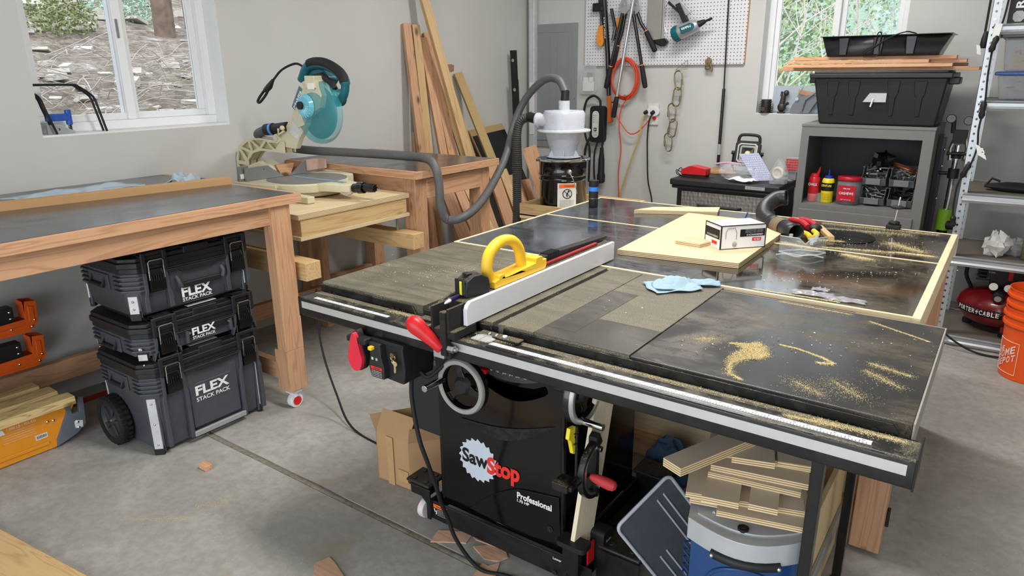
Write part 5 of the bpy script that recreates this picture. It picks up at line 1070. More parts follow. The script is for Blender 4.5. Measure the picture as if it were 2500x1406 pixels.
# framed fibreboard with black panels
fp = empty('framed_panel', (-1.5, 3.3, 0), 'tan fibreboard sheet with black rectangular panels leaning in the corner', 'panel')
a, b = V(-1.862, 3.10, 1.07), V(-1.862, 3.56, 1.10); dn = V(.42, .20, -1.02)
ux = (b-a); uy = dn; n_ = ux.cross(uy).normalized()
MB().prism([(0, 0), (1, 0), (1, 1), (0, 1)], a, ux, uy, n_*.012, holes=[[(.10, .14), (.42, .14), (.42, .9), (.10, .9)], [(.54, .12), (.88, .12), (.88, .9), (.54, .9)]]).build('fibreboard_frame', MDF, fp, smooth=0)
MB().prism([(.02, .05), (.98, .05), (.98, .98), (.02, .98)], a-n_*.001, ux, uy, -n_*.006).build('black_panel', plain('black_sheet', (30, 31, 34), .35), fp, smooth=0)
# long black levels in the corner
for k, (x, y, z) in enumerate(((-1.80, 3.93, 1.69), (-1.76, 3.88, 1.45))):
    lv = empty('spirit_level', (x, y-.1, 0), ('tall black spirit level upright in the corner of the room', 'second shorter black level in the corner beside the white conduit')[k], 'level')
    M = Matrix.Translation((x, y-.16, .012)) @ Matrix.Rotation(.07, 4, 'X')
    MB(M).box((-.030, -.012, 0), (.026, .012, z)).build('bar', BLKM, lv, bevel=.002)
    for q in (z-.08, z*.5, .1): MB(M).cyl((-.002, -.0125, q), (-.002, -.0145, q), .014).build('vial_ring', STEEL, lv)
# ================================================================ BACK WALL
BY = 3.998
cdt = empty('wall_conduit', (-1.80, 3.95, 0), 'white vertical conduit running up the back wall in the corner', 'conduit')
MB().box((-1.832, 3.93, 0), (-1.775, 3.985, 2.98)).build('channel', plain('conduit_white', (206, 208, 210), .35, .2), cdt, bevel=.006)
MB().box((-1.823, 3.922, .98), (-1.772, 3.932, 1.43)).build('sleeve', WHITE, cdt, bevel=.003); MB().box((-1.835, 3.945, 0), (-1.848, 3.985, 2.98)).build('side_channel', ZINC, cdt, bevel=.002)
text('CompX', (-1.792, 3.9215, 1.12), (0, 0, .07), (-.014, 0, 0), LETK, cdt, depth=.0012)
ep = empty('electrical_panel', (-1.57, 3.98, .87), 'flat grey electrical panel door on the back wall behind the hose', 'electrical panel')
PG = plain('panel_grey', (138, 142, 145), .45, vary=.04)
MB().box((-1.783, 3.985, .87), (-1.374, BY, 1.915)).build('cover', PG, ep, bevel=.003)
MB().box((-1.775, 3.978, .93), (-1.435, 3.986, 1.86)).build('door', PG, ep, bevel=.003)
for a, b in (((-1.76, 3.975, 1.845), (-1.45, 3.979, 1.85)), ((-1.452, 3.975, .95), (-1.448, 3.979, 1.85)), ((-1.64, 3.975, .97), (-1.637, 3.979, 1.82)), ((-1.57, 3.975, .97), (-1.567, 3.979, 1.82))): box('door_bead', a, b, PG, ep, bevel=.001)
MB().box((-1.49, 3.972, 1.25), (-1.475, 3.980, 1.32)).build('door_latch', BLKM, ep, bevel=.002)
for x, z in ((-1.39, 1.86), (-1.39, 1.30), (-1.76, 1.74), (-1.39, .93)): MB().cyl((x, 3.985, z), (x, 3.980, z), .006).build('cover_screw', STEEL, ep)
# pegboard with punched pattern
def pegmat():
    m, nt, b = newmat('pegboard_white'); v = coords(nt, rnd=False); mp = N(nt, 'ShaderNodeVectorMath', operation='SCALE'); mp.inputs[3].default_value = 1/.0254
    nt.links.new(v, mp.inputs[0]); fr = N(nt, 'ShaderNodeVectorMath', operation='FRACTION'); nt.links.new(mp.outputs[0], fr.inputs[0])
    sb = N(nt, 'ShaderNodeVectorMath', operation='SUBTRACT'); sb.inputs[1].default_value = (.5, .5, .5); nt.links.new(fr.outputs[0], sb.inputs[0])
    ml = N(nt, 'ShaderNodeVectorMath', operation='MULTIPLY'); ml.inputs[1].default_value = (1, 0, 1); nt.links.new(sb.outputs[0], ml.inputs[0])
    ln = N(nt, 'ShaderNodeVectorMath', operation='LENGTH'); nt.links.new(ml.outputs[0], ln.inputs[0])
    c = ramp(nt, ln.outputs[1], [(.125, srgb(38, 36, 34)), (.16, srgb(214, 214, 218))]); nt.links.new(c, b.inputs['Base Color']); b.inputs['Roughness'].default_value = .4; return m
pgb = empty('pegboard', (-.62, 3.99, 1.56), 'white perforated pegboard holding tools on the back wall', 'pegboard')
box('perforated_sheet', (-1.292, 3.975, 1.565), (.055, 3.979, 2.75), pegmat(), pgb, smooth=0)
MB().box((.045, 3.979, 1.57), (.058, BY, 2.75)).box((-1.292, 3.979, 1.565), (-1.28, BY, 2.75)).box((-1.28, 3.979, 1.565), (.045, BY, 1.577)).build('backing_frame', cedar('z'), pgb)
# hanging bag with cable ties
bg_ = empty('hanging_bag', (-1.24, 3.94, 1.34), 'small clear plastic bag with white packets hanging below the left pegboard corner', 'bag')
o = MB().prism(rrect(.155, .235, .03, cx=-1.245, cy=1.455), (0, 3.955, 0), X, Z, V(0, .014, 0)).build('bag_film', CLP, bg_, bevel=.006)
MB().box((-1.30, 3.958, 1.36), (-1.19, 3.966, 1.44)).box((-1.295, 3.957, 1.42), (-1.245, 3.965, 1.475)).box((-1.24, 3.958, 1.43), (-1.20, 3.966, 1.48)).build('white_packets', PAPER, bg_, bevel=.006); box('grey_packet', (-1.26, 3.957, 1.475), (-1.20, 3.966, 1.51), ZINC, bg_, bevel=.004)
MB().ring((-1.25, 3.962, 1.575), (0, 1, 0), .010, .0015, 20, 6).build('hook', STEEL, bg_)
# EV charger
ev = empty('car_charger', (-1.14, 3.93, .93), 'black wall charger with oval white face and thick cord, right of the cyclone', 'charger')
MB().prism(rrect(.128, .30, .03, cx=-1.138, cy=1.092), (0, 3.925, 0), X, Z, V(0, .07, 0)).build('case', BLKM, ev, bevel=.010, seg=3)
fc = MB().prism(rrect(.062, .222, .0305, 8, cx=-1.145, cy=1.092), (0, 3.922, 0), X, Z, V(0, .004, 0)).build('face_plate', plain('pale_face', (206, 210, 206), .4), ev)
MB().box((-1.158, 3.9205, 1.035), (-1.132, 3.9225, 1.064)).build('emblem', LETK, fc); box('emblem_inset', (-1.151, 3.9200, 1.043), (-1.139, 3.9206, 1.056), MATS['pale_face'], fc, smooth=0)
for i in range(4): MB().cyl((-1.162, 3.922, 1.165-i*.018), (-1.162, 3.9205, 1.165-i*.018), .0035).build('indicator', LETK, fc); text('Charging', (-1.155, 3.922, 1.163-i*.018), (.028, 0, 0), (0, 0, .005), LETK, fc, depth=.0006)
text('Clipper Creek', (-1.168, 3.922, 1.022), (.048, 0, 0), (0, 0, .007), LETK, fc, depth=.0006)
for i in range(3): text('240V 16A indoor outdoor', (-1.164, 3.922, 1.010-i*.008), (.040, 0, 0), (0, 0, .004), LETK, fc, depth=.0006)
cable('inlet_cord', [(-1.11, 3.94, 1.24), (-1.118, 3.94, 1.29), (-1.17, 3.93, 1.325), (-1.235, 3.93, 1.29), (-1.262, 3.93, 1.20), (-1.262, 3.93, 1.10), (-1.24, 3.93, .98), (-1.20, 3.93, .88), (-1.20, 3.93, .60)], .010, RUB, ev)
cable('output_cord', [(-1.19, 3.94, 1.0), (-1.23, 3.92, .90), (-1.24, 3.92, .75), (-1.22, 3.92, .45)], .010, RUB, ev)
cable('plug_cord', [(-1.13, 3.94, .94), (-1.150, 3.93, .85), (-1.150, 3.93, .70), (-1.135, 3.93, .60), (-1.10, 3.93, .59)], .008, RUB, ev)
pl_ = MB().lathe((-1.075, 3.92, .60), (.0, .0, 1), [(.022, 0), (.034, .01), (.036, .06), (.028, .09), (.026, .20), (.018, .26), (.016, .30)], 22).build('charge_plug', BLKM, ev); cable('plug_lead', [(-1.075, 3.92, .89), (-1.07, 3.93, .98), (-1.075, 3.93, 1.10), (-1.08, 3.94, 1.18)], .009, RUB, ev)
# tools hung on the pegboard
CH = .026
def hang(name, label, cat, loc): return empty(name, loc, label, cat, None)
t = hang('pole_axe', 'long black axe handle with orange end hanging furthest left on the pegboard', 'axe', (-1.05, 3.92, 1.1))
MB().tube([(-1.105, 3.93, 2.09), (-1.085, 3.93, 1.95), (-1.052, 3.93, 1.66), (-1.030, 3.93, 1.33)], [.026, .022, .020, .018], 12).build('handle', BLK, t)
MB().prism([(-1.045, 1.33), (-1.015, 1.33), (-1.0, 1.20), (-.985, 1.115), (-1.03, 1.105), (-1.035, 1.20)], (0, 3.918, 0), X, Z, V(0, .03, 0)).build('orange_end', plain('burnt_orange', (190, 96, 36), .5), t, bevel=.006)
MB().box((-1.20, 3.915, 1.985), (-1.11, 3.95, 2.05)).build('head', BLK, t, bevel=.008); text('FISKARS', (-1.062, 3.908, 1.78), (-.014, 0, .16), (-.012, 0, -.001), LETW, t, depth=.001)
t = hang('folding_saw', 'black and orange hand tool hanging behind the long axe handle', 'saw', (-1.11, 3.94, 1.70))
MB().tube(spline([(-1.15, 3.95, 2.08), (-1.125, 3.95, 1.92), (-1.13, 3.95, 1.86)], 5), .014, 10).build('handle', BLK, t)
MB().prism([(-1.150, 1.87), (-1.105, 1.885), (-1.095, 1.75), (-1.115, 1.715), (-1.150, 1.725), (-1.165, 1.77)], (0, 3.93, 0), X, Z, V(0, .03, 0)).build('orange_head', plain('tool_orange', (224, 140, 50), .45), t, bevel=.006)
MB().tube([(-1.03, 3.93, 2.0), (-.99, 3.93, 1.85), (-1.01, 3.93, 1.76)], .014, 8).build('black_arm', BLK, t)
def loppers(lab, pts1, pts2, hx):
    t = hang('loppers', lab, 'loppers', (hx, 3.91, 1.5))
    for p in (pts1, pts2):
        if not p: continue
        p = [V(*q) for q in p]; a, b = p[0], p[-1]
        MB().tube(p, .0135, 12).build('handle_tube', BLK, t); d = (b-a).normalized()
        g0 = b; MB().lathe(g0, d, [(.014, 0), (.019, .01), (.021, .12), (.019, .17), (.010, .178)], 16).build('grip', RUB, t); MB().cyl(g0-d*.004, g0+d*.003, .017).build('grip_ring', MATS['tool_orange'], t)
    MB().prism([(hx-.045, 2.0), (hx-.01, 2.09), (hx+.03, 2.05), (hx+.045, 1.98), (hx, 1.94)], (0, 3.905, 0), X, Z, V(0, .012, 0)).build('blades', ZINC, t, bevel=.002); MB().cyl((hx-.005, 3.90, 2.02), (hx-.005, 3.92, 2.02), .012).build('pivot', STEEL, t)
    return t
loppers('loppers with black handles and orange collars, left pair, left of the silver pole', [(-.915, 3.90, 1.96), (-.96, 3.90, 1.76), (-1.005, 3.90, 1.56)], [(-.905, 3.93, 1.96), (-.93, 3.93, 1.82), (-.965, 3.93, 1.72)], -.91)
loppers('loppers with black handles and orange collars, right pair, right of the silver pole', [(-.825, 3.90, 1.97), (-.775, 3.90, 1.76), (-.730, 3.90, 1.565)], [(-.80, 3.92, 1.97), (-.76, 3.92, 1.88), (-.715, 3.92, 1.82)], -.81)
t = hang('branch_saw', 'short tool with wooden-coloured strut hanging behind the left loppers', 'saw', (-.95, 3.96, 1.6))
MB().prism([(-.93, 1.90), (-.915, 1.90), (-.99, 1.58), (-1.01, 1.58)], (0, 3.955, 0), X, Z, V(0, .01, 0)).build('blade', cedar('z'), t); MB().prism([(-.99, 1.93), (-.965, 1.935), (-.96, 1.83), (-.975, 1.78), (-.995, 1.82)], (0, 3.94, 0), X, Z, V(0, .02, 0)).build('orange_handle', MATS['tool_orange'], t, bevel=.004)
t = hang('extension_pole', 'long bare silver pole with black grip slanting down over the orange hose', 'pole', (-.87, 3.87, 1.2))
a, b = V(-.806, 3.87, 2.08), V(-.924, 3.87, 1.325); MB().cyl(a, b, .0125).build('aluminium_tube', plain('bright_aluminium', (206, 206, 204), .28, .85), t)
d = (b-a).normalized(); MB().lathe(b, d, [(.013, 0), (.019, .008), (.021, .08), (.021, .165), (.010, .172)], 18).build('grip', RUB, t); MB().cyl(b+d*.05+V(-.04, 0, .004), b+d*.05, .005).build('toggle', BLKM, t)
t = hang('hand_saw', 'broad grey sleeved blade with black handle hanging beside the right loppers', 'saw', (-.63, 3.94, 1.7))
MB().box((-.722, 3.94, 1.752), (-.600, 3.965, 2.10)).build('blade_sleeve', plain('greyed_metal', (160, 158, 154), .5, .5, vary=.15), t, bevel=.004); MB().box((-.598, 3.945, 1.755), (-.585, 3.96, 2.10)).build('sleeve_edge', ZINC, t, bevel=.002)
MB().prism([(-.69, 1.75), (-.56, 1.765), (-.535, 1.74), (-.56, 1.705), (-.60, 1.705)], (0, 3.935, 0), X, Z, V(0, .03, 0)).build('handle', BLK, t, bevel=.006)
MB().tube(spline([(-.56, 3.93, 2.05), (-.53, 3.93, 2.03), (-.575, 3.93, 1.97), (-.57, 3.93, 1.86), (-.552, 3.93, 1.81), (-.54, 3.93, 1.80)], 5), .003, 6).build('wire_hook', STEEL, t)
# nailer
t = hang('framing_nailer', 'teal and silver nailer hanging nose-right in the middle of the pegboard', 'nailer', (-.3, 3.87, 1.8))
A = V(-.425, 3.87, 1.795); d = V(.235, 0, .085).normalized(); e = V(-d.z, 0, d.x)
MB().lathe(A-d*.045, d, [(.045, 0), (.055, .012), (.056, .05), (.050, .054)], 28).build('end_cap', TEAL, t, bevel=.002)
for k in range(8):
    q = 2*PI*k/8; MB().cyl(A-d*.035+e*.055*math.cos(q)+Y*.055*math.sin(q), A+d*.0+e*.055*math.cos(q)+Y*.055*math.sin(q), .005, seg=8).build('cap_bump', TEAL, t)
MB().lathe(A, d, [(.050, .002), (.054, .02), (.052, .10), (.044, .15), (.030, .165)], 28).build('barrel', plain('silver_magnesium', (190, 192, 194), .3, .6), t)
pg_ = MB().prism([(.035, -.026), (.12, -.030), (.148, -.012), (.148, .010), (.12, .026), (.035, .026)], A-Y*.0545, d, e, V(0, .006, 0)).build('side_plate', TEAL, t, bevel=.003)
text('Makita', A-Y*.055+d*.125+e*.012, -d*.075, -e*.020, LETW, t, off=.02, depth=.0062)
MB().cyl(A+d*.16, A+d*.215, .026, .016).cyl(A+d*.215, A+d*.27, .009).build('nose', BLKM, t)
MB().prism([(.055, .045), (.10, .052), (.075, .20), (.035, .20)], A-Y*.018, d, e, V(0, .036, 0)).build('grip', BLKM, t, bevel=.006)
MB().prism([(.125, .055), (.165, .05), (.16, .24), (.09, .24)], A-Y*.012, (d+e*.35).normalized(), (e*1-d*.45).normalized(), V(0, .024, 0)).build('magazine', MATS['silver_magnesium'], t, bevel=.003)
MB().prism([(.10, .05), (.118, .05), (.10, .23), (.08, .23)], A-Y*.014, (d+e*.35).normalized(), (e*1-d*.45).normalized(), V(0, .02, 0)).build('magazine_rail', BLKM, t)
MB().box((-.46, 3.86, 1.97), (-.43, 3.89, 2.06)).build('rear_hook', BLKM, t, bevel=.004)
# orange hose coil
t = hang('air_hose_coil', 'coil of orange air hose hanging behind the silver pole', 'hose', (-.89, 3.955, 1.3))
OR = plain('orange_hose', (214, 76, 44), .45, vary=.08); rr_ = random.Random(3); cp = []
for k in range(9*28):
    a = 2*PI*k/28+PI/2; n = k/28; R = .125+.010*math.sin(n*2.1); cp.append((-.895+R*.92*math.cos(a)+.006*math.sin(n*3), 3.955-.010*(n % 3)-.005+.003*math.sin(n*7), 1.462+R*1.22*math.sin(a)+.004*math.cos(n*5)))
MB().tube(cp, .0048, 8).build('coil', OR, t)
cable('tail', [(-.83, 3.93, 1.34), (-.905, 3.93, 1.24), (-.925, 3.93, 1.10), (-.905, 3.94, .90), (-.925, 3.95, .70), (-.91, 3.95, .45), (-.90, 3.95, .2)], .005, OR, t)
cable('tail_to_outlet', [(-.99, 3.93, 1.30), (-.97, 3.93, 1.20), (-.90, 3.93, 1.10), (-.83, 3.93, 1.03), (-.76, 3.93, 1.04), (-.68, 3.94, 1.12), (-.64, 3.95, 1.19)], .005, OR, t)
MB().ring((-.885, 3.945, 1.315), (1, 0, .4), .022, .002, 16, 6).build('tie', BLKM, t)
# outlet + cords
ou = hang('wall_outlet', 'white wall outlet with round ivory plug-in and red button under the pegboard', 'outlet', (-.645, 3.99, 1.15))
MB().box((-.70, 3.985, 1.10), (-.605, BY, 1.27)).build('cover_plate', plain('ivory_plate', (214, 210, 200), .4), ou, bevel=.003)
MB().prism(circ(-.645, 1.205, .055, 28, .036), (0, 3.962, 0), X, Z, V(0, .024, 0)).build('timer_body', WHITE, ou, bevel=.004); MB().cyl((-.635, 3.985, 1.155), (-.635, 3.972, 1.155), .014).build('red_button', RED, ou, bevel=.002)
for nm, lb, m, x, pts in (('yellow_extension_lead', 'yellow extension cord plugged into the left of the outlet and hanging down', plain('yellow_cord_jacket', (196, 168, 78), .5), -.695, [(-.70, 3.955, 1.19), (-.715, 3.94, 1.16), (-.74, 3.93, 1.0), (-.80, 3.93, .82), (-.85, 3.93, .66), (-.90, 3.94, .48), (-.88, 3.94, .2)]),
                          ('black_extension_lead', 'black cord plugged into the right of the outlet and hanging down', RUB, -.635, [(-.635, 3.955, 1.20), (-.655, 3.93, 1.14), (-.665, 3.93, 1.0), (-.655, 3.93, .82), (-.64, 3.93, .65), (-.60, 3.93, .5), (-.58, 3.93, .3)])):
    q = hang(nm, lb, 'cord', pts[-1]); cable('cord', pts, .006, m, q); MB().cyl((x, 3.962, 1.205), (x-.012, 3.935, 1.195), .017, .011).build('plug', BLKM, q, bevel=.003)
# chain of large quick links
hk = MB().tube([(-.385, 3.975, 1.60), (-.365, 3.94, 1.60), (-.365, 3.94, 1.55), (-.46, 3.925, 1.525), (-.365, 3.94, 1.535)], .0022, 6).tube([(-.455, 3.925, 1.525), (-.37, 3.94, 1.60)], .002, 6).build('pegboard_bracket', STEEL); tag(hk, 'thin steel bracket hook at the lower edge of the pegboard holding the links', 'hook')
BR = plain('yellowed_zinc', (150, 140, 104), .3, .8)
cc = [(-.425, 1.450, .08), (-.435, 1.325, -.10), (-.462, 1.205, .10), (-.455, 1.085, -.15), (-.478, .975, .12)]
nmx = ('top', 'second', 'middle', 'fourth', 'bottom')
for k, (x, z, ti) in enumerate(cc):
    q = hang('quick_link', ('topmost steel quick link, hooked on the pegboard bracket', 'second steel quick link from the top of the hanging chain', 'third steel quick link, middle of the hanging chain', 'fourth steel quick link from the top of the hanging chain', 'lowest steel quick link at the bottom of the hanging chain')[k], 'link', (x, 3.93, z-.07))
    yy = 3.93+(.006 if k % 2 else -.006); pts = []
    W_, H_ = .031, .071
    for j in range(40):
        a = 2*PI*j/40; px, pz = W_*math.cos(a), (H_-W_)*(1 if math.sin(a) > 0 else -1)*(1 if abs(math.sin(a)) > .05 else 0)+W_*math.sin(a)
        wob = 1-.25*(1 if (pz < 0 and k % 2 == 0) else 0)
        pts.append((x+px*wob*math.cos(ti)-pz*math.sin(ti), yy, z+px*math.sin(ti)+pz*math.cos(ti)))
    MB().tube(pts, .0055, 8, closed=True).build('link_rod', BR, q, smooth=60)
    s = 1 if k % 2 == 0 else (1 if k == 1 else -1)
    if k in (2, 4): s = -1
    c0 = V(x+s*W_*.98*math.cos(ti)+.012*math.sin(ti), yy, z-.012); dd = V(-math.sin(ti), 0, math.cos(ti)); MB().cyl(c0-dd*.022, c0+dd*.022, .0092, seg=6).build('screw_sleeve', BR, q, bevel=.001)
kn = empty('wood_knot_ornament', (-.205, 3.955, 1.52), 'small gnarled brown ornament pinned on the lower right of the pegboard', 'ornament')
kk = MB()
for k in range(14):
    r_ = random.Random(k); kk.sphere((-.205+r_.uniform(-.028, .028), 3.955+r_.uniform(-.008, .008), 1.568+r_.uniform(-.042, .042)), (r_.uniform(.008, .018), .012, r_.uniform(.010, .022)), 8, 6)
kk.build('body', plain('gnarled_wood', (128, 110, 82), .8, vary=.4, scale=90), kn)
t = hang('telescopic_rod', 'thin black telescopic rod standing upright against the wall right of the links', 'rod', (-.05, 3.9, .80))
MB().tube([(-.062, 3.93, .82), (-.066, 3.94, 1.39)], .012, 12).build('lower_section', BLK, t); MB().tube([(-.066, 3.94, 1.39), (-.098, 3.955, 2.4)], .0055, 8).build('upper_section', RUB, t); MB().cyl((-.0625, 3.93, .90), (-.0628, 3.93, .98), .0128).build('printed_band', plain('band_silver', (170, 172, 174), .4, vary=.3, scale=120), t)
tag(MB().box((-.02, 3.7, .0), (-.1, 3.96, .80)).build('wooden_box', cedar('x'), bevel=.004), 'narrow wooden box behind the rolling tool cart', 'box')
# ================================================================ ROLLING TOOL CART
ct = empty('tool_cart', (.19, 3.5, 0), 'black rolling tool cart with diamond-plate drawer left of the grey cabinet', 'tool cart')
x0, x1, y0, y1 = -.135, .54, 3.30, 3.86
def diam():
    m, nt, b = newmat('diamond_plate'); v = coords(nt, (1, 1, 1), rnd=False, rot=(0, .78, 0)); w = N(nt, 'ShaderNodeTexChecker'); w.inputs['Scale'].default_value = 55; nt.links.new(v, w.inputs[0])
    c = mix(nt, w.outputs[1], srgb(150, 150, 146), srgb(172, 172, 168)); nt.links.new(c, b.inputs['Base Color']); b.inputs['Metallic'].default_value = .8; b.inputs['Roughness'].default_value = .38
    n = N(nt, 'ShaderNodeTexVoronoi'); n.inputs['Scale'].default_value = 60; nt.links.new(coords(nt, (1, 1, .5), rnd=False, rot=(0, .78, 0)), n.inputs['Vector']); bump(nt, b, n.outputs['Distance'], .6, .003); return m
box('carcass', (x0, y0+.02, .08), (x1, y1, .745), BLKM, ct, bevel=.004)
MB().box((x0-.045, y0-.02, .745), (x1+.045, y1+.02, .79)).box((x0-.035, y0-.01, .722), (x1+.03, y1+.01, .745)).build('top_tray', plain('cart_top_black', (34, 35, 37), .4), ct, bevel=.012, seg=3)
for za, zb in ((.50, .705), (.30, .485), (.10, .285)):
    d_ = box('drawer', (x0+.04, y0+.005, za), (x1-.035, y0+.02, zb), diam(), ct, bevel=.003)
    MB().tube([(x0+.17, y0+.005, (za+zb)/2+.012), (x0+.18, y0-.03, (za+zb)/2+.012), (x0+.46, y0-.03, (za+zb)/2+.012), (x0+.47, y0+.005, (za+zb)/2+.012)], .009, 10).build('drawer_handle', BLKM, d_)
    MATS['dp'] = d_.data.materials[0]
quad('name_plate', (.36, y0-.0205, .758), (.13, 0, 0), (0, 0, .022), plain('plate_silver', (176, 178, 180), .4, .4), ct); text('HUSKY', (.375, y0-.0206, .763), (.10, 0, 0), (0, 0, .012), plain('engraved_grey', (130, 132, 134), .5), ct, depth=.0012)
for x in (x0+.06, x1-.06):
    for y in (y0+.08, y1-.08): MB().cyl((x-.015, y, .04), (x+.015, y, .04), .04).build('caster', RUB, ct, bevel=.003)
# clutter on the cart
wl = empty('work_light', (.215, 3.74, .80), 'black square floodlight with carry handle standing on the tool cart', 'work light')
M = Matrix.Translation((.215, 3.72, .855)) @ Matrix.Rotation(math.radians(-12), 4, 'X') @ Matrix.Rotation(math.radians(8), 4, 'Z')
oc = lambda w, c: [(-w+c, -w), (w-c, -w), (w, -w+c), (w, w-c), (w-c, w), (-w+c, w), (-w, w-c), (-w, -w+c)]
sh = lambda pts, cy: [(a, b+cy) for a, b in pts]
MB(M).prism(sh(oc(.088, .02), .09), (0, -.02, 0), X, Z, V(0, .05, 0), holes=[sh(oc(.060, .012), .09)]).build('housing', BLKM, wl, bevel=.004)
MB(M).prism(sh(oc(.070, .016), .09), (0, -.027, 0), X, Z, V(0, .008, 0), holes=[sh(oc(.060, .012), .09)]).build('bezel', plain('bezel_grey', (190, 190, 188), .4), wl, bevel=.002)
MB(M).lathe((0, .0, .09), (0, -1, 0), [(.0, -.002), (.018, .0), (.058, .018)], 4, cap=False).box((-.055, .002, .035), (.055, .006, .145)).build('reflector', CHROME, wl, smooth=0); MB(M).cyl((0, -.006, .09), (0, 0, .09), .016).build('light_emitter', plain('led_yellow', (230, 226, 190), .4), wl)
MB(M).tube(spline([(-.075, 0, .165), (-.070, 0, .205), (-.045, 0, .222), (.045, 0, .222), (.070, 0, .205), (.075, 0, .165)], 5), .011, 10).build('carry_handle', BLKM, wl)
MB(M).tube([(-.095, 0, .09), (-.098, .02, .0), (-.08, .03, -.045), (.08, .03, -.045), (.098, .02, .0), (.095, 0, .09)], .009, 8).build('stand', BLKM, wl)
for s in (-1, 1): MB(M).cyl((s*.088, 0, .09), (s*.112, 0, .09), .014, seg=10).build('tilt_knob', BLKM, wl, bevel=.002)
cg = empty('battery_charger', (-.05, 3.48, .79), 'red battery charger on the left of the tool cart', 'charger')
MB().prism([(-.155, 0), (.03, 0), (.03, .045), (-.02, .055), (-.06, .062), (-.10, .060), (-.13, .045), (-.155, .035)], (-.0, 3.42, .805), X, Z, V(0, .10, 0)).build('red_shell', RED, cg, bevel=.006); MB().box((-.15, 3.425, .790), (.025, 3.515, .806)).build('black_base', BLKM, cg, bevel=.003)
cable('cord', [(-.15, 3.47, .80), (-.20, 3.45, .83), (-.19, 3.44, .80), (-.14, 3.43, .795), (-.17, 3.46, .845), (-.20, 3.47, .81), (-.12, 3.40, .795), (.02, 3.38, .795), (.10, 3.40, .80)], .003, RUB, cg)
tag(box('small_board', (-.05, 3.66, .7905), (.16, 3.83, .806), cedar('x'), bevel=.002), 'thin wooden board lying at the back of the tool cart', 'board')
zb = crumple('zip_bag', (.26, 3.46, .7905), (.30, .20, .105), CLP, 'clear zip bag with pink seal crumpled on the middle of the tool cart', 'bag', 26, .45, 4)
tag(MB().tube(spline([(.07, 3.50, .885), (.16, 3.50, .898), (.26, 3.50, .893), (.33, 3.50, .885)], 4), [.008]*13, 6).build('bag_seal', plain('pink_seal', (206, 160, 190), .4)), 'pink zip seal strip of the clear bag on the tool cart', 'bag seal')
ls = empty('light_panel', (.37, 3.42, .80), 'perforated blister sheet with white dots leaning on the bags of the cart', 'sheet')
pa, pb_, pc_ = V(.255, 3.42, .972), V(.085, 0, .0)+V(.02, 0, .018), V(.13, -.03, -.17)
MB().prism([(0, 0), (1, 0), (1, 1), (0, 1)], pa, V(.125, .02, .012), pc_, V(0, .003, .001)).build('sheet', plain('lilac_sheet', (168, 172, 200), .3, vary=.05), ls)
dm = MB()
for i in range(9):
    for j in range(12): dm.sphere(pa+V(.125, .02, .012)*((i+.6)/9.6)+pc_*((j+.6)/12.6)+V(0, -.002, 0), .0035, 6, 4)
dm.build('dots', plain('white_dots', (236, 238, 246), .3), ls)
sheet('folded_paper', (.30, 3.38, .80), .20, .11, -.35, .03, PAPER, 'white folded leaflet in front of the clear bag on the tool cart', 'leaflet', 9)
rb_ = empty('packed_reel', (.53, 3.42, .79), 'ivory round fitting in a clear bag at the right front corner of the cart', 'bag')
MB().prism([(-.05, 0), (.05, 0), (.055, .07), (.03, .13), (-.005, .175), (-.03, .13), (-.055, .07)], (.535, 3.37, .792), X, Z, V(.01, .06, 0)).build('bag_film', CLP, rb_, bevel=.01); MB().ring((.535, 3.39, .865), (.3, 1, 0), .034, .010, 28, 8).cyl((.535, 3.39, .865), (.54, 3.42, .865), .026).build('ring_fitting', plain('ivory_plastic', (222, 216, 200), .4), rb_)
rl_ = empty('rear_lamp', (.56, 3.66, .79), 'small lamp with red segmented lens behind the cart clutter, next to the cabinet', 'lamp')
MB().prism(rrect(.10, .10, .012, cx=.56, cy=.895), (0, 3.64, 0), X, Z, V(0, .03, 0)).box((.53, 3.65, .79), (.59, 3.67, .85)).build('lamp_body', ZINC, rl_, bevel=.004)
rs = MB()
for i in range(5):
    for j in range(5): rs.box((.517+i*.018, 3.634, .855+j*.017), (.532+i*.018, 3.640, .868+j*.017))
rs.build('red_lens', plain('red_lens', (206, 60, 56), .3), rl_, bevel=.002)
crumple('crumpled_foil', (.555, 3.48, .7905), (.10, .10, .035), ZINC, 'crumpled silver foil at the right edge of the tool cart', 'foil', 16, .5, 11)
# ================================================================ GREY CABINET
cb_ = empty('grey_cabinet', (1.035, 3.65, 0), 'grey painted open-fronted cabinet under the back window', 'cabinet')
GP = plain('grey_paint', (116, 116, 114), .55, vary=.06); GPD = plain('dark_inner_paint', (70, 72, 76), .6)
cx0, cx1, cy0, cy1, cz = .665, 1.405, 3.35, 3.93, 1.19
MB().prism([(cx0, 0), (cx1, 0), (cx1, cz-.012), (cx0, cz-.012)], (0, cy0, 0), X, Z, V(0, .018, 0), holes=[[(.713, .69), (.713, 1.12), (1.346, 1.12), (1.346, .69)]]).build('face_frame', GP, cb_, bevel=.001)
box('side', (cx0, cy0+.018, 0), (cx0+.018, cy1, cz-.012), GP, cb_); box('side', (cx1-.018, cy0+.018, 0), (cx1, cy1, cz-.012), GP, cb_)
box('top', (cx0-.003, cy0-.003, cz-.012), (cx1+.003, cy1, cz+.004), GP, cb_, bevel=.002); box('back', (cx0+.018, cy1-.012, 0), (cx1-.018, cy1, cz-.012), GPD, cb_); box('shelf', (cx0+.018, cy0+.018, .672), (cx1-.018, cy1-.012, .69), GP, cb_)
box('door', (.70, cy0-.014, .06), (1.36, cy0, .655), GP, cb_, bevel=.003)
SH = .691
def lathe_thing(name, label, cat, c, parts):
    t = empty(name, c, label, cat)
    for (nm, prof, m) in parts: MB().lathe(c, (0, 0, 1), prof, 28).build(nm, m, t, smooth=45)
    return t
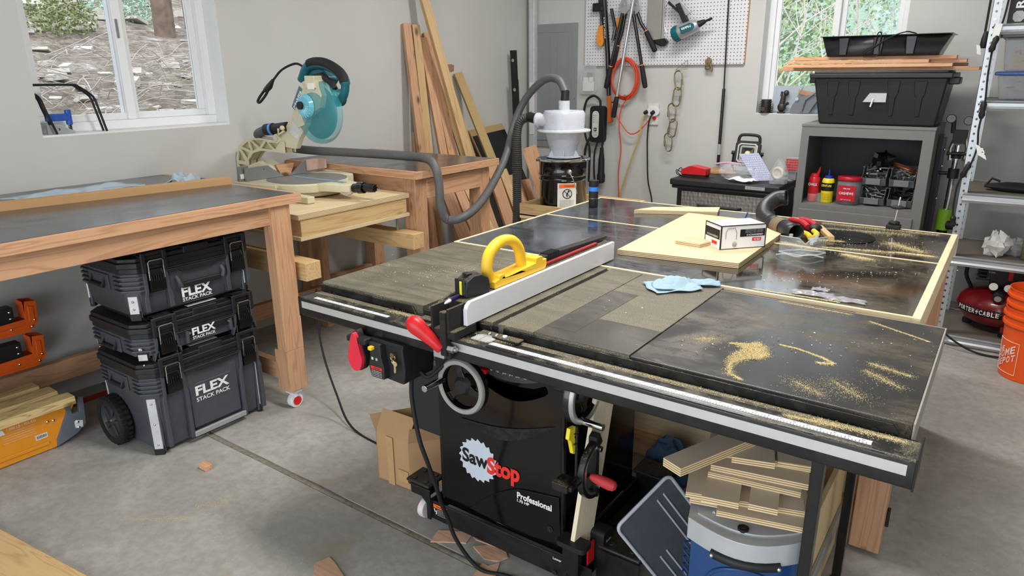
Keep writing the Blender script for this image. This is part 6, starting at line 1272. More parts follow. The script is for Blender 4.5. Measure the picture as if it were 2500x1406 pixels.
PK = plain('chalk_pink', (216, 130, 130), .4); RC = plain('chalk_red', (206, 36, 44), .35)
t = lathe_thing('chalk_bottle', 'red chalk bottle, leftmost on the cabinet shelf', 'bottle', (.752, 3.47, SH), [('bottle', [(.032, 0), (.034, .004), (.034, .05)], PK), ('label_band', [(.0342, .05), (.0345, .052), (.0345, .145), (.034, .147)], RC), ('shoulder', [(.034, .147), (.030, .158), (.024, .162)], RC), ('cap', [(.026, .160), (.027, .165), (.024, .178), (.010, .182)], RC)])
MB().tube([(.765, 3.468, .86), (.775, 3.466, .885), (.780, 3.466, .915)], [.010, .008, .004], 10).build('spout', RC, t); text('CHALK', (.724, 3.434, .795), (.056, 0, 0), (0, 0, .017), LETW, t, off=.02, depth=.0016)
for i in range(3): text('premium marking', (.730, 3.4345, .725-i*.009), (.044, 0, 0), (0, 0, .005), LETR, t, depth=.0014)
BP = plain('blue_plastic', (30, 60, 170), .35); YB = plain('bottle_yellow', (236, 210, 40), .4)
t = lathe_thing('chalk_bottle', 'yellow chalk bottle with blue cap, second on the cabinet shelf', 'bottle', (.838, 3.47, SH), [('bottle', [(.036, 0), (.038, .004), (.038, .135), (.034, .15), (.028, .155)], YB), ('label_band', [(.0382, .075), (.0385, .077), (.0385, .125), (.0382, .127)], LETK), ('cap', [(.024, .153), (.024, .170), (.008, .173)], BP), ('nozzle', [(.0045, .172), (.0045, .20), (.002, .212)], BP)])
text('STRAIT-LINE', (.808, 3.430, .795), (.060, 0, 0), (0, 0, .014), YB, t, off=.02, depth=.0022)
for i in range(4): text('marking chalk', (.815, 3.430, .745-i*.011), (.045, 0, 0), (0, 0, .006), LETK, t, depth=.0022)
t = lathe_thing('nut_jar', 'clear jar with red lid and red label, right of the yellow bottle', 'jar', (.965, 3.48, SH), [('jar', [(.066, 0), (.072, .006), (.072, .135), (.066, .150)], film('jar_plastic', (160, 164, 170), .45)), ('lid', [(.071, .150), (.074, .153), (.074, .172), (.070, .176)], plain('dark_red_lid', (176, 30, 44), .35)), ('contents', [(.064, .004), (.066, .05), (.02, .055)], plain('dark_screws', (60, 62, 70), .5, .4, vary=.6, scale=160))])
RL = plain('label_red', (186, 24, 44), .4, vary=.03); quad('jar_label', (.912, 3.4035, SH+.025), (.105, 0, 0), (0, 0, .10), RL, t); text('CASHEWS', (.922, 3.4034, SH+.068), (.085, 0, 0), (0, 0, .016), LETW, t, off=.02, depth=.0016); text('KIRKLAND', (.945, 3.4034, SH+.102), (.040, 0, 0), (0, 0, .008), LETW, t, off=.01, depth=.0016); text('NET WT 2.5 LB', (.935, 3.4034, SH+.032), (.06, 0, 0), (0, 0, .007), LETW, t, depth=.0016)
t = lathe_thing('small_jar', 'little jar of bits between the two chalk bottles', 'jar', (.795, 3.46, SH), [('jar', [(.018, 0), (.018, .055)], plain('jar_bits', (130, 140, 130), .3, vary=.5, scale=200))])
# stacking bins
BN = plain('grey_bin', (112, 114, 116), .45)
def bits(mb, c, w, d, h, n, seed):
    r = random.Random(seed)
    for _ in range(n):
        p = V(c[0]+r.uniform(-w, w)*.42, c[1]+r.uniform(-d, d)*.4, c[2]+r.uniform(0, h)); q = V(r.gauss(0, 1), r.gauss(0, 1), r.gauss(0, .5)).normalized()*r.uniform(.01, .035)
        mb.tube([p-q, p+q], r.uniform(.002, .007), 6)
    return mb
bn = {}
for k, (xb, zb_, lb) in enumerate(((1.105, SH+.004, 'grey stacking bin, lower left of the four'), (1.262, SH+.004, 'grey stacking bin, lower right of the four'), (1.100, SH+.128, 'grey stacking bin, upper left, full of fittings'), (1.258, SH+.128, 'grey stacking bin, upper right, holding the copper tube'))):
    t = empty('stacking_bin', (xb, 3.55, zb_), lb, 'bin', 'grey stacking bins in the cabinet'); w2, d0, d1, h = .070, 3.46, 3.70, .112
    m_ = MB().box((xb-w2+.008, d0+.03, zb_), (xb+w2-.008, d1, zb_+.004))
    for s in (-1, 1): m_.prism([(d0+.03, 0), (d1, 0), (d1, h), (d0+.055, h), (d0+.035, h*.55), (d0, h*.45)], (xb+s*w2, 0, zb_), Y, Z, V(-s*.004, 0, 0)); m_.box((xb+s*w2-.006, d0+.05, zb_+h-.006), (xb+s*w2+.008, d1, zb_+h))
    m_.prism([(d0+.03, 0), (d0, h*.42), (d0+.004, h*.42), (d0+.034, 0)], (xb-w2, 0, zb_), Y, Z, V(w2*2, 0, 0)).box((xb-w2, d1-.004, zb_), (xb+w2, d1, zb_+h))
    m_.build('bin_shell', BN, t, bevel=.002); box('label_lip', (xb-.042, d0-.006, zb_+.008), (xb+.042, d0+.012, zb_+h*.40), BN, t, bevel=.002)
    tag(bits(MB(), (xb, 3.58, zb_+.02), .14, .2, .085, 46, k).build('metal_bits', (ZINC, plain('dark_bits', (70, 62, 56), .4, .5), ZINC, ZINC)[k], t), kind='stuff')
crumple('black_bag', (1.12, 3.62, SH+.20), (.13, .14, .12), plain('black_bag_film', (24, 24, 26), .25), 'crumpled black plastic bag on top of the upper left bin', 'bag', 20, .5, 21)
cp = []
for k in range(5*26):
    a = 2*PI*k/26; n = k/26; cp.append((1.262+.072*math.cos(a), 3.58+.05*math.sin(a)-.01*n, SH+.215+.028*math.cos(a+2.6)+.007*n))
tag(MB().tube(cp, .0035, 8).build('copper_tube_coil', plain('copper', (196, 128, 104), .25, .9)), 'coil of thin copper tube lying in the upper right bin', 'copper tube')
# ================================================================ TOTE, BOARDS, TRAY ON THE CABINET
tt = empty('storage_tote', (1.05, 3.62, 1.194), 'large black storage tote on top of the grey cabinet', 'tote')
TBK = plain('tote_black', (30, 31, 34), .42, bmp=.1)
def frust(mb, x0, x1, y0, y1, z0, X0, X1, Y0, Y1, z1):
    return mb.add([(x0, y0, z0), (x1, y0, z0), (x1, y1, z0), (x0, y1, z0), (X0, Y0, z1), (X1, Y0, z1), (X1, Y1, z1), (X0, Y1, z1)], [(0, 3, 2, 1), (4, 5, 6, 7), (0, 1, 5, 4), (1, 2, 6, 5), (2, 3, 7, 6), (3, 0, 4, 7)])
b_ = frust(MB(), .748, 1.390, 3.40, 3.80, 1.196, .700, 1.425, 3.36, 3.84, 1.475).build('tub', TBK, tt, bevel=.012, seg=3)
MB().box((.678, 3.34, 1.470), (1.445, 3.86, 1.500)).box((.70, 3.36, 1.498), (1.42, 3.84, 1.512)).build('lid', TBK, tt, bevel=.008, seg=3); MB().box((1.405, 3.45, 1.435), (1.475, 3.62, 1.475)).box((.655, 3.45, 1.44), (.70, 3.62, 1.475)).build('lid_clamp', TBK, tt, bevel=.006)
for xc in (.815, .935, 1.150, 1.290):
    MB().prism([(xc-.035, 1.455), (xc+.035, 1.455), (xc+.028, 1.38), (xc+.018, 1.36), (xc+.012, 1.25), (xc-.012, 1.25), (xc-.018, 1.36), (xc-.028, 1.38)], (0, 3.5665, 0), X, V(0, -.1434, 1), V(0, .010, 0)).build('moulded_flute', TBK, b_, bevel=.005)
tq = MB().prism([(.995, 1.333), (1.12, 1.333), (1.12, 1.385), (1.028, 1.385), (1.022, 1.375)], (0, 3.358, 0), X, Z, V(0, .03, 0)).build('torn_label', plain('torn_label', (182, 184, 186), .5), b_, smooth=0); MB().cyl((1.052, 3.355, 1.352), (1.040, 3.362, 1.305), .005).build('paper_curl', PAPER, b_)
bd = [(.470, 1.560, 3.44, 1.514), (.560, 1.430, 3.40, 1.534), (.480, 1.35, 3.50, 1.534), (.57, 1.31, 3.41, 1.556), (.505, 1.49, 3.50, 1.557), (.60, 1.49, 3.59, 1.536), (.62, 1.56, 3.68, 1.515), (.49, 1.50, 3.55, 1.515), (.55, 1.44, 3.47, 1.578)]
lbs = ('longest thin board at the front bottom of the pile on the tote', 'board on the second layer of the pile on the tote, front', 'second-layer board reaching furthest left on the tote pile', 'short front board on the third layer of the tote pile', 'third-layer board reaching right on the tote pile', 'rear board on the second layer of the tote pile', 'rearmost bottom board jutting out right of the tote pile', 'bottom-layer board behind the front one on the tote pile', 'topmost thin board directly under the black tray')
for k, (xa, xb, y, z) in enumerate(bd): tag(MB().box((xa, y-.042, z), (xb, y+.042, z+.0185)).build('thin_board', cedar('x'), bevel=.0015), lbs[k], 'board', 'thin boards piled on the black tote')
tr_ = empty('black_tray', (1.06, 3.5, 1.597), 'long black tray with fluted sides on top of the boards, highest on the cabinet', 'tray')
TG = plain('tray_gloss', (22, 22, 24), .25)
m_ = MB(); x0, x1, X0, X1 = .755, 1.350, .722, 1.395
m_.add([(x0, 3.40, 1.598), (x1, 3.40, 1.598), (x1, 3.62, 1.598), (x0, 3.62, 1.598), (X0, 3.37, 1.712), (X1, 3.37, 1.712), (X1, 3.66, 1.712), (X0, 3.66, 1.712)], [(0, 1, 2, 3), (0, 1, 5, 4), (1, 2, 6, 5), (2, 3, 7, 6), (3, 0, 4, 7)])
m_.build('tray_body', TG, tr_, solid=.003)
MB().prism([(X0-.012, 3.358), (X1+.015, 3.358), (X1+.015, 3.672), (X0-.012, 3.672)], (0, 0, 1.710), X, Y, V(0, 0, .005), holes=[[(X0+.004, 3.374), (X0+.004, 3.656), (X1-.004, 3.656), (X1-.004, 3.374)]]).build('rim', TG, tr_, bevel=.002)
for xc in (.845, 1.035, 1.205): MB().prism([(xc-.03, 1.706), (xc+.03, 1.706), (xc+.022, 1.602), (xc-.022, 1.602)], (0, 3.368, 0), X, Z, V(0, .026, 0)).build('side_flute', TG, tr_, bevel=.006)
cb2 = cable('tray_cord', [(1.00, 3.36, 1.605), (1.02, 3.362, 1.66), (1.030, 3.352, 1.724), (1.035, 3.42, 1.728), (1.048, 3.352, 1.722), (1.045, 3.36, 1.65), (1.04, 3.36, 1.60), (.96, 3.355, 1.598), (1.0, 3.345, 1.635), (1.10, 3.345, 1.70), (1.17, 3.36, 1.726), (1.20, 3.40, 1.724), (1.22, 3.42, 1.718)], .0035, RUB); tag(cb2, 'thin black cord draped over the black tray', 'cord')
# ================================================================ BACK WINDOW SILL THINGS
SZ = 1.2158
t = empty('cylinder_head', (.225, 4.02, SZ), 'small finned engine cylinder at the left of the back window sill', 'engine part')
m_ = MB()
for k in range(7): m_.lathe((.232, 4.03, SZ+.004+k*.013), (0, 0, 1), [(.050-.003*(k > 4)*(k-4), 0), (.050-.003*(k > 4)*(k-4), .004)], 24)
m_.build('fins', plain('sooty_metal', (78, 72, 68), .5, .6, vary=.3), t); MB().cyl((.232, 4.03, SZ), (.232, 4.03, SZ+.098), .036).cyl((.225, 3.975, SZ+.03), (.225, 3.99, SZ+.03), .016).build('barrel', MATS['sooty_metal'], t)
t = empty('carburettor', (.345, 4.02, SZ), 'dark metal pump fitting standing on the back window sill beside the finned cylinder', 'engine part')
MB().sphere((.345, 4.03, SZ+.045), (.03, .026, .035)).box((.322, 4.005, SZ), (.368, 4.055, SZ+.012)).cyl((.345, 4.03, SZ+.07), (.352, 4.03, SZ+.13), .020, .016).sphere((.368, 4.03, SZ+.145), (.020, .018, .020)).cyl((.335, 4.03, SZ+.12), (.338, 4.03, SZ+.155), .008).cyl((.35, 4.03, SZ+.05), (.392, 4.02, SZ+.075), .010).build('casting', MATS['sooty_metal'], t, bevel=.002)
t = empty('blade_cover', (.47, 4.02, SZ), 'grey quarter-round metal guard leaning on the back window sill', 'guard')
q = [(0, 0)]+[(.0+.13*math.cos(math.radians(a)), .13*math.sin(math.radians(a))) for a in range(60, 181, 12)]
MB().prism([(x+.12, z+.004) for x, z in q]+[(-.0, .0)], (.42, 4.01, SZ), X, Z, V(0, .035, 0)).build('shell', plain('guard_grey_metal', (128, 132, 136), .4, .5), t, bevel=.004); MB().tube([(.49, 4.0, SZ+.02), (.51, 4.0, SZ+.10), (.60, 4.0, SZ+.17)], .010, 8).build('rim_band', ZINC, t); MB().cyl((.455, 4.0, SZ+.12), (.49, 4.0, SZ+.19), .003).cyl((.455, 3.995, SZ+.105), (.455, 4.02, SZ+.105), .012).build('stud', STEEL, t)
tag(board('wood_scrap', (.45, 4.045, 1.372), (.57, 4.045, 1.345), .03, .02, (0, 1, 0), cedar('z'), bevel=.001), 'small wood scrap wedged above the grey guard in the back window', 'wood scrap')
tag(MB().prism(rrect(.40, .18, .02, cx=.47, cy=SZ+.105), (0, 4.062, 0), X, Z, V(0, .004, 0)).build('clear_sheet', film('hazy_sheet', (190, 200, 212), .7, .25)), 'hazy clear plastic sheet leaning against the back window', 'sheet')
# ================================================================ POLE JACKS by the cabinet
t = empty('support_pole', (1.50, 3.60, 0), 'chrome telescopic support pole with green base beside the grey cabinet', 'support pole')
LG = plain('lime_green', (120, 170, 40), .4)
P0, P1 = V(1.50, 3.60, .0), V(1.515, 3.62, 1.16); dd = (P1-P0).normalized()
MB().cyl(P0, P0+dd*.62, .030).build('lower_tube', BLK, t); MB().cyl(P0+dd*.56, P0+dd*.69, .042).build('green_collar', LG, t, bevel=.004); MB().cyl(P0+dd*.69, P0+dd*1.08, .0175).build('chrome_tube', CHROME, t)
MB().cyl(P0+dd*.88, P0+dd*.94, .030).cyl(P0+dd*.91+V(-.075, -.01, 0), P0+dd*.91, .011).build('clamp_collar', BLKM, t, bevel=.003); MB().cyl(P0+dd*1.0, P0+dd*1.02, .026).build('stop_ring', BLKM, t, bevel=.003)
MB().cyl(P0+dd*.60+V(.02, -.04, 0), P0+dd*.60+V(.075, -.055, 0), .026).build('lock_knob', BLKM, t, bevel=.004)
MB().box((1.478, 3.585, 1.09), (1.550, 3.64, 1.17)).cyl((1.46, 3.60, 1.03), (1.57, 3.60, 1.03), .012).tube([(1.475, 3.60, 1.15), (1.47, 3.60, 1.22), (1.465, 3.60, 1.245)], .013, 8).build('head_frame', BLKM, t, bevel=.003)
for x, z in ((1.455, 1.235), (1.545, 1.225)): MB().cyl((x, 3.585, z), (x, 3.625, z), .026).build('roller_end', BLK, t, bevel=.004)
MB().tube([(1.48, 3.60, .99), (1.475, 3.60, 1.06), (1.49, 3.60, 1.12)], .010, 8).tube([(1.552, 3.60, .99), (1.560, 3.60, 1.06), (1.545, 3.60, 1.12)], .010, 8).build('chrome_yoke', CHROME, t)
t = empty('dark_post', (1.435, 3.64, 0), 'tall dark post standing between the grey cabinet and the chrome pole', 'post'); MB().box((1.418, 3.62, 0), (1.446, 3.66, 1.12)).build('post', plain('dark_violet_steel', (34, 32, 44), .4), t, bevel=.002); MB().box((1.410, 3.60, .55), (1.428, 3.66, 1.14)).build('side_rail', BLKM, t)
for z in (.75, .95, 1.05): MB().sphere((1.446, 3.61, z), .008, 10, 6).build('post_bolt', STEEL, t)
# ================================================================ STEEL SHELVING on the right
sf = empty('shelving_unit', (2.2, 3.3, 0), 'galvanised boltless shelving unit along the right of the back wall', 'shelving')
GZ = plain('shelf_galvanised', (182, 186, 190), .38, .6)
def keyholes(z0, z1): 
    out = []; z = z0
    while z < z1: out.append([(.0+.0065*math.cos(2*PI*k/8), z+.0065*math.sin(2*PI*k/8)) for k in range(8)]); z += .038
    return out
def post(x, y, flip=1):
    m_ = MB().prism([(-.019, 0), (.019, 0), (.019, 2.0), (-.019, 2.0)], (x+.019, y, 0), X, Z, V(0, .002, 0), holes=[[(c[0]*1.0, c[1]) for c in h] for h in keyholes(.05, 1.97)])
    m_.prism([(0, 0), (.042, 0), (.042, 2.0), (0, 2.0)], (x, y, 0), Y, Z, V(.002, 0, 0), holes=[[(.021+c[0], c[1]+.0) for c in h] for h in keyholes(.05, 1.97)])
    return m_.build('upright', GZ, sf, smooth=20)
SX0, SX1, SY0, SY1 = 1.585, 2.85, 3.08, 3.62
post(SX0, SY0); post(SX0, SY1-.045); post(SX1-.04, SY0); post(SX1-.04, SY1-.045)
PB = plain('particle_shelf', (104, 98, 88), .75, vary=.15, scale=80)
for z in (1.72, 1.345, .86, .505, .045):
    for y in (SY0-.006, SY1): 
        MB().prism([(0, -.035), (.006, -.035), (.012, -.022), (.006, -.012), (.006, .004), (.018, .012), (.006, .018), (0, .018)], (SX0+.02, y, z), V(0, -1, 0), Z, V(SX1-SX0-.03, 0, 0)).build('beam', GZ, sf, smooth=20)
    box('side_beam', (SX0+.002, SY0+.02, z-.030), (SX0+.012, SY1-.02, z+.012), GZ, sf); box('deck', (SX0+.014, SY0+.004, z+.006), (SX1-.02, SY1-.004, z+.016), PB, sf, smooth=0)
for z in (1.76, 1.70, 1.36, 1.32, .87, .83, .52, .48): MB().cyl((SX0+.019, SY0, z), (SX0+.019, SY0-.005, z), .006).build('shelf_rivet', STEEL, sf)
DK = lambda z: z+.0165
# printed box on the top shelf
t = empty('tool_carton', (1.85, 3.25, DK(1.72)), 'black and white printed tool carton on the top shelf at the right edge', 'carton')
box('carton_body', (1.655, 3.12, DK(1.72)), (2.15, 3.5, DK(1.72)+.30), plain('carton_white', (226, 224, 216), .6), t, bevel=.002); box('black_panel', (1.654, 3.118, DK(1.72)), (1.745, 3.1199, DK(1.72)+.30), LETK, t, smooth=0)
text('RIDGID', (1.715, 3.1175, DK(1.72)+.075), (0, 0, .22), (-.034, 0, 0), LETW, t, off=.03, depth=.001); box('red_rule', (1.722, 3.1172, DK(1.72)+.075), (1.726, 3.118, DK(1.72)+.28), LETR, t, smooth=0)
MB().prism([(-.024, -.012), (-.012, -.026), (.012, -.026), (.024, -.012), (.024, .012), (.012, .026), (-.012, .026), (-.024, .012)], (1.700, 3.1176, DK(1.72)+.036), X, Z, V(0, -.0008, 0)).build('round_emblem', plain('emblem_grey', (170, 170, 170), .5, vary=.4, scale=200), t, smooth=0)
text('POWER-SPIN', (1.80, 3.1195, DK(1.72)+.06), (0, 0, .24), (-.030, 0, 0), LETK, t, off=.02, depth=.001)
for i in range(4): text('Drain cleaner quick clear', (1.825+i*.012, 3.1195, DK(1.72)+.06), (0, 0, .20), (-.007, 0, 0), LETK, t, depth=.001)
# clear totes with lids
CT = film('hazy_tote', (170, 176, 184), .45, .2)
for k, (za, h, lm, lb, c) in enumerate(((DK(1.345), .125, plain('blue_lid', (52, 82, 150), .4), 'clear plastic tote with blue lid on the second shelf', (150, 140, 140)), (DK(1.345)+.146, .165, plain('grey_lid', (120, 124, 128), .4), 'clear plastic tote stacked on the blue-lidded one', (190, 160, 110)))):
    t = empty('clear_tote', (1.9, 3.3, za), lb, 'tote')
    frust(MB(), 1.68, 2.16, 3.15, 3.52, za, 1.66, 2.18, 3.13, 3.54, za+h).build('tub', CT, t, bevel=.008); MB().box((1.645, 3.115, za+h), (2.195, 3.555, za+h+.018)).build('lid', lm, t, bevel=.006)
    tag(bits(MB().box((1.70, 3.17, za+.01), (1.80, 3.4, za+h*.5)).box((1.74, 3.16, za+.05), (1.92, 3.30, za+h*.75)), (1.9, 3.33, za+.02), .4, .3, h*.6, 30, 50+k).build('stored_items', plain('stored_items_%d' % k, c, .6, vary=.4, scale=12), t, bevel=.003), kind='stuff')
bgp = empty('black_sleeve', (1.95, 3.3, DK(.86)), 'black fabric sleeve bag lying on the middle shelf', 'bag')
MB().grid(lambda u, v: (1.69+v*.62, 3.26+math.cos(2*PI*u)*.085*min(1, .35+v*3), DK(.86)+.022+.022*math.sin(2*PI*u)*min(1, .35+v*4)*(1+.2*math.sin(9*v))+.0), 16, 14, True).build('sleeve', plain('black_fabric', (26, 26, 28), .8), bgp); MB().tube([(1.70, 3.26, DK(.86)+.03), (1.72, 3.25, DK(.86)+.065), (1.76, 3.25, DK(.86)+.05)], .006, 8).build('strap_loop', MATS['black_fabric'], bgp)
crumple('crumpled_paper', (1.80, 3.20, DK(.505)), (.12, .12, .13), PAPER, 'crumpled white paper wad on the shelf above the compressor', 'paper', 18, .5, 31)
crumple('plastic_bag', (1.885, 3.27, DK(.505)), (.12, .12, .09), CLP, 'crumpled clear bag between the paper wad and the glass jar', 'bag', 18, .5, 32)
t = lathe_thing('glass_jar', 'glass jar with red lid and reddish label at the right edge of the shelf', 'jar', (1.975, 3.20, DK(.505)), [('jar', [(.055, 0), (.06, .005), (.06, .10), (.045, .125)], plain('olive_jar', (110, 108, 76), .15, vary=.5, scale=90)), ('lid', [(.048, .125), (.05, .128), (.05, .15), (.046, .152)], plain('jar_red', (190, 30, 40), .35))]); quad('label', (1.93, 3.1385, DK(.505)+.03), (.08, 0, 0), (0, 0, .06), plain('label_salmon', (206, 100, 80), .5, vary=.3, scale=90), t)
# cords hanging at the upright
t = empty('inline_cord', (1.60, 3.06, .6), 'black power cord with inline plugs and tags hanging down the front shelf upright', 'cord')
cable('cord', [(1.655, 3.05, 2.0), (1.648, 3.05, 1.86), (1.640, 3.05, 1.75), (1.620, 3.05, 1.66), (1.618, 3.05, 1.50), (1.628, 3.05, 1.35), (1.622, 3.05, 1.22), (1.630, 3.05, 1.12), (1.612, 3.05, 1.02), (1.575, 3.05, .93), (1.572, 3.05, .80), (1.585, 3.05, .70)], .0045, RUB, t)
for a, b in (((1.628, 3.045, 1.68), (1.612, 3.045, 1.60)), ((1.624, 3.045, 1.36), (1.624, 3.045, 1.27)), ((1.612, 3.045, 1.04), (1.585, 3.045, .96)), ((1.580, 3.045, .75), (1.586, 3.045, .69))):
    a, b = V(*a), V(*b); MB().tube([a, a.lerp(b, .2), a.lerp(b, .5), a.lerp(b, .8), b], [.008, .016, .012, .016, .008], 10).build('connector', BLKM, t)
quad('paper_tag', (1.602, 3.040, 1.655), (.030, 0, -.004), (.010, 0, .085), PAPER, t); quad('paper_tag', (1.640, 3.040, 1.085), (.042, -.0, -.025), (-.022, 0, .058), PAPER, t)
for i, (dx, dz) in enumerate(((.022, .03), (.034, .02), (.012, .055), (.026, .045))): MB().cyl((1.636+dx, 3.0392, 1.07+dz), (1.636+dx, 3.0396, 1.07+dz), .003).build('tag_print', LETK, t)
t = empty('socket_cord', (1.53, 3.6, 1.55), 'black cord end with socket hanging left of the shelf upright', 'cord'); cable('cord', [(1.555, 3.5, 2.3), (1.550, 3.5, 1.95), (1.550, 3.5, 1.72)], .006, RUB, t); MB().lathe((1.555, 3.5, 1.63), (0, 0, 1), [(.014, 0), (.020, .01), (.018, .05), (.010, .09)], 14).build('socket', BLKM, t); quad('tag', (1.530, 3.49, 1.60), (.02, 0, -.006), (-.01, 0, .05), PAPER, t)
# ================================================================ COMPRESSOR + BUCKETS
cm = empty('air_compressor', (1.90, 3.33, .065), 'dark red pancake air compressor on the lowest shelf', 'air compressor')
CRD = plain('compressor_red', (122, 18, 24), .3, coat=.4); cc_ = (1.875, 3.34)
MB().lathe((cc_[0], cc_[1], .0), (0, 0, 1), [(.0, .09), (.10, .095), (.17, .125), (.205, .165), (.213, .20), (.213, .215), (.205, .25), (.17, .295), (.10, .322), (.0, .33)], 56).build('tank', CRD, cm, smooth=60)
MB().lathe((cc_[0], cc_[1], 0), (0, 0, 1), [(.213, .203), (.217, .203), (.217, .210), (.213, .210)], 56, cap=False).build('tank_weld', CRD, cm)
for a in (-75, 45, 165): c, s = math.cos(math.radians(a)), math.sin(math.radians(a)); f_ = MB().box((cc_[0]+c*.15-.02, cc_[1]+s*.15-.02, .085), (cc_[0]+c*.15+.02, cc_[1]+s*.15+.02, .17)).build('foot', CRD, cm, bevel=.006); MB().cyl((cc_[0]+c*.15, cc_[1]+s*.15, .062), (cc_[0]+c*.15, cc_[1]+s*.15, .09), .026).build('rubber_foot', RUB, f_, bevel=.003)
ba = [math.radians(a) for a in range(-156, -85, 5)]; bb = MB()
for a0, a1 in zip(ba, ba[1:]): bb.add([(cc_[0]+.2145*math.cos(a0), cc_[1]+.2145*math.sin(a0), .178), (cc_[0]+.2145*math.cos(a1), cc_[1]+.2145*math.sin(a1), .178), (cc_[0]+.2155*math.cos(a1), cc_[1]+.2155*math.sin(a1), .222), (cc_[0]+.2155*math.cos(a0), cc_[1]+.2155*math.sin(a0), .222)], [(0, 1, 2, 3)])
bb.build('name_band', LETK, cm, smooth=60, solid=.001)
def arctext(s, c, R, a0, a1, z, h, m, par):
    n = len(s)
    for i, ch in enumerate(s):
        if ch == ' ': continue
        a = math.radians(a0+(a1-a0)*(i+.5)/n); wv = R*math.radians(a1-a0)/n*(.42 if ch in 'I1' else .78); r = V(-math.sin(a), math.cos(a), 0); p = V(c[0]+R*math.cos(a), c[1]+R*math.sin(a), z)-r*wv/2
        text(ch, p, r*wv, Z*h, m, par, off=.02, depth=.001)
arctext('PORTER+CABLE', cc_, .2165, -154, -89, .187, .026, LETW, cm)
MB().box((1.80, 3.22, .34), (1.98, 3.46, .52)).box((1.99, 3.20, .34), (2.12, 3.46, .50)).cyl((1.74, 3.34, .43), (1.80, 3.34, .43), .075).build('motor_shroud', plain('shroud_black', (28, 28, 31), .45), cm, bevel=.012)
m_ = MB()
for k in range(6): m_.box((1.735, 3.255, .36+k*.024), (1.80, 3.262, .370+k*.024)); m_.box((2.0, 3.193, .36+k*.022), (2.12, 3.20, .368+k*.022))
m_.build('cooling_louvres', BLKM, cm)
quad('rating_panel', (1.785, 3.218, .385), (.10, 0, 0), (0, 0, .085), LETK, cm); quad('red_flash', (1.885, 3.218, .385), (.02, 0, 0), (0, 0, .085), RED, cm); quad('grey_flash', (1.785, 3.218, .472), (.11, 0, 0), (0, 0, .018), ZINC, cm)
text('150', (1.790, 3.2175, .435), (.042, 0, 0), (0, 0, .024), LETW, cm, off=.02, depth=.001); text('PSI', (1.836, 3.2175, .435), (.030, 0, 0), (0, 0, .014), LETW, cm, off=.02, depth=.001); text('6 GAL', (1.792, 3.2175, .418), (.03, 0, 0), (0, 0, .008), LETW, cm, depth=.001)
for x in (1.825, 1.895): MB().cyl((x, 3.17, .352), (x, 3.185, .345), .024).build('gauge_rim', BLKM, cm, bevel=.002); MB().cyl((x, 3.166, .3535), (x, 3.170, .352), .021).build('gauge_face', PAPER, cm)
MB().cyl((1.855, 3.12, .30), (1.858, 3.20, .315), .030, .022).build('regulator_knob', BLKM, cm, bevel=.004); MB().cyl((1.855, 3.115, .299), (1.855, 3.12, .30), .017).build('knob_centre', STEEL, cm); MB().cyl((1.94, 3.16, .31), (2.0, 3.17, .31), .010).build('coupler', plain('brass_fitting', (196, 160, 96), .3, .8), cm)
cable('handle_tube', [(1.72, 3.30, .30), (1.685, 3.28, .38), (1.70, 3.26, .46), (1.78, 3.25, .49), (1.90, 3.24, .50)], .011, RUB, cm); MB().box((1.96, 3.196, .395), (1.985, 3.204, .425)).build('power_switch', RED, cm, bevel=.002)
cable('compressor_cord', [(1.62, 3.02, .10), (1.70, 3.00, .05), (1.80, 2.99, .012), (1.92, 2.98, .012), (2.05, 2.99, .03), (2.15, 3.02, .08)], .006, RUB, cm)
OB = plain('bucket_orange', (232, 88, 26), .4, vary=.04)
def bucket(z, h, label, grp=True):
    c = (2.045, 2.80, z); t = empty('plastic_bucket', c, label, 'bucket', 'orange buckets nested in a stack')
    MB().lathe(c, (0, 0, 1), [(.0, .004), (.128, 0), (.132, .004), (.146, h-.085), (.156, h-.085), (.156, h-.072), (.148, h-.070), (.149, h-.040), (.160, h-.038), (.160, h-.026), (.151, h-.024), (.152, h-.004), (.155, h), (.150, h+.001), (.146, h-.01), (.130, .012), (.0, .010)], 56, cap=False).build('bucket_shell', OB, t, smooth=40)
    return t, c
bk, bc0 = bucket(.0, .365, 'lower orange bucket with white printed square, at the right edge')
bucket(.10, .365, 'upper orange bucket nested inside the printed one')
def onbucket(u, w):  # u angle deg, w height
    R = .1335+.013*(w/.28); a = math.radians(u); return V(bc0[0]+R*math.cos(a), bc0[1]+R*math.sin(a), w)
fr_ = MB()
for (u0, w0, u1, w1) in ((-176, .03, -176, .20), (-176, .20, -119, .20), (-119, .20, -119, .03), (-119, .03, -176, .03)):
    fr_.tube([onbucket(u0+(u1-u0)*k/12, w0+(w1-w0)*k/12) for k in range(13)], .0016, 6)
fr_.build('printed_frame', plain('print_pinkish_white', (240, 206, 190), .5), bk)
def bt(s, u0, w0, u1, w1, h, skew):
    n = len(s)
    for i, ch in enumerate(s):
        if ch == ' ': continue
        f0 = (i+.08)/n; f1 = (i+.92)/n; p = onbucket(u0+(u1-u0)*f0, w0+(w1-w0)*f0); q = onbucket(u0+(u1-u0)*f1, w0+(w1-w0)*f1); up_ = onbucket(u0+(u1-u0)*f0+skew, w0+(w1-w0)*f0+h)-p
        text(ch, p, q-p, up_, MATS['print_pinkish_white'], bk, off=.03, depth=.002)
bt('THE', -174, .115, -149, .14, .030, 0); bt('HOME', -171, .075, -124, .150, .040, 0); bt('DEPOT', -172, .036, -122, .108, .036, 0)
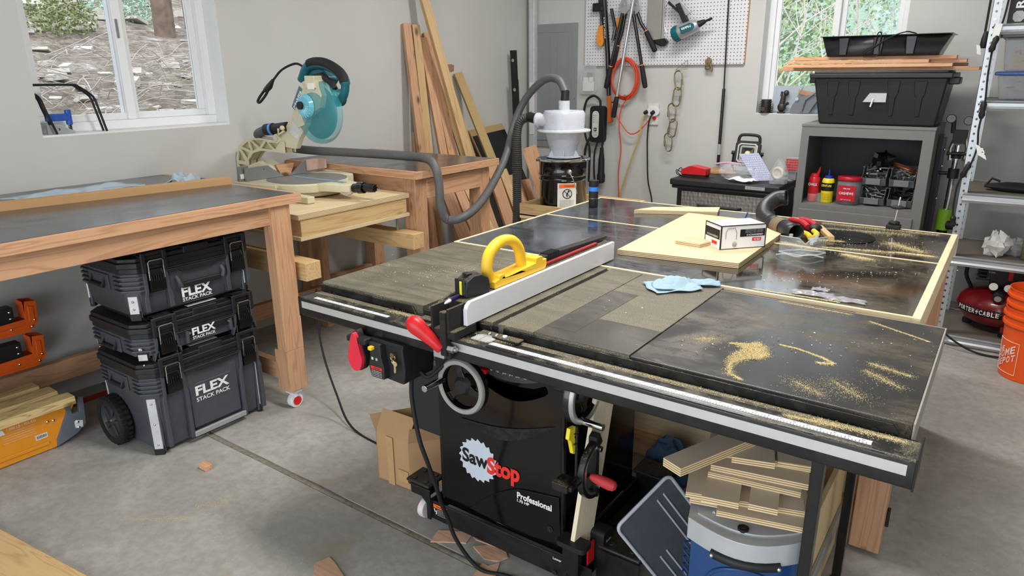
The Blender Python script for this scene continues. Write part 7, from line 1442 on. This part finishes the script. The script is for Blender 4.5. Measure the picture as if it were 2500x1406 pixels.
# ================================================================ ON THE OUTFEED TABLE
TZ = .8716
PE = plyedge()
def plypanel(name, poly, z, t, label, cat='plywood', group=None, ax='x', top=None):
    """plywood sheet: face veneer on top, striped edges; one mesh, two materials"""
    top = top or plyf(ax); mb = MB(); n = len(poly)
    P = [V(p[0], p[1], z) for p in poly]; Q = [V(p[0], p[1], z+t) for p in poly]
    mb.cur = 0; tess = tessellate_polygon([[V(p[0], p[1], 0) for p in poly]])
    mb.add(P+Q, [tuple(i+n for i in t_) for t_ in tess]+[tuple(reversed(t_)) for t_ in tess]); mb.cur = 1
    mb.add(P+Q, [(i, (i+1) % n, (i+1) % n+n, i+n) for i in range(n)])
    o = mb.build(name, top, smooth=0, mats=[top, PE]); tag(o, label, cat, group); return o
def rectp(cx, cy, w, d, rz=0):
    c, s = math.cos(rz), math.sin(rz); return [(cx+x*c-y*s, cy+x*s+y*c) for x, y in ((-w/2, -d/2), (w/2, -d/2), (w/2, d/2), (-w/2, d/2))]
plypanel('plywood_board', [(.647, .851), (1.085, .905), (1.078, 1.463), (.925, 1.66), (.600, 1.665)], TZ, .018, 'large pale plywood panel lying across the middle of the outfeed table')
plypanel('plywood_block', [(.795, 1.045), (.895, 1.035), (.925, 1.135), (.83, 1.15)], TZ+.0182, .016, 'small plywood block lying beside the printed carton on the large plywood panel')
plypanel('plywood_strip', [(.353, 1.600), (.705, 1.760), (.672, 1.885), (.40, 1.72)], TZ, .017, 'short plywood strip lying at the back left of the outfeed table')
# printed faucet carton
bx = empty('faucet_carton', (.97, 1.17, TZ+.0185), 'white and black printed carton lying upside down on the plywood panel', 'carton')
o0 = V(.966, 1.054, TZ+.0185); fx = V(.125, .145, 0); fx = fx.normalized()*.185; sx = V(-.083, .070, 0).normalized()*.112; hz_ = V(0, 0, .088)
CW = plain('carton_white_print', (236, 236, 236), .5, vary=.02)
MB().prism([(0, 0), (1, 0), (1, 1), (0, 1)], o0, fx, sx, hz_).build('carton_body', CW, bx, bevel=.001)
nf = fx.cross(Z).normalized(); ns = -(sx.cross(Z)).normalized()
eg = MB()
for (p, a, b) in ((o0, fx, .005), (o0+hz_, fx, .005)): eg.tube([p, p+a], .0022, 6)
eg.tube([o0, o0+hz_], .003, 6).tube([o0+fx, o0+fx+hz_], .0022, 6).tube([o0+hz_, o0+hz_+sx], .0022, 6).tube([o0+sx, o0+sx+hz_], .0018, 6); eg.build('black_edges', LETK, bx)
quad('black_band', o0+fx*.42+Z*.044+nf*.0002, fx*.56, Z*.028, LETK, bx); text('GREENWICH II', o0+fx*.93+Z*.054+nf*.0002, -fx*.36, -Z*.007, LETW, bx, off=.01, depth=.0014)
for i in range(3): text('Toilet paper holder brushed finish', o0+fx*.93+Z*(.061+i*.005)+nf*.0002, -fx*.40, -Z*.003, LETW, bx, depth=.0014)
quad('red_tab', o0+fx*.70+Z*.026+nf*.0002, fx*.20, Z*.013, LETR, bx); text('DELTA', o0+fx*.87+Z*.036+nf*.0002, -fx*.14, -Z*.007, LETW, bx, off=.02, depth=.0014)
quad('black_band', o0+sx*.98+Z*.036-sx*.0+ns*.0002, -sx*.9, Z*.036, LETK, bx); text('GREENWICH', o0+sx*.16+Z*.048+ns*.0006, sx*.7, -Z*.007, LETW, bx, depth=.0014); quad('red_tab', o0+sx*.55+Z*.014+ns*.0002, -sx*.32, Z*.012, LETR, bx)
fc_ = MB().tube([o0+fx*.10+Z*.04+nf*.001, o0+fx*.10+Z*.065+nf*.001, o0+fx*.14+Z*.078+nf*.001, o0+fx*.30+Z*.079+nf*.001, o0+fx*.34+Z*.06+nf*.001, o0+fx*.34+Z*.035+nf*.001], .0014, 6).sphere(o0+fx*.30+Z*.018+nf*.001, (.010, .006, .010), 12, 8); fc_.build('printed_holder_picture', plain('picture_nickel', (150, 146, 138), .5), bx)
text('Quick install', o0+fx*.15+hz_+sx*.35, fx*.6, sx*.12, LETR, bx, depth=.0008)
# vacuum nozzle elbow
nz = empty('vacuum_elbow', (1.0, 1.58, TZ), 'black vacuum elbow and cuff lying behind the printed carton', 'hose fitting')
NB = plain('nozzle_black', (40, 41, 42), .4); el = spline([(1.01, 1.76, .985), (.965, 1.755, .975), (.938, 1.70, .945), (.955, 1.635, .918), (1.0, 1.58, .905)], 6)
MB().tube(el, [.033]*len(el), 20, cap=False).build('elbow', NB, nz, solid=.003, smooth=50)
MB().box((.925, 1.625, .876), (.985, 1.70, .935)).build('elbow_block', NB, nz, bevel=.01); quad('elbow_label', (.9245, 1.69, .888), (0, -.055, 0), (0, 0, .032), plain('grey_print', (120, 122, 124), .5, vary=.5, scale=200), nz)
MB().tube([(1.0, 1.58, .905), (1.035, 1.543, .904)], .033, 20, cap=False).tube([(1.073, 1.503, .904), (1.140, 1.432, .904)], .032, 20, cap=False).build('cuff', NB, nz, solid=.003, smooth=50)
MB().tube([(1.033, 1.545, .904), (1.075, 1.501, .904)], .0345, 20, cap=False).build('tan_band', plain('tan_band', (120, 108, 84), .7), nz, solid=.002, smooth=50); MB().cyl((1.03, 1.548, .904), (1.032, 1.546, .904), .030).build('cuff_inner_wall', BLKM, nz)
# pliers, screwdriver, wood clip
pr = empty('pliers', (1.17, 1.47, TZ), 'yellow-handled pliers lying under the end of the vacuum cuff', 'pliers')
for a, b in (((1.12, 1.56, .884), (1.19, 1.46, .884)), ((1.17, 1.60, .884), (1.20, 1.47, .884))): MB().tube(spline([a, ((a[0]+b[0])/2+.012, (a[1]+b[1])/2, .886), b], 5), [.011]*11, 10).build('handle', plain('plier_yellow', (236, 196, 40), .4), pr)
MB().prism(rrect(.034, .05, .012), (1.205, 1.44, .876), X, Y, V(0, 0, .012)).prism([(-.014, 0), (.014, 0), (.006, -.05), (-.006, -.05)], (1.215, 1.42, .877), X, Y, V(0, 0, .010)).build('jaws', ZINC, pr, bevel=.002)
dv = empty('red_pliers', (1.13, 1.68, TZ), 'red and black handled hand tool behind the vacuum cuff', 'hand tool')
for a, b in (((1.03, 1.78, .885), (1.135, 1.66, .886)), ((1.07, 1.80, .888), (1.16, 1.68, .890))): MB().tube(spline([a, ((a[0]+b[0])/2+.01, (a[1]+b[1])/2, .892), b], 5), .012, 10).build('handle', plain('grip_red', (190, 34, 48), .4), dv)
MB().sphere((1.165, 1.655, .887), (.026, .030, .015)).build('joint', BLKM, dv)
tag(board('wood_wedge', (1.165, 1.72, .880), (1.255, 1.52, .880), .024, .014, (0, 0, 1), pine('z')), 'small pale wood wedge beside the red-handled tool', 'wedge')
tag(MB().tube([(.80, 1.99-.08, .8745), (.835, 1.745, .8745)], .0025, 6).build('blue_rod', plain('blue_rod', (40, 80, 170), .4)), 'thin blue rod lying left of the vacuum elbow', 'rod')
# hold-down knob in the slot
hd_ = empty('hold_down', (1.43, 1.89, TZ), 'threaded hold-down clamp standing at the back of the outfeed table', 'clamp')
MB().box((1.40, 1.865, .8716), (1.455, 1.905, .892)).cyl((1.428, 1.885, .892), (1.428, 1.885, .905), .022).build('base', BLKM, hd_, bevel=.004); MB().cyl((1.428, 1.885, .90), (1.436, 1.885, 1.01), .004).build('threaded_rod', CHROME, hd_); MB().lathe((1.432, 1.885, .965), (0, 0, 1), [(.010, -.008), (.026, -.004), (.026, .004), (.010, .008)], 18).build('star_knob', BLKM, hd_)
tag(MB().lathe((1.27, 1.62, TZ), (0, 0, 1), [(.0, 0), (.13, 0), (.13, .0008), (.0, .0008)], 48).build('dark_disc_mark', plain('clean_disc', (18, 18, 19), .12), smooth=0), 'round dark dust-free disc on the rear panel of the outfeed table', 'mark')
# goggles
gg = empty('safety_goggles', (1.21, 1.25, TZ), 'clear safety goggles standing on the outfeed table by the pale strip', 'goggles')
GC = film('goggle_clear', (210, 216, 216), .50, .08); GL = film('goggle_lens', (214, 220, 220), .26, .04)
gx = V(.14, .065, 0).normalized(); gy = V(gx.y, -gx.x, 0)
def gog(u, v):
    x = (u-.5)*.165; w = math.cos((u-.5)*PI); z = v*.062*(1-.35*max(0, 1-abs(u-.5)*7))+.0; return V(1.21, 1.25, TZ+.001)+gx*x+gy*(.050*w*(1-.25*v))+Z*z
MB().grid(gog, 30, 8).build('lens', GL, gg, smooth=70)
MB().tube([gog(i/30, 0)+Z*.001 for i in range(31)], .0028, 6).tube([gog(i/30, 1) for i in range(31)], .0022, 6).tube([V(1.21, 1.25, TZ+.004)-gx*.082, V(1.21, 1.25, TZ+.004)-gy*.035, V(1.21, 1.25, TZ+.004)+gx*.082], .0025, 6).build('frame_rim', GC, gg)
MB().tube(spline([V(1.205, 1.19, TZ+.003)-gx*.07, V(1.20, 1.165, TZ+.012)-gx*.03, V(1.215, 1.16, TZ+.006), V(1.225, 1.165, TZ+.014)+gx*.03, V(1.24, 1.18, TZ+.003)+gx*.06], 5), .003, 6).build('temple_arm', GC, gg)
for s in (-.045, .045): MB().cyl(V(1.21, 1.25, TZ+.058)+gx*s, V(1.21, 1.25, TZ+.070)+gx*s, .007).build('vent_button', GC, gg)
# blue towel, packets
BT = plain('blue_paper_towel', (150, 176, 190), .9, vary=.05, bmp=.3)
tw = empty('shop_towel', (1.0, .59, TZ), 'folded light blue shop towel lying where saw and outfeed table meet', 'towel')
def fold(c, w, l, rz, h, nm, sd): sheet(nm, c, w, l, rz, h, BT, None, None, sd, 16, tw, .55)
fold((.985, .575, .8712), .115, .165, -.75, .030, 'folded_layer', 2); fold((.975, .585, .8725), .105, .13, -.8, .038, 'folded_layer', 6); fold((1.055, .655, .8725), .06, .10, -.9, .026, 'towel_corner', 8)
PKM = film('packet_film', (176, 174, 180), .55, .15, .2, 50)
for k, (c, w, l, rz, h, lb) in enumerate((((1.365, .745, TZ), .12, .05, .10, .009, 'clear plastic packet, left of the two on the outfeed edge'), ((1.46, .735, TZ), .11, .045, .10, .008, 'clear and white packet, right of the two on the outfeed edge'), ((1.375, .80, TZ), .05, .03, .05, .010, 'small clear clip behind the left plastic packet'))): sheet('plastic_packet', c, w, l, rz, h, PKM, lb, 'packet', 40+k, 14, freq=1.6)
# ================================================================ LOOSE SAWDUST (uncountable)
def cloud(n, segs, s=(.0007, .0016), zb=.8703):
    out = []
    for _ in range(n):
        (x0, y0, r0), (x1, y1, r1) = random.choice(segs); t = random.random(); r = r0+(r1-r0)*t; q = random.gauss(0, .5); a = random.random()*2*PI
        out.append((x0+(x1-x0)*t+math.cos(a)*r*q, y0+(y1-y0)*t+math.sin(a)*r*q, zb+random.random()*.0015*max(0, 1-abs(q)), random.uniform(*s)))
    return [c for c in out]
def polyfill(n, poly, s, zb=.8703):
    out = []; xs = [q[0] for q in poly]; ys = [q[1] for q in poly]
    while len(out) < n:
        x, y = random.uniform(min(xs), max(xs)), random.uniform(min(ys), max(ys)); ins = False; j = len(poly)-1
        for i in range(len(poly)):
            if (poly[i][1] > y) != (poly[j][1] > y) and x < (poly[j][0]-poly[i][0])*(y-poly[i][1])/(poly[j][1]-poly[i][1])+poly[i][0]: ins = not ins
            j = i
        if ins: out.append((x+random.gauss(0, .006), y+random.gauss(0, .006), zb+random.random()*.003, random.uniform(*s)))
    return out
pile = [((1.345, .215, .022), (1.375, .19, .022)), ((1.325, .20, .012), (1.36, .25, .014)), ((1.355, .165, .022), (1.385, .17, .016)), ((1.385, .195, .014), (1.380, .16, .014)), ((1.345, .13, .020), (1.335, .08, .014)), ((1.335, .08, .014), (1.352, .03, .016)), ((1.352, .03, .012), (1.385, .012, .008)), ((1.29, .211, .008), (1.34, .235, .010)),
        ((1.395, .272, .006), (1.44, .268, .008)), ((1.44, .268, .007), (1.50, .245, .008)), ((1.50, .245, .006), (1.535, .220, .010)), ((1.50, .205, .010), (1.53, .215, .012)), ((1.36, .20, .03), (1.37, .16, .03))]
grains('sawdust_heap', cloud(7000, pile)+polyfill(5200, [(1.295, .212), (1.332, .222), (1.352, .262), (1.362, .235), (1.375, .240), (1.395, .168), (1.352, .125), (1.338, .090), (1.325, .085), (1.322, .15), (1.335, .195)], (.0008, .0018)), DUSTM, 'yellow sawdust swept into ridges on the black extension table')
light_ = [((1.21, .19, .05), (1.25, .22, .04)), ((1.60, .22, .03), (1.68, .16, .03)), ((1.55, .12, .05), (1.62, .06, .05)), ((1.48, .07, .05), (1.55, .03, .04)), ((1.60, .27, .02), (1.69, .24, .02)), ((1.55, .58, .008), (1.70, .50, .006)), ((1.30, .62, .01), (1.5, .61, .01))]
grains('scattered_sawdust', cloud(9000, light_, (.0005, .0012)), DUSTM, 'thin scattered sawdust towards the right of the black extension table')
of_d = [((1.34, 1.31, .03), (1.44, 1.28, .03)), ((1.10, 1.38, .03), (1.25, 1.33, .03)), ((1.25, 1.38, .02), (1.50, 1.44, .03)), ((1.20, 1.50, .04), (1.30, 1.52, .05)), ((1.5, 1.45, .02), (1.62, 1.45, .02)), ((1.1, 1.72, .05), (1.5, 1.80, .06)), ((1.45, 1.6, .06), (1.58, 1.5, .06)), ((1.2, .70, .008), (1.45, .705, .008)), ((1.15, 1.85, .02), (1.60, 1.86, .02))]
grains('outfeed_sawdust', cloud(20000, of_d, (.0006, .0016), TZ), DUSTM, 'pale sawdust strewn round the goggles on the outfeed table')
grains('wood_shavings', cloud(420, [((1.0, 1.2, .3), (1.6, 1.7, .3)), ((1.2, .8, .1), (1.6, 1.2, .2)), ((.3, .3, .3), (1.0, .3, .3)), ((1.2, .1, .1), (1.7, .5, .2)), ((.1, .2, .2), (.4, .4, .2))], (.0015, .0035), TZ+.0005), plain('pale_chips', (226, 214, 188), .9), 'tiny pale wood chips scattered over the saw and outfeed tops')
rd = [((.35, -.04, .018), (.58, -.04, .018)), ((.70, -.06, .03), (.80, -.04, .02)), ((1.55, -.04, .018), (1.72, -.04, .016)), ((1.0, -.035, .010), (1.72, -.035, .012)), ((1.50, -.055, .012), (1.60, -.045, .012))]
grains('rail_sawdust', cloud(9000, rd, (.0006, .0014), .846), DUSTM, 'sawdust lying along the top of the fence rail')
fd = [((1.70, .25, .02), (1.78, .75, .03)), ((1.72, .1, .05), (1.80, .4, .06)), ((-.45, -.30, .06), (-.38, -.20, .05)), ((-.60, -.50, .02), (-.40, -.35, .03))]
grains('floor_sawdust', cloud(2600, fd, (.0008, .002), .0005), DUSTM, 'sawdust drifts on the concrete floor')
# ================================================================ UNDER THE EXTENSION TABLE
ap = empty('blue_shop_bin', (1.37, .20, 0), 'blue bin with silver-grey domed lid under the extension table', 'bin')
BL = plain('deep_blue_plastic', (28, 68, 118), .3, coat=.3, vary=.04); SG = plain('silver_grey_plastic', (184, 187, 190), .32, .25, vary=.04)
ca, sa = math.cos(.27), math.sin(.27); bx_, by_ = V(ca, sa, 0), V(-sa, ca, 0); bo = V(1.385, .185, 0)
def bowed(w, d, bow, n=12): return [(-w/2+w*k/n, -d/2-bow*math.sin(PI*k/n)) for k in range(n+1)]+[(w/2, d/2), (-w/2, d/2)]
MB().prism(bowed(.255, .30, .050), bo+Z*.02, bx_, by_, V(0, 0, .43)).build('tub', BL, ap, bevel=.02, seg=4)
MB().prism(bowed(.275, .32, .062), bo+Z*.432, bx_, by_, V(0, 0, .058)).build('lid', SG, ap, bevel=.022, seg=4)
MB().prism(bowed(.235, .28, .045), bo+Z*.488, bx_, by_, V(0, 0, .006)).build('lid_panel', SG, ap, bevel=.005)
for k in range(4): MB().tube([bo+bx_*(-.08+.05*k)+by_*(-.13)+Z*.4955, bo+bx_*(-.03+.05*k)+by_*.10+Z*.4955], .004, 8).build('lid_groove_rib', SG, ap)
for a, b in ((-.01, -.172), (.105, -.125)): MB().cyl(bo+bx_*a+by_*b+Z*.492, bo+bx_*a+by_*b+Z*.499, .013).cyl(bo+bx_*a+by_*b+Z*.499, bo+bx_*a+by_*b+Z*.502, .006, seg=6).build('lid_screw', plain('dark_olive_screw', (46, 48, 42), .4, .5), ap)
hh = [bo+bx_*(-.075+.15*k/10)+by_*(-.168-.050*math.sin(PI*(.2+.6*k/10)))+Z*(.432) for k in range(11)]
MB().tube(hh, [.013]*11, 10).build('black_handle', BLKM, ap, smooth=60)
for k in (0, 10): MB().sphere(hh[k]-by_*.012, .006, 10, 6).build('handle_screw', STEEL, ap)
def pocket(u, v): x = -.085+.17*u; z = .24+.17*v; return bo+bx_*x+by_*(-.150-.052*math.sin(PI*(.18+.64*u))-.012*math.sin(PI*u)*math.sin(PI*v)*0)+Z*z
MB().tube([pocket(.5+.5*math.cos(a), .5+.5*math.sin(a)*(1 if math.sin(a) < 0 else .9)) for a in [2*PI*k/40 for k in range(40)]], .005, 8, closed=True).build('moulded_pocket_rim', BL, ap)
for k in range(7): MB().tube(spline([bo+bx_*-.13+by_*(-.10)+Z*(.38-k*.022), bo+bx_*-.145+by_*(-.115)+Z*(.385-k*.022), bo+bx_*-.13+by_*(-.13)+Z*(.375-k*.022)], 4), .0022, 6).build('cord_loop', BL, ap)
# grey plastic panel leaning
gp_ = empty('plastic_sheet', (1.10, .25, 0), 'dark grey plastic panel with light rim leaning against the blue bin', 'panel')
pgc = plain('panel_dark_grey', (78, 80, 84), .5)
a0 = V(1.185, .245, .010); u_ = V(.083, .163, .12); v_ = V(-.136, -.116, .275); nn = v_.cross(u_).normalized(); ul, vl = u_.length, v_.length; un = u_.normalized(); vn = (v_-un*v_.dot(un)).normalized()
MB().prism(rrect(ul, vl, .02, cx=ul/2, cy=vl/2), a0, un, vn, nn*.012).build('sheet', pgc, gp_, bevel=.003)
rp = [a0+un*p[0]+vn*p[1] for p in rrect(ul, vl, .02, cx=ul/2, cy=vl/2)]; MB().tube(rp, .0055, 8, closed=True).build('light_rim', plain('rim_light_grey', (178, 182, 188), .4), gp_, smooth=60)
for s in (.22, .34, .66, .78): MB().tube([a0+un*ul*s+vn*vl*.10+nn*.013, a0+un*ul*s+vn*vl*(.45 if s < .5 else .9)+nn*.013], .003, 6).tube([a0+un*ul*s+vn*vl*.10-nn*.001, a0+un*ul*s+vn*vl*(.45 if s < .5 else .9)-nn*.001], .003, 6).build('pressed_line', MATS['rim_light_grey'], gp_)
MB().cyl(a0+un*ul*.1+vn*vl*.12-nn*.004, a0+un*ul*.1+vn*vl*.12+nn*.016, .006).build('rivet_hole', BLKM, gp_)
# plywood offcuts stacked on the bin (bottom to top)
GF = plain('ply_grey_face', (198, 182, 160), .65, vary=.1, scale=14); z = .5035
ST = [((1.385, .165), .27, .20, .27, .014, 'bottom plywood offcut directly on the grey bin lid'), ((1.43, .13), .20, .22, .25, .014, 'wide plywood offcut second from the bottom, right side of the pile'),
      ((1.375, .155), .27, .22, .30, .014, 'wide plywood offcut third from the bottom of the pile'), ((1.345, .085), .085, .17, .24, .015, 'narrow plywood offcut at the front left of the pile, end toward the room'), ((1.440, .105), .065, .15, .22, .015, 'narrow plywood offcut at the front right of the pile, end toward the room')]
for k, ((cx, cy), w, d, rz, t, lb) in enumerate(ST):
    zz = z if k < 4 else z-.0002; plypanel('plywood_offcut', rectp(cx, cy, w, d, rz), (.5035, .5175, .5315, .5455, .5455)[k], t, lb, 'plywood offcut', 'plywood offcuts piled on the blue bin', top=GF)
U2 = [((1.405, .140), .215, .085, .17, .5610, .014, 'lower of the two crossed plywood strips in the middle of the pile'), ((1.41, .155), .225, .085, .20, .5752, .015, 'upper of the two crossed plywood strips in the middle of the pile'),
      ((1.400, .215), .27, .10, .24, .5904, .015, 'long plywood strip lying under the top pieces of the pile'), ((1.375, .205), .10, .18, .30, .6056, .016, 'left top plywood piece of the pile, pointing to the viewer'), ((1.475, .245), .10, .16, .28, .6056, .012, 'right top plywood piece of the pile, next to the steel leg'),
      ((1.30, .215), .07, .14, .22, .6056, .012, 'plywood piece at the back left of the pile top')]
for (c, w, d, rz, z0_, t, lb) in U2: plypanel('plywood_offcut', rectp(c[0], c[1], w, d, rz), z0_, t, lb, 'plywood offcut', 'plywood offcuts piled on the blue bin', top=GF)
plypanel('plywood_offcut', [(1.232, -.03), (1.285, -.052), (1.385, .19), (1.325, .21)], .622, .022, 'plywood strip jutting out left on top of the pile toward the saw', 'plywood offcut', 'plywood offcuts piled on the blue bin', top=GF)
# plywood drawer box behind
db = empty('plywood_crate', (1.52, .6, 0), 'open plywood drawer box on the floor behind the steel leg', 'drawer')
PLG = plain('ply_pale_face', (206, 182, 140), .65, vary=.06)
for a, b in (((1.505, .30, .01), (1.520, .80, .36)), ((1.26, .30, .01), (1.275, .80, .36)), ((1.275, .785, .01), (1.505, .80, .36))): box('drawer_side', a, b, PLG, db, bevel=.001)
box('drawer_bottom', (1.275, .36, .02), (1.505, .785, .03), PLG, db)
box('drawer_slide', (1.5205, .34, .12), (1.532, .78, .17), ZINC, db, bevel=.002)
tag(MB().box((1.44, .115, .0), (1.465, .29, .36)).prism(rrect(.09, .30, .02, cx=.21, cy=.18), (1.4665, 0, 0), Y, Z, V(.012, 0, 0)).build('grey_metal_tray', plain('grey_blue_metal', (140, 150, 160), .4, .3), bevel=.006), 'grey-blue moulded metal piece standing behind the near steel leg', 'metal piece')
tag(MB().box((1.08, .62, .0), (1.24, .80, .22)).build('dark_toolcase', plain('dark_case', (44, 46, 50), .5), bevel=.012), 'dark plastic case on the floor under the outfeed table', 'case')
def rag(name, c, s, m, label, sd): return crumple(name, c, s, m, label, 'cloth', 22, .35, sd)
rag('denim_cloth', (.93, .80, .001), (.16, .14, .20), plain('denim', (62, 84, 106), .9, vary=.2), 'blue denim cloth bunched under the outfeed table', 12)
# ================================================================ CARDBOARD BOX, SCRAPS, BOARD on the floor
kb = empty('cardboard_box', (.1, .3, 0), 'open cardboard box with raised flap on the floor left of the saw cabinet', 'cardboard box')
K = V(.128, .222, 0); kx = V(-.165, -.005, 0); ky = V(.11, .15, 0)*1.0; kh = V(0, 0, .205)
th = .004
def wallq(name, o, a, h, t=th):
    n = a.cross(h).normalized()*t; MB().prism([(0, 0), (1, 0), (1, 1), (0, 1)], o, a, h, n).build(name, CARD, kb, smooth=0)
wallq('box_wall', K, kx, kh); wallq('box_wall', K+ky, kx, kh); wallq('box_wall', K+kx, ky, kh); wallq('box_wall', K, ky, kh, -th)
wallq('box_bottom', K+Z*.004, kx, ky); wallq('flap', K+kh, kx, V(-.01, .055, .075)); wallq('flap', K+kh, ky, V(.03, -.02, .075)); wallq('flap', K+kx+kh, ky, V(-.05, .02, .05)); wallq('flap', K+ky+kh, kx, V(.0, .06, .06))
TP = plain('packing_tape', (186, 152, 108), .3); quad('tape_strip', K+kx*.02+Z*.03+V(0, -.0045, 0), kx*.3, Z*.05, TP, kb); quad('tape_strip', K+kx*.45+V(0, -.0048, 0), kx*.2, kh, TP, kb)
rag('purple_cloth', (.21, .44, .10), (.13, .12, .22), plain('maroon_velour', (112, 36, 66), .95, vary=.3), 'maroon purple cloth bunched in the cardboard box by the saw', 15)
rw = wood('reddish_veneer', (206, 166, 138), (180, 130, 100), 'x', .7, knots=False)
def scrap(poly, z, t, lb, tilt=None):
    o = MB().prism(poly, (0, 0, z), X, Y, V(0, 0, t)).build('wood_scrap', rw, bevel=.0008); tag(o, lb, 'wood scrap', 'reddish veneer scraps on the floor'); return o
scrap([(.395, .035), (.478, .088), (.500, .098), (.495, .118), (.487, .160), (.375, .098)], .0005, .004, 'long reddish veneer scrap lying flat left of the power cord')
scrap([(.53, .098), (.60, .070), (.645, .085), (.66, .12), (.632, .145), (.59, .155)], .0008, .004, 'torn veneer scrap with ragged end under the power cord')
s3 = scrap([(.455, .160), (.52, .125), (.60, .135), (.625, .165), (.60, .185), (.585, .175), (.47, .205)], .006, .005, 'veneer scrap propped on the others against the saw base')
scrap([(.160, -.262), (.175, -.215), (.21, -.222), (.30, -.255), (.26, -.31), (.20, -.30)], .0005, .005, 'veneer scrap alone at the bottom edge of the photo, furthest left')
scrap([(.605, .055), (.63, .050), (.652, .085), (.69, .0), (.655, -.03), (.62, -.02)], .0005, .004, 'veneer scrap at the bottom edge of the photo beside the cord')
ck = MB().box((-.690, -.150, .0), (-.640, -.120, .022)).build('wood_chip_block', cedar('x'), bevel=.002); tag(ck, 'tiny reddish wood block alone on the floor in front of the tool boxes', 'wood block')
tag(MB().box((-1.75, -.30, .0005), (-1.70, .35, .006)).build('red_strap', plain('red_strap', (170, 50, 44), .7)), 'red strap lying on the floor along the wall behind the tool boxes', 'strap')
fbp = [(-.95, -.74), (-.415, -.735), (-.30, -.80), (-.25, -1.3), (-1.4, -1.3)]
a = board('floor_plank', (-1.5, -.95, .012), (.3, -.73, .012), .17, .024, (0, 0, 1), pine('z'), bevel=.002); tag(a, 'weathered wooden plank end on the floor in the bottom left corner', 'plank')
tag(cable('yellow_air_hose', [(-1.3, 1.9, .03), (-1.1, 1.7, .35), (-.95, 1.62, .50), (-.72, 1.75, .48), (-.70, 1.80, .40), (-.9, 1.72, .40), (-1.05, 1.70, .42)], .007, plain('olive_hose', (150, 140, 60), .5)), 'olive yellow hose loop hanging under the small workbench', 'hose')
tag(cable('floor_cord', [(-.80, .60, .55), (-.74, .55, .30), (-.60, .50, .10), (-.40, .42, .008), (-.10, .40, .008), (.05, .50, .008), (.20, .9, .008)], .005, RUB), 'black cord drooping from the miter stand to the floor behind the bench leg', 'cord')
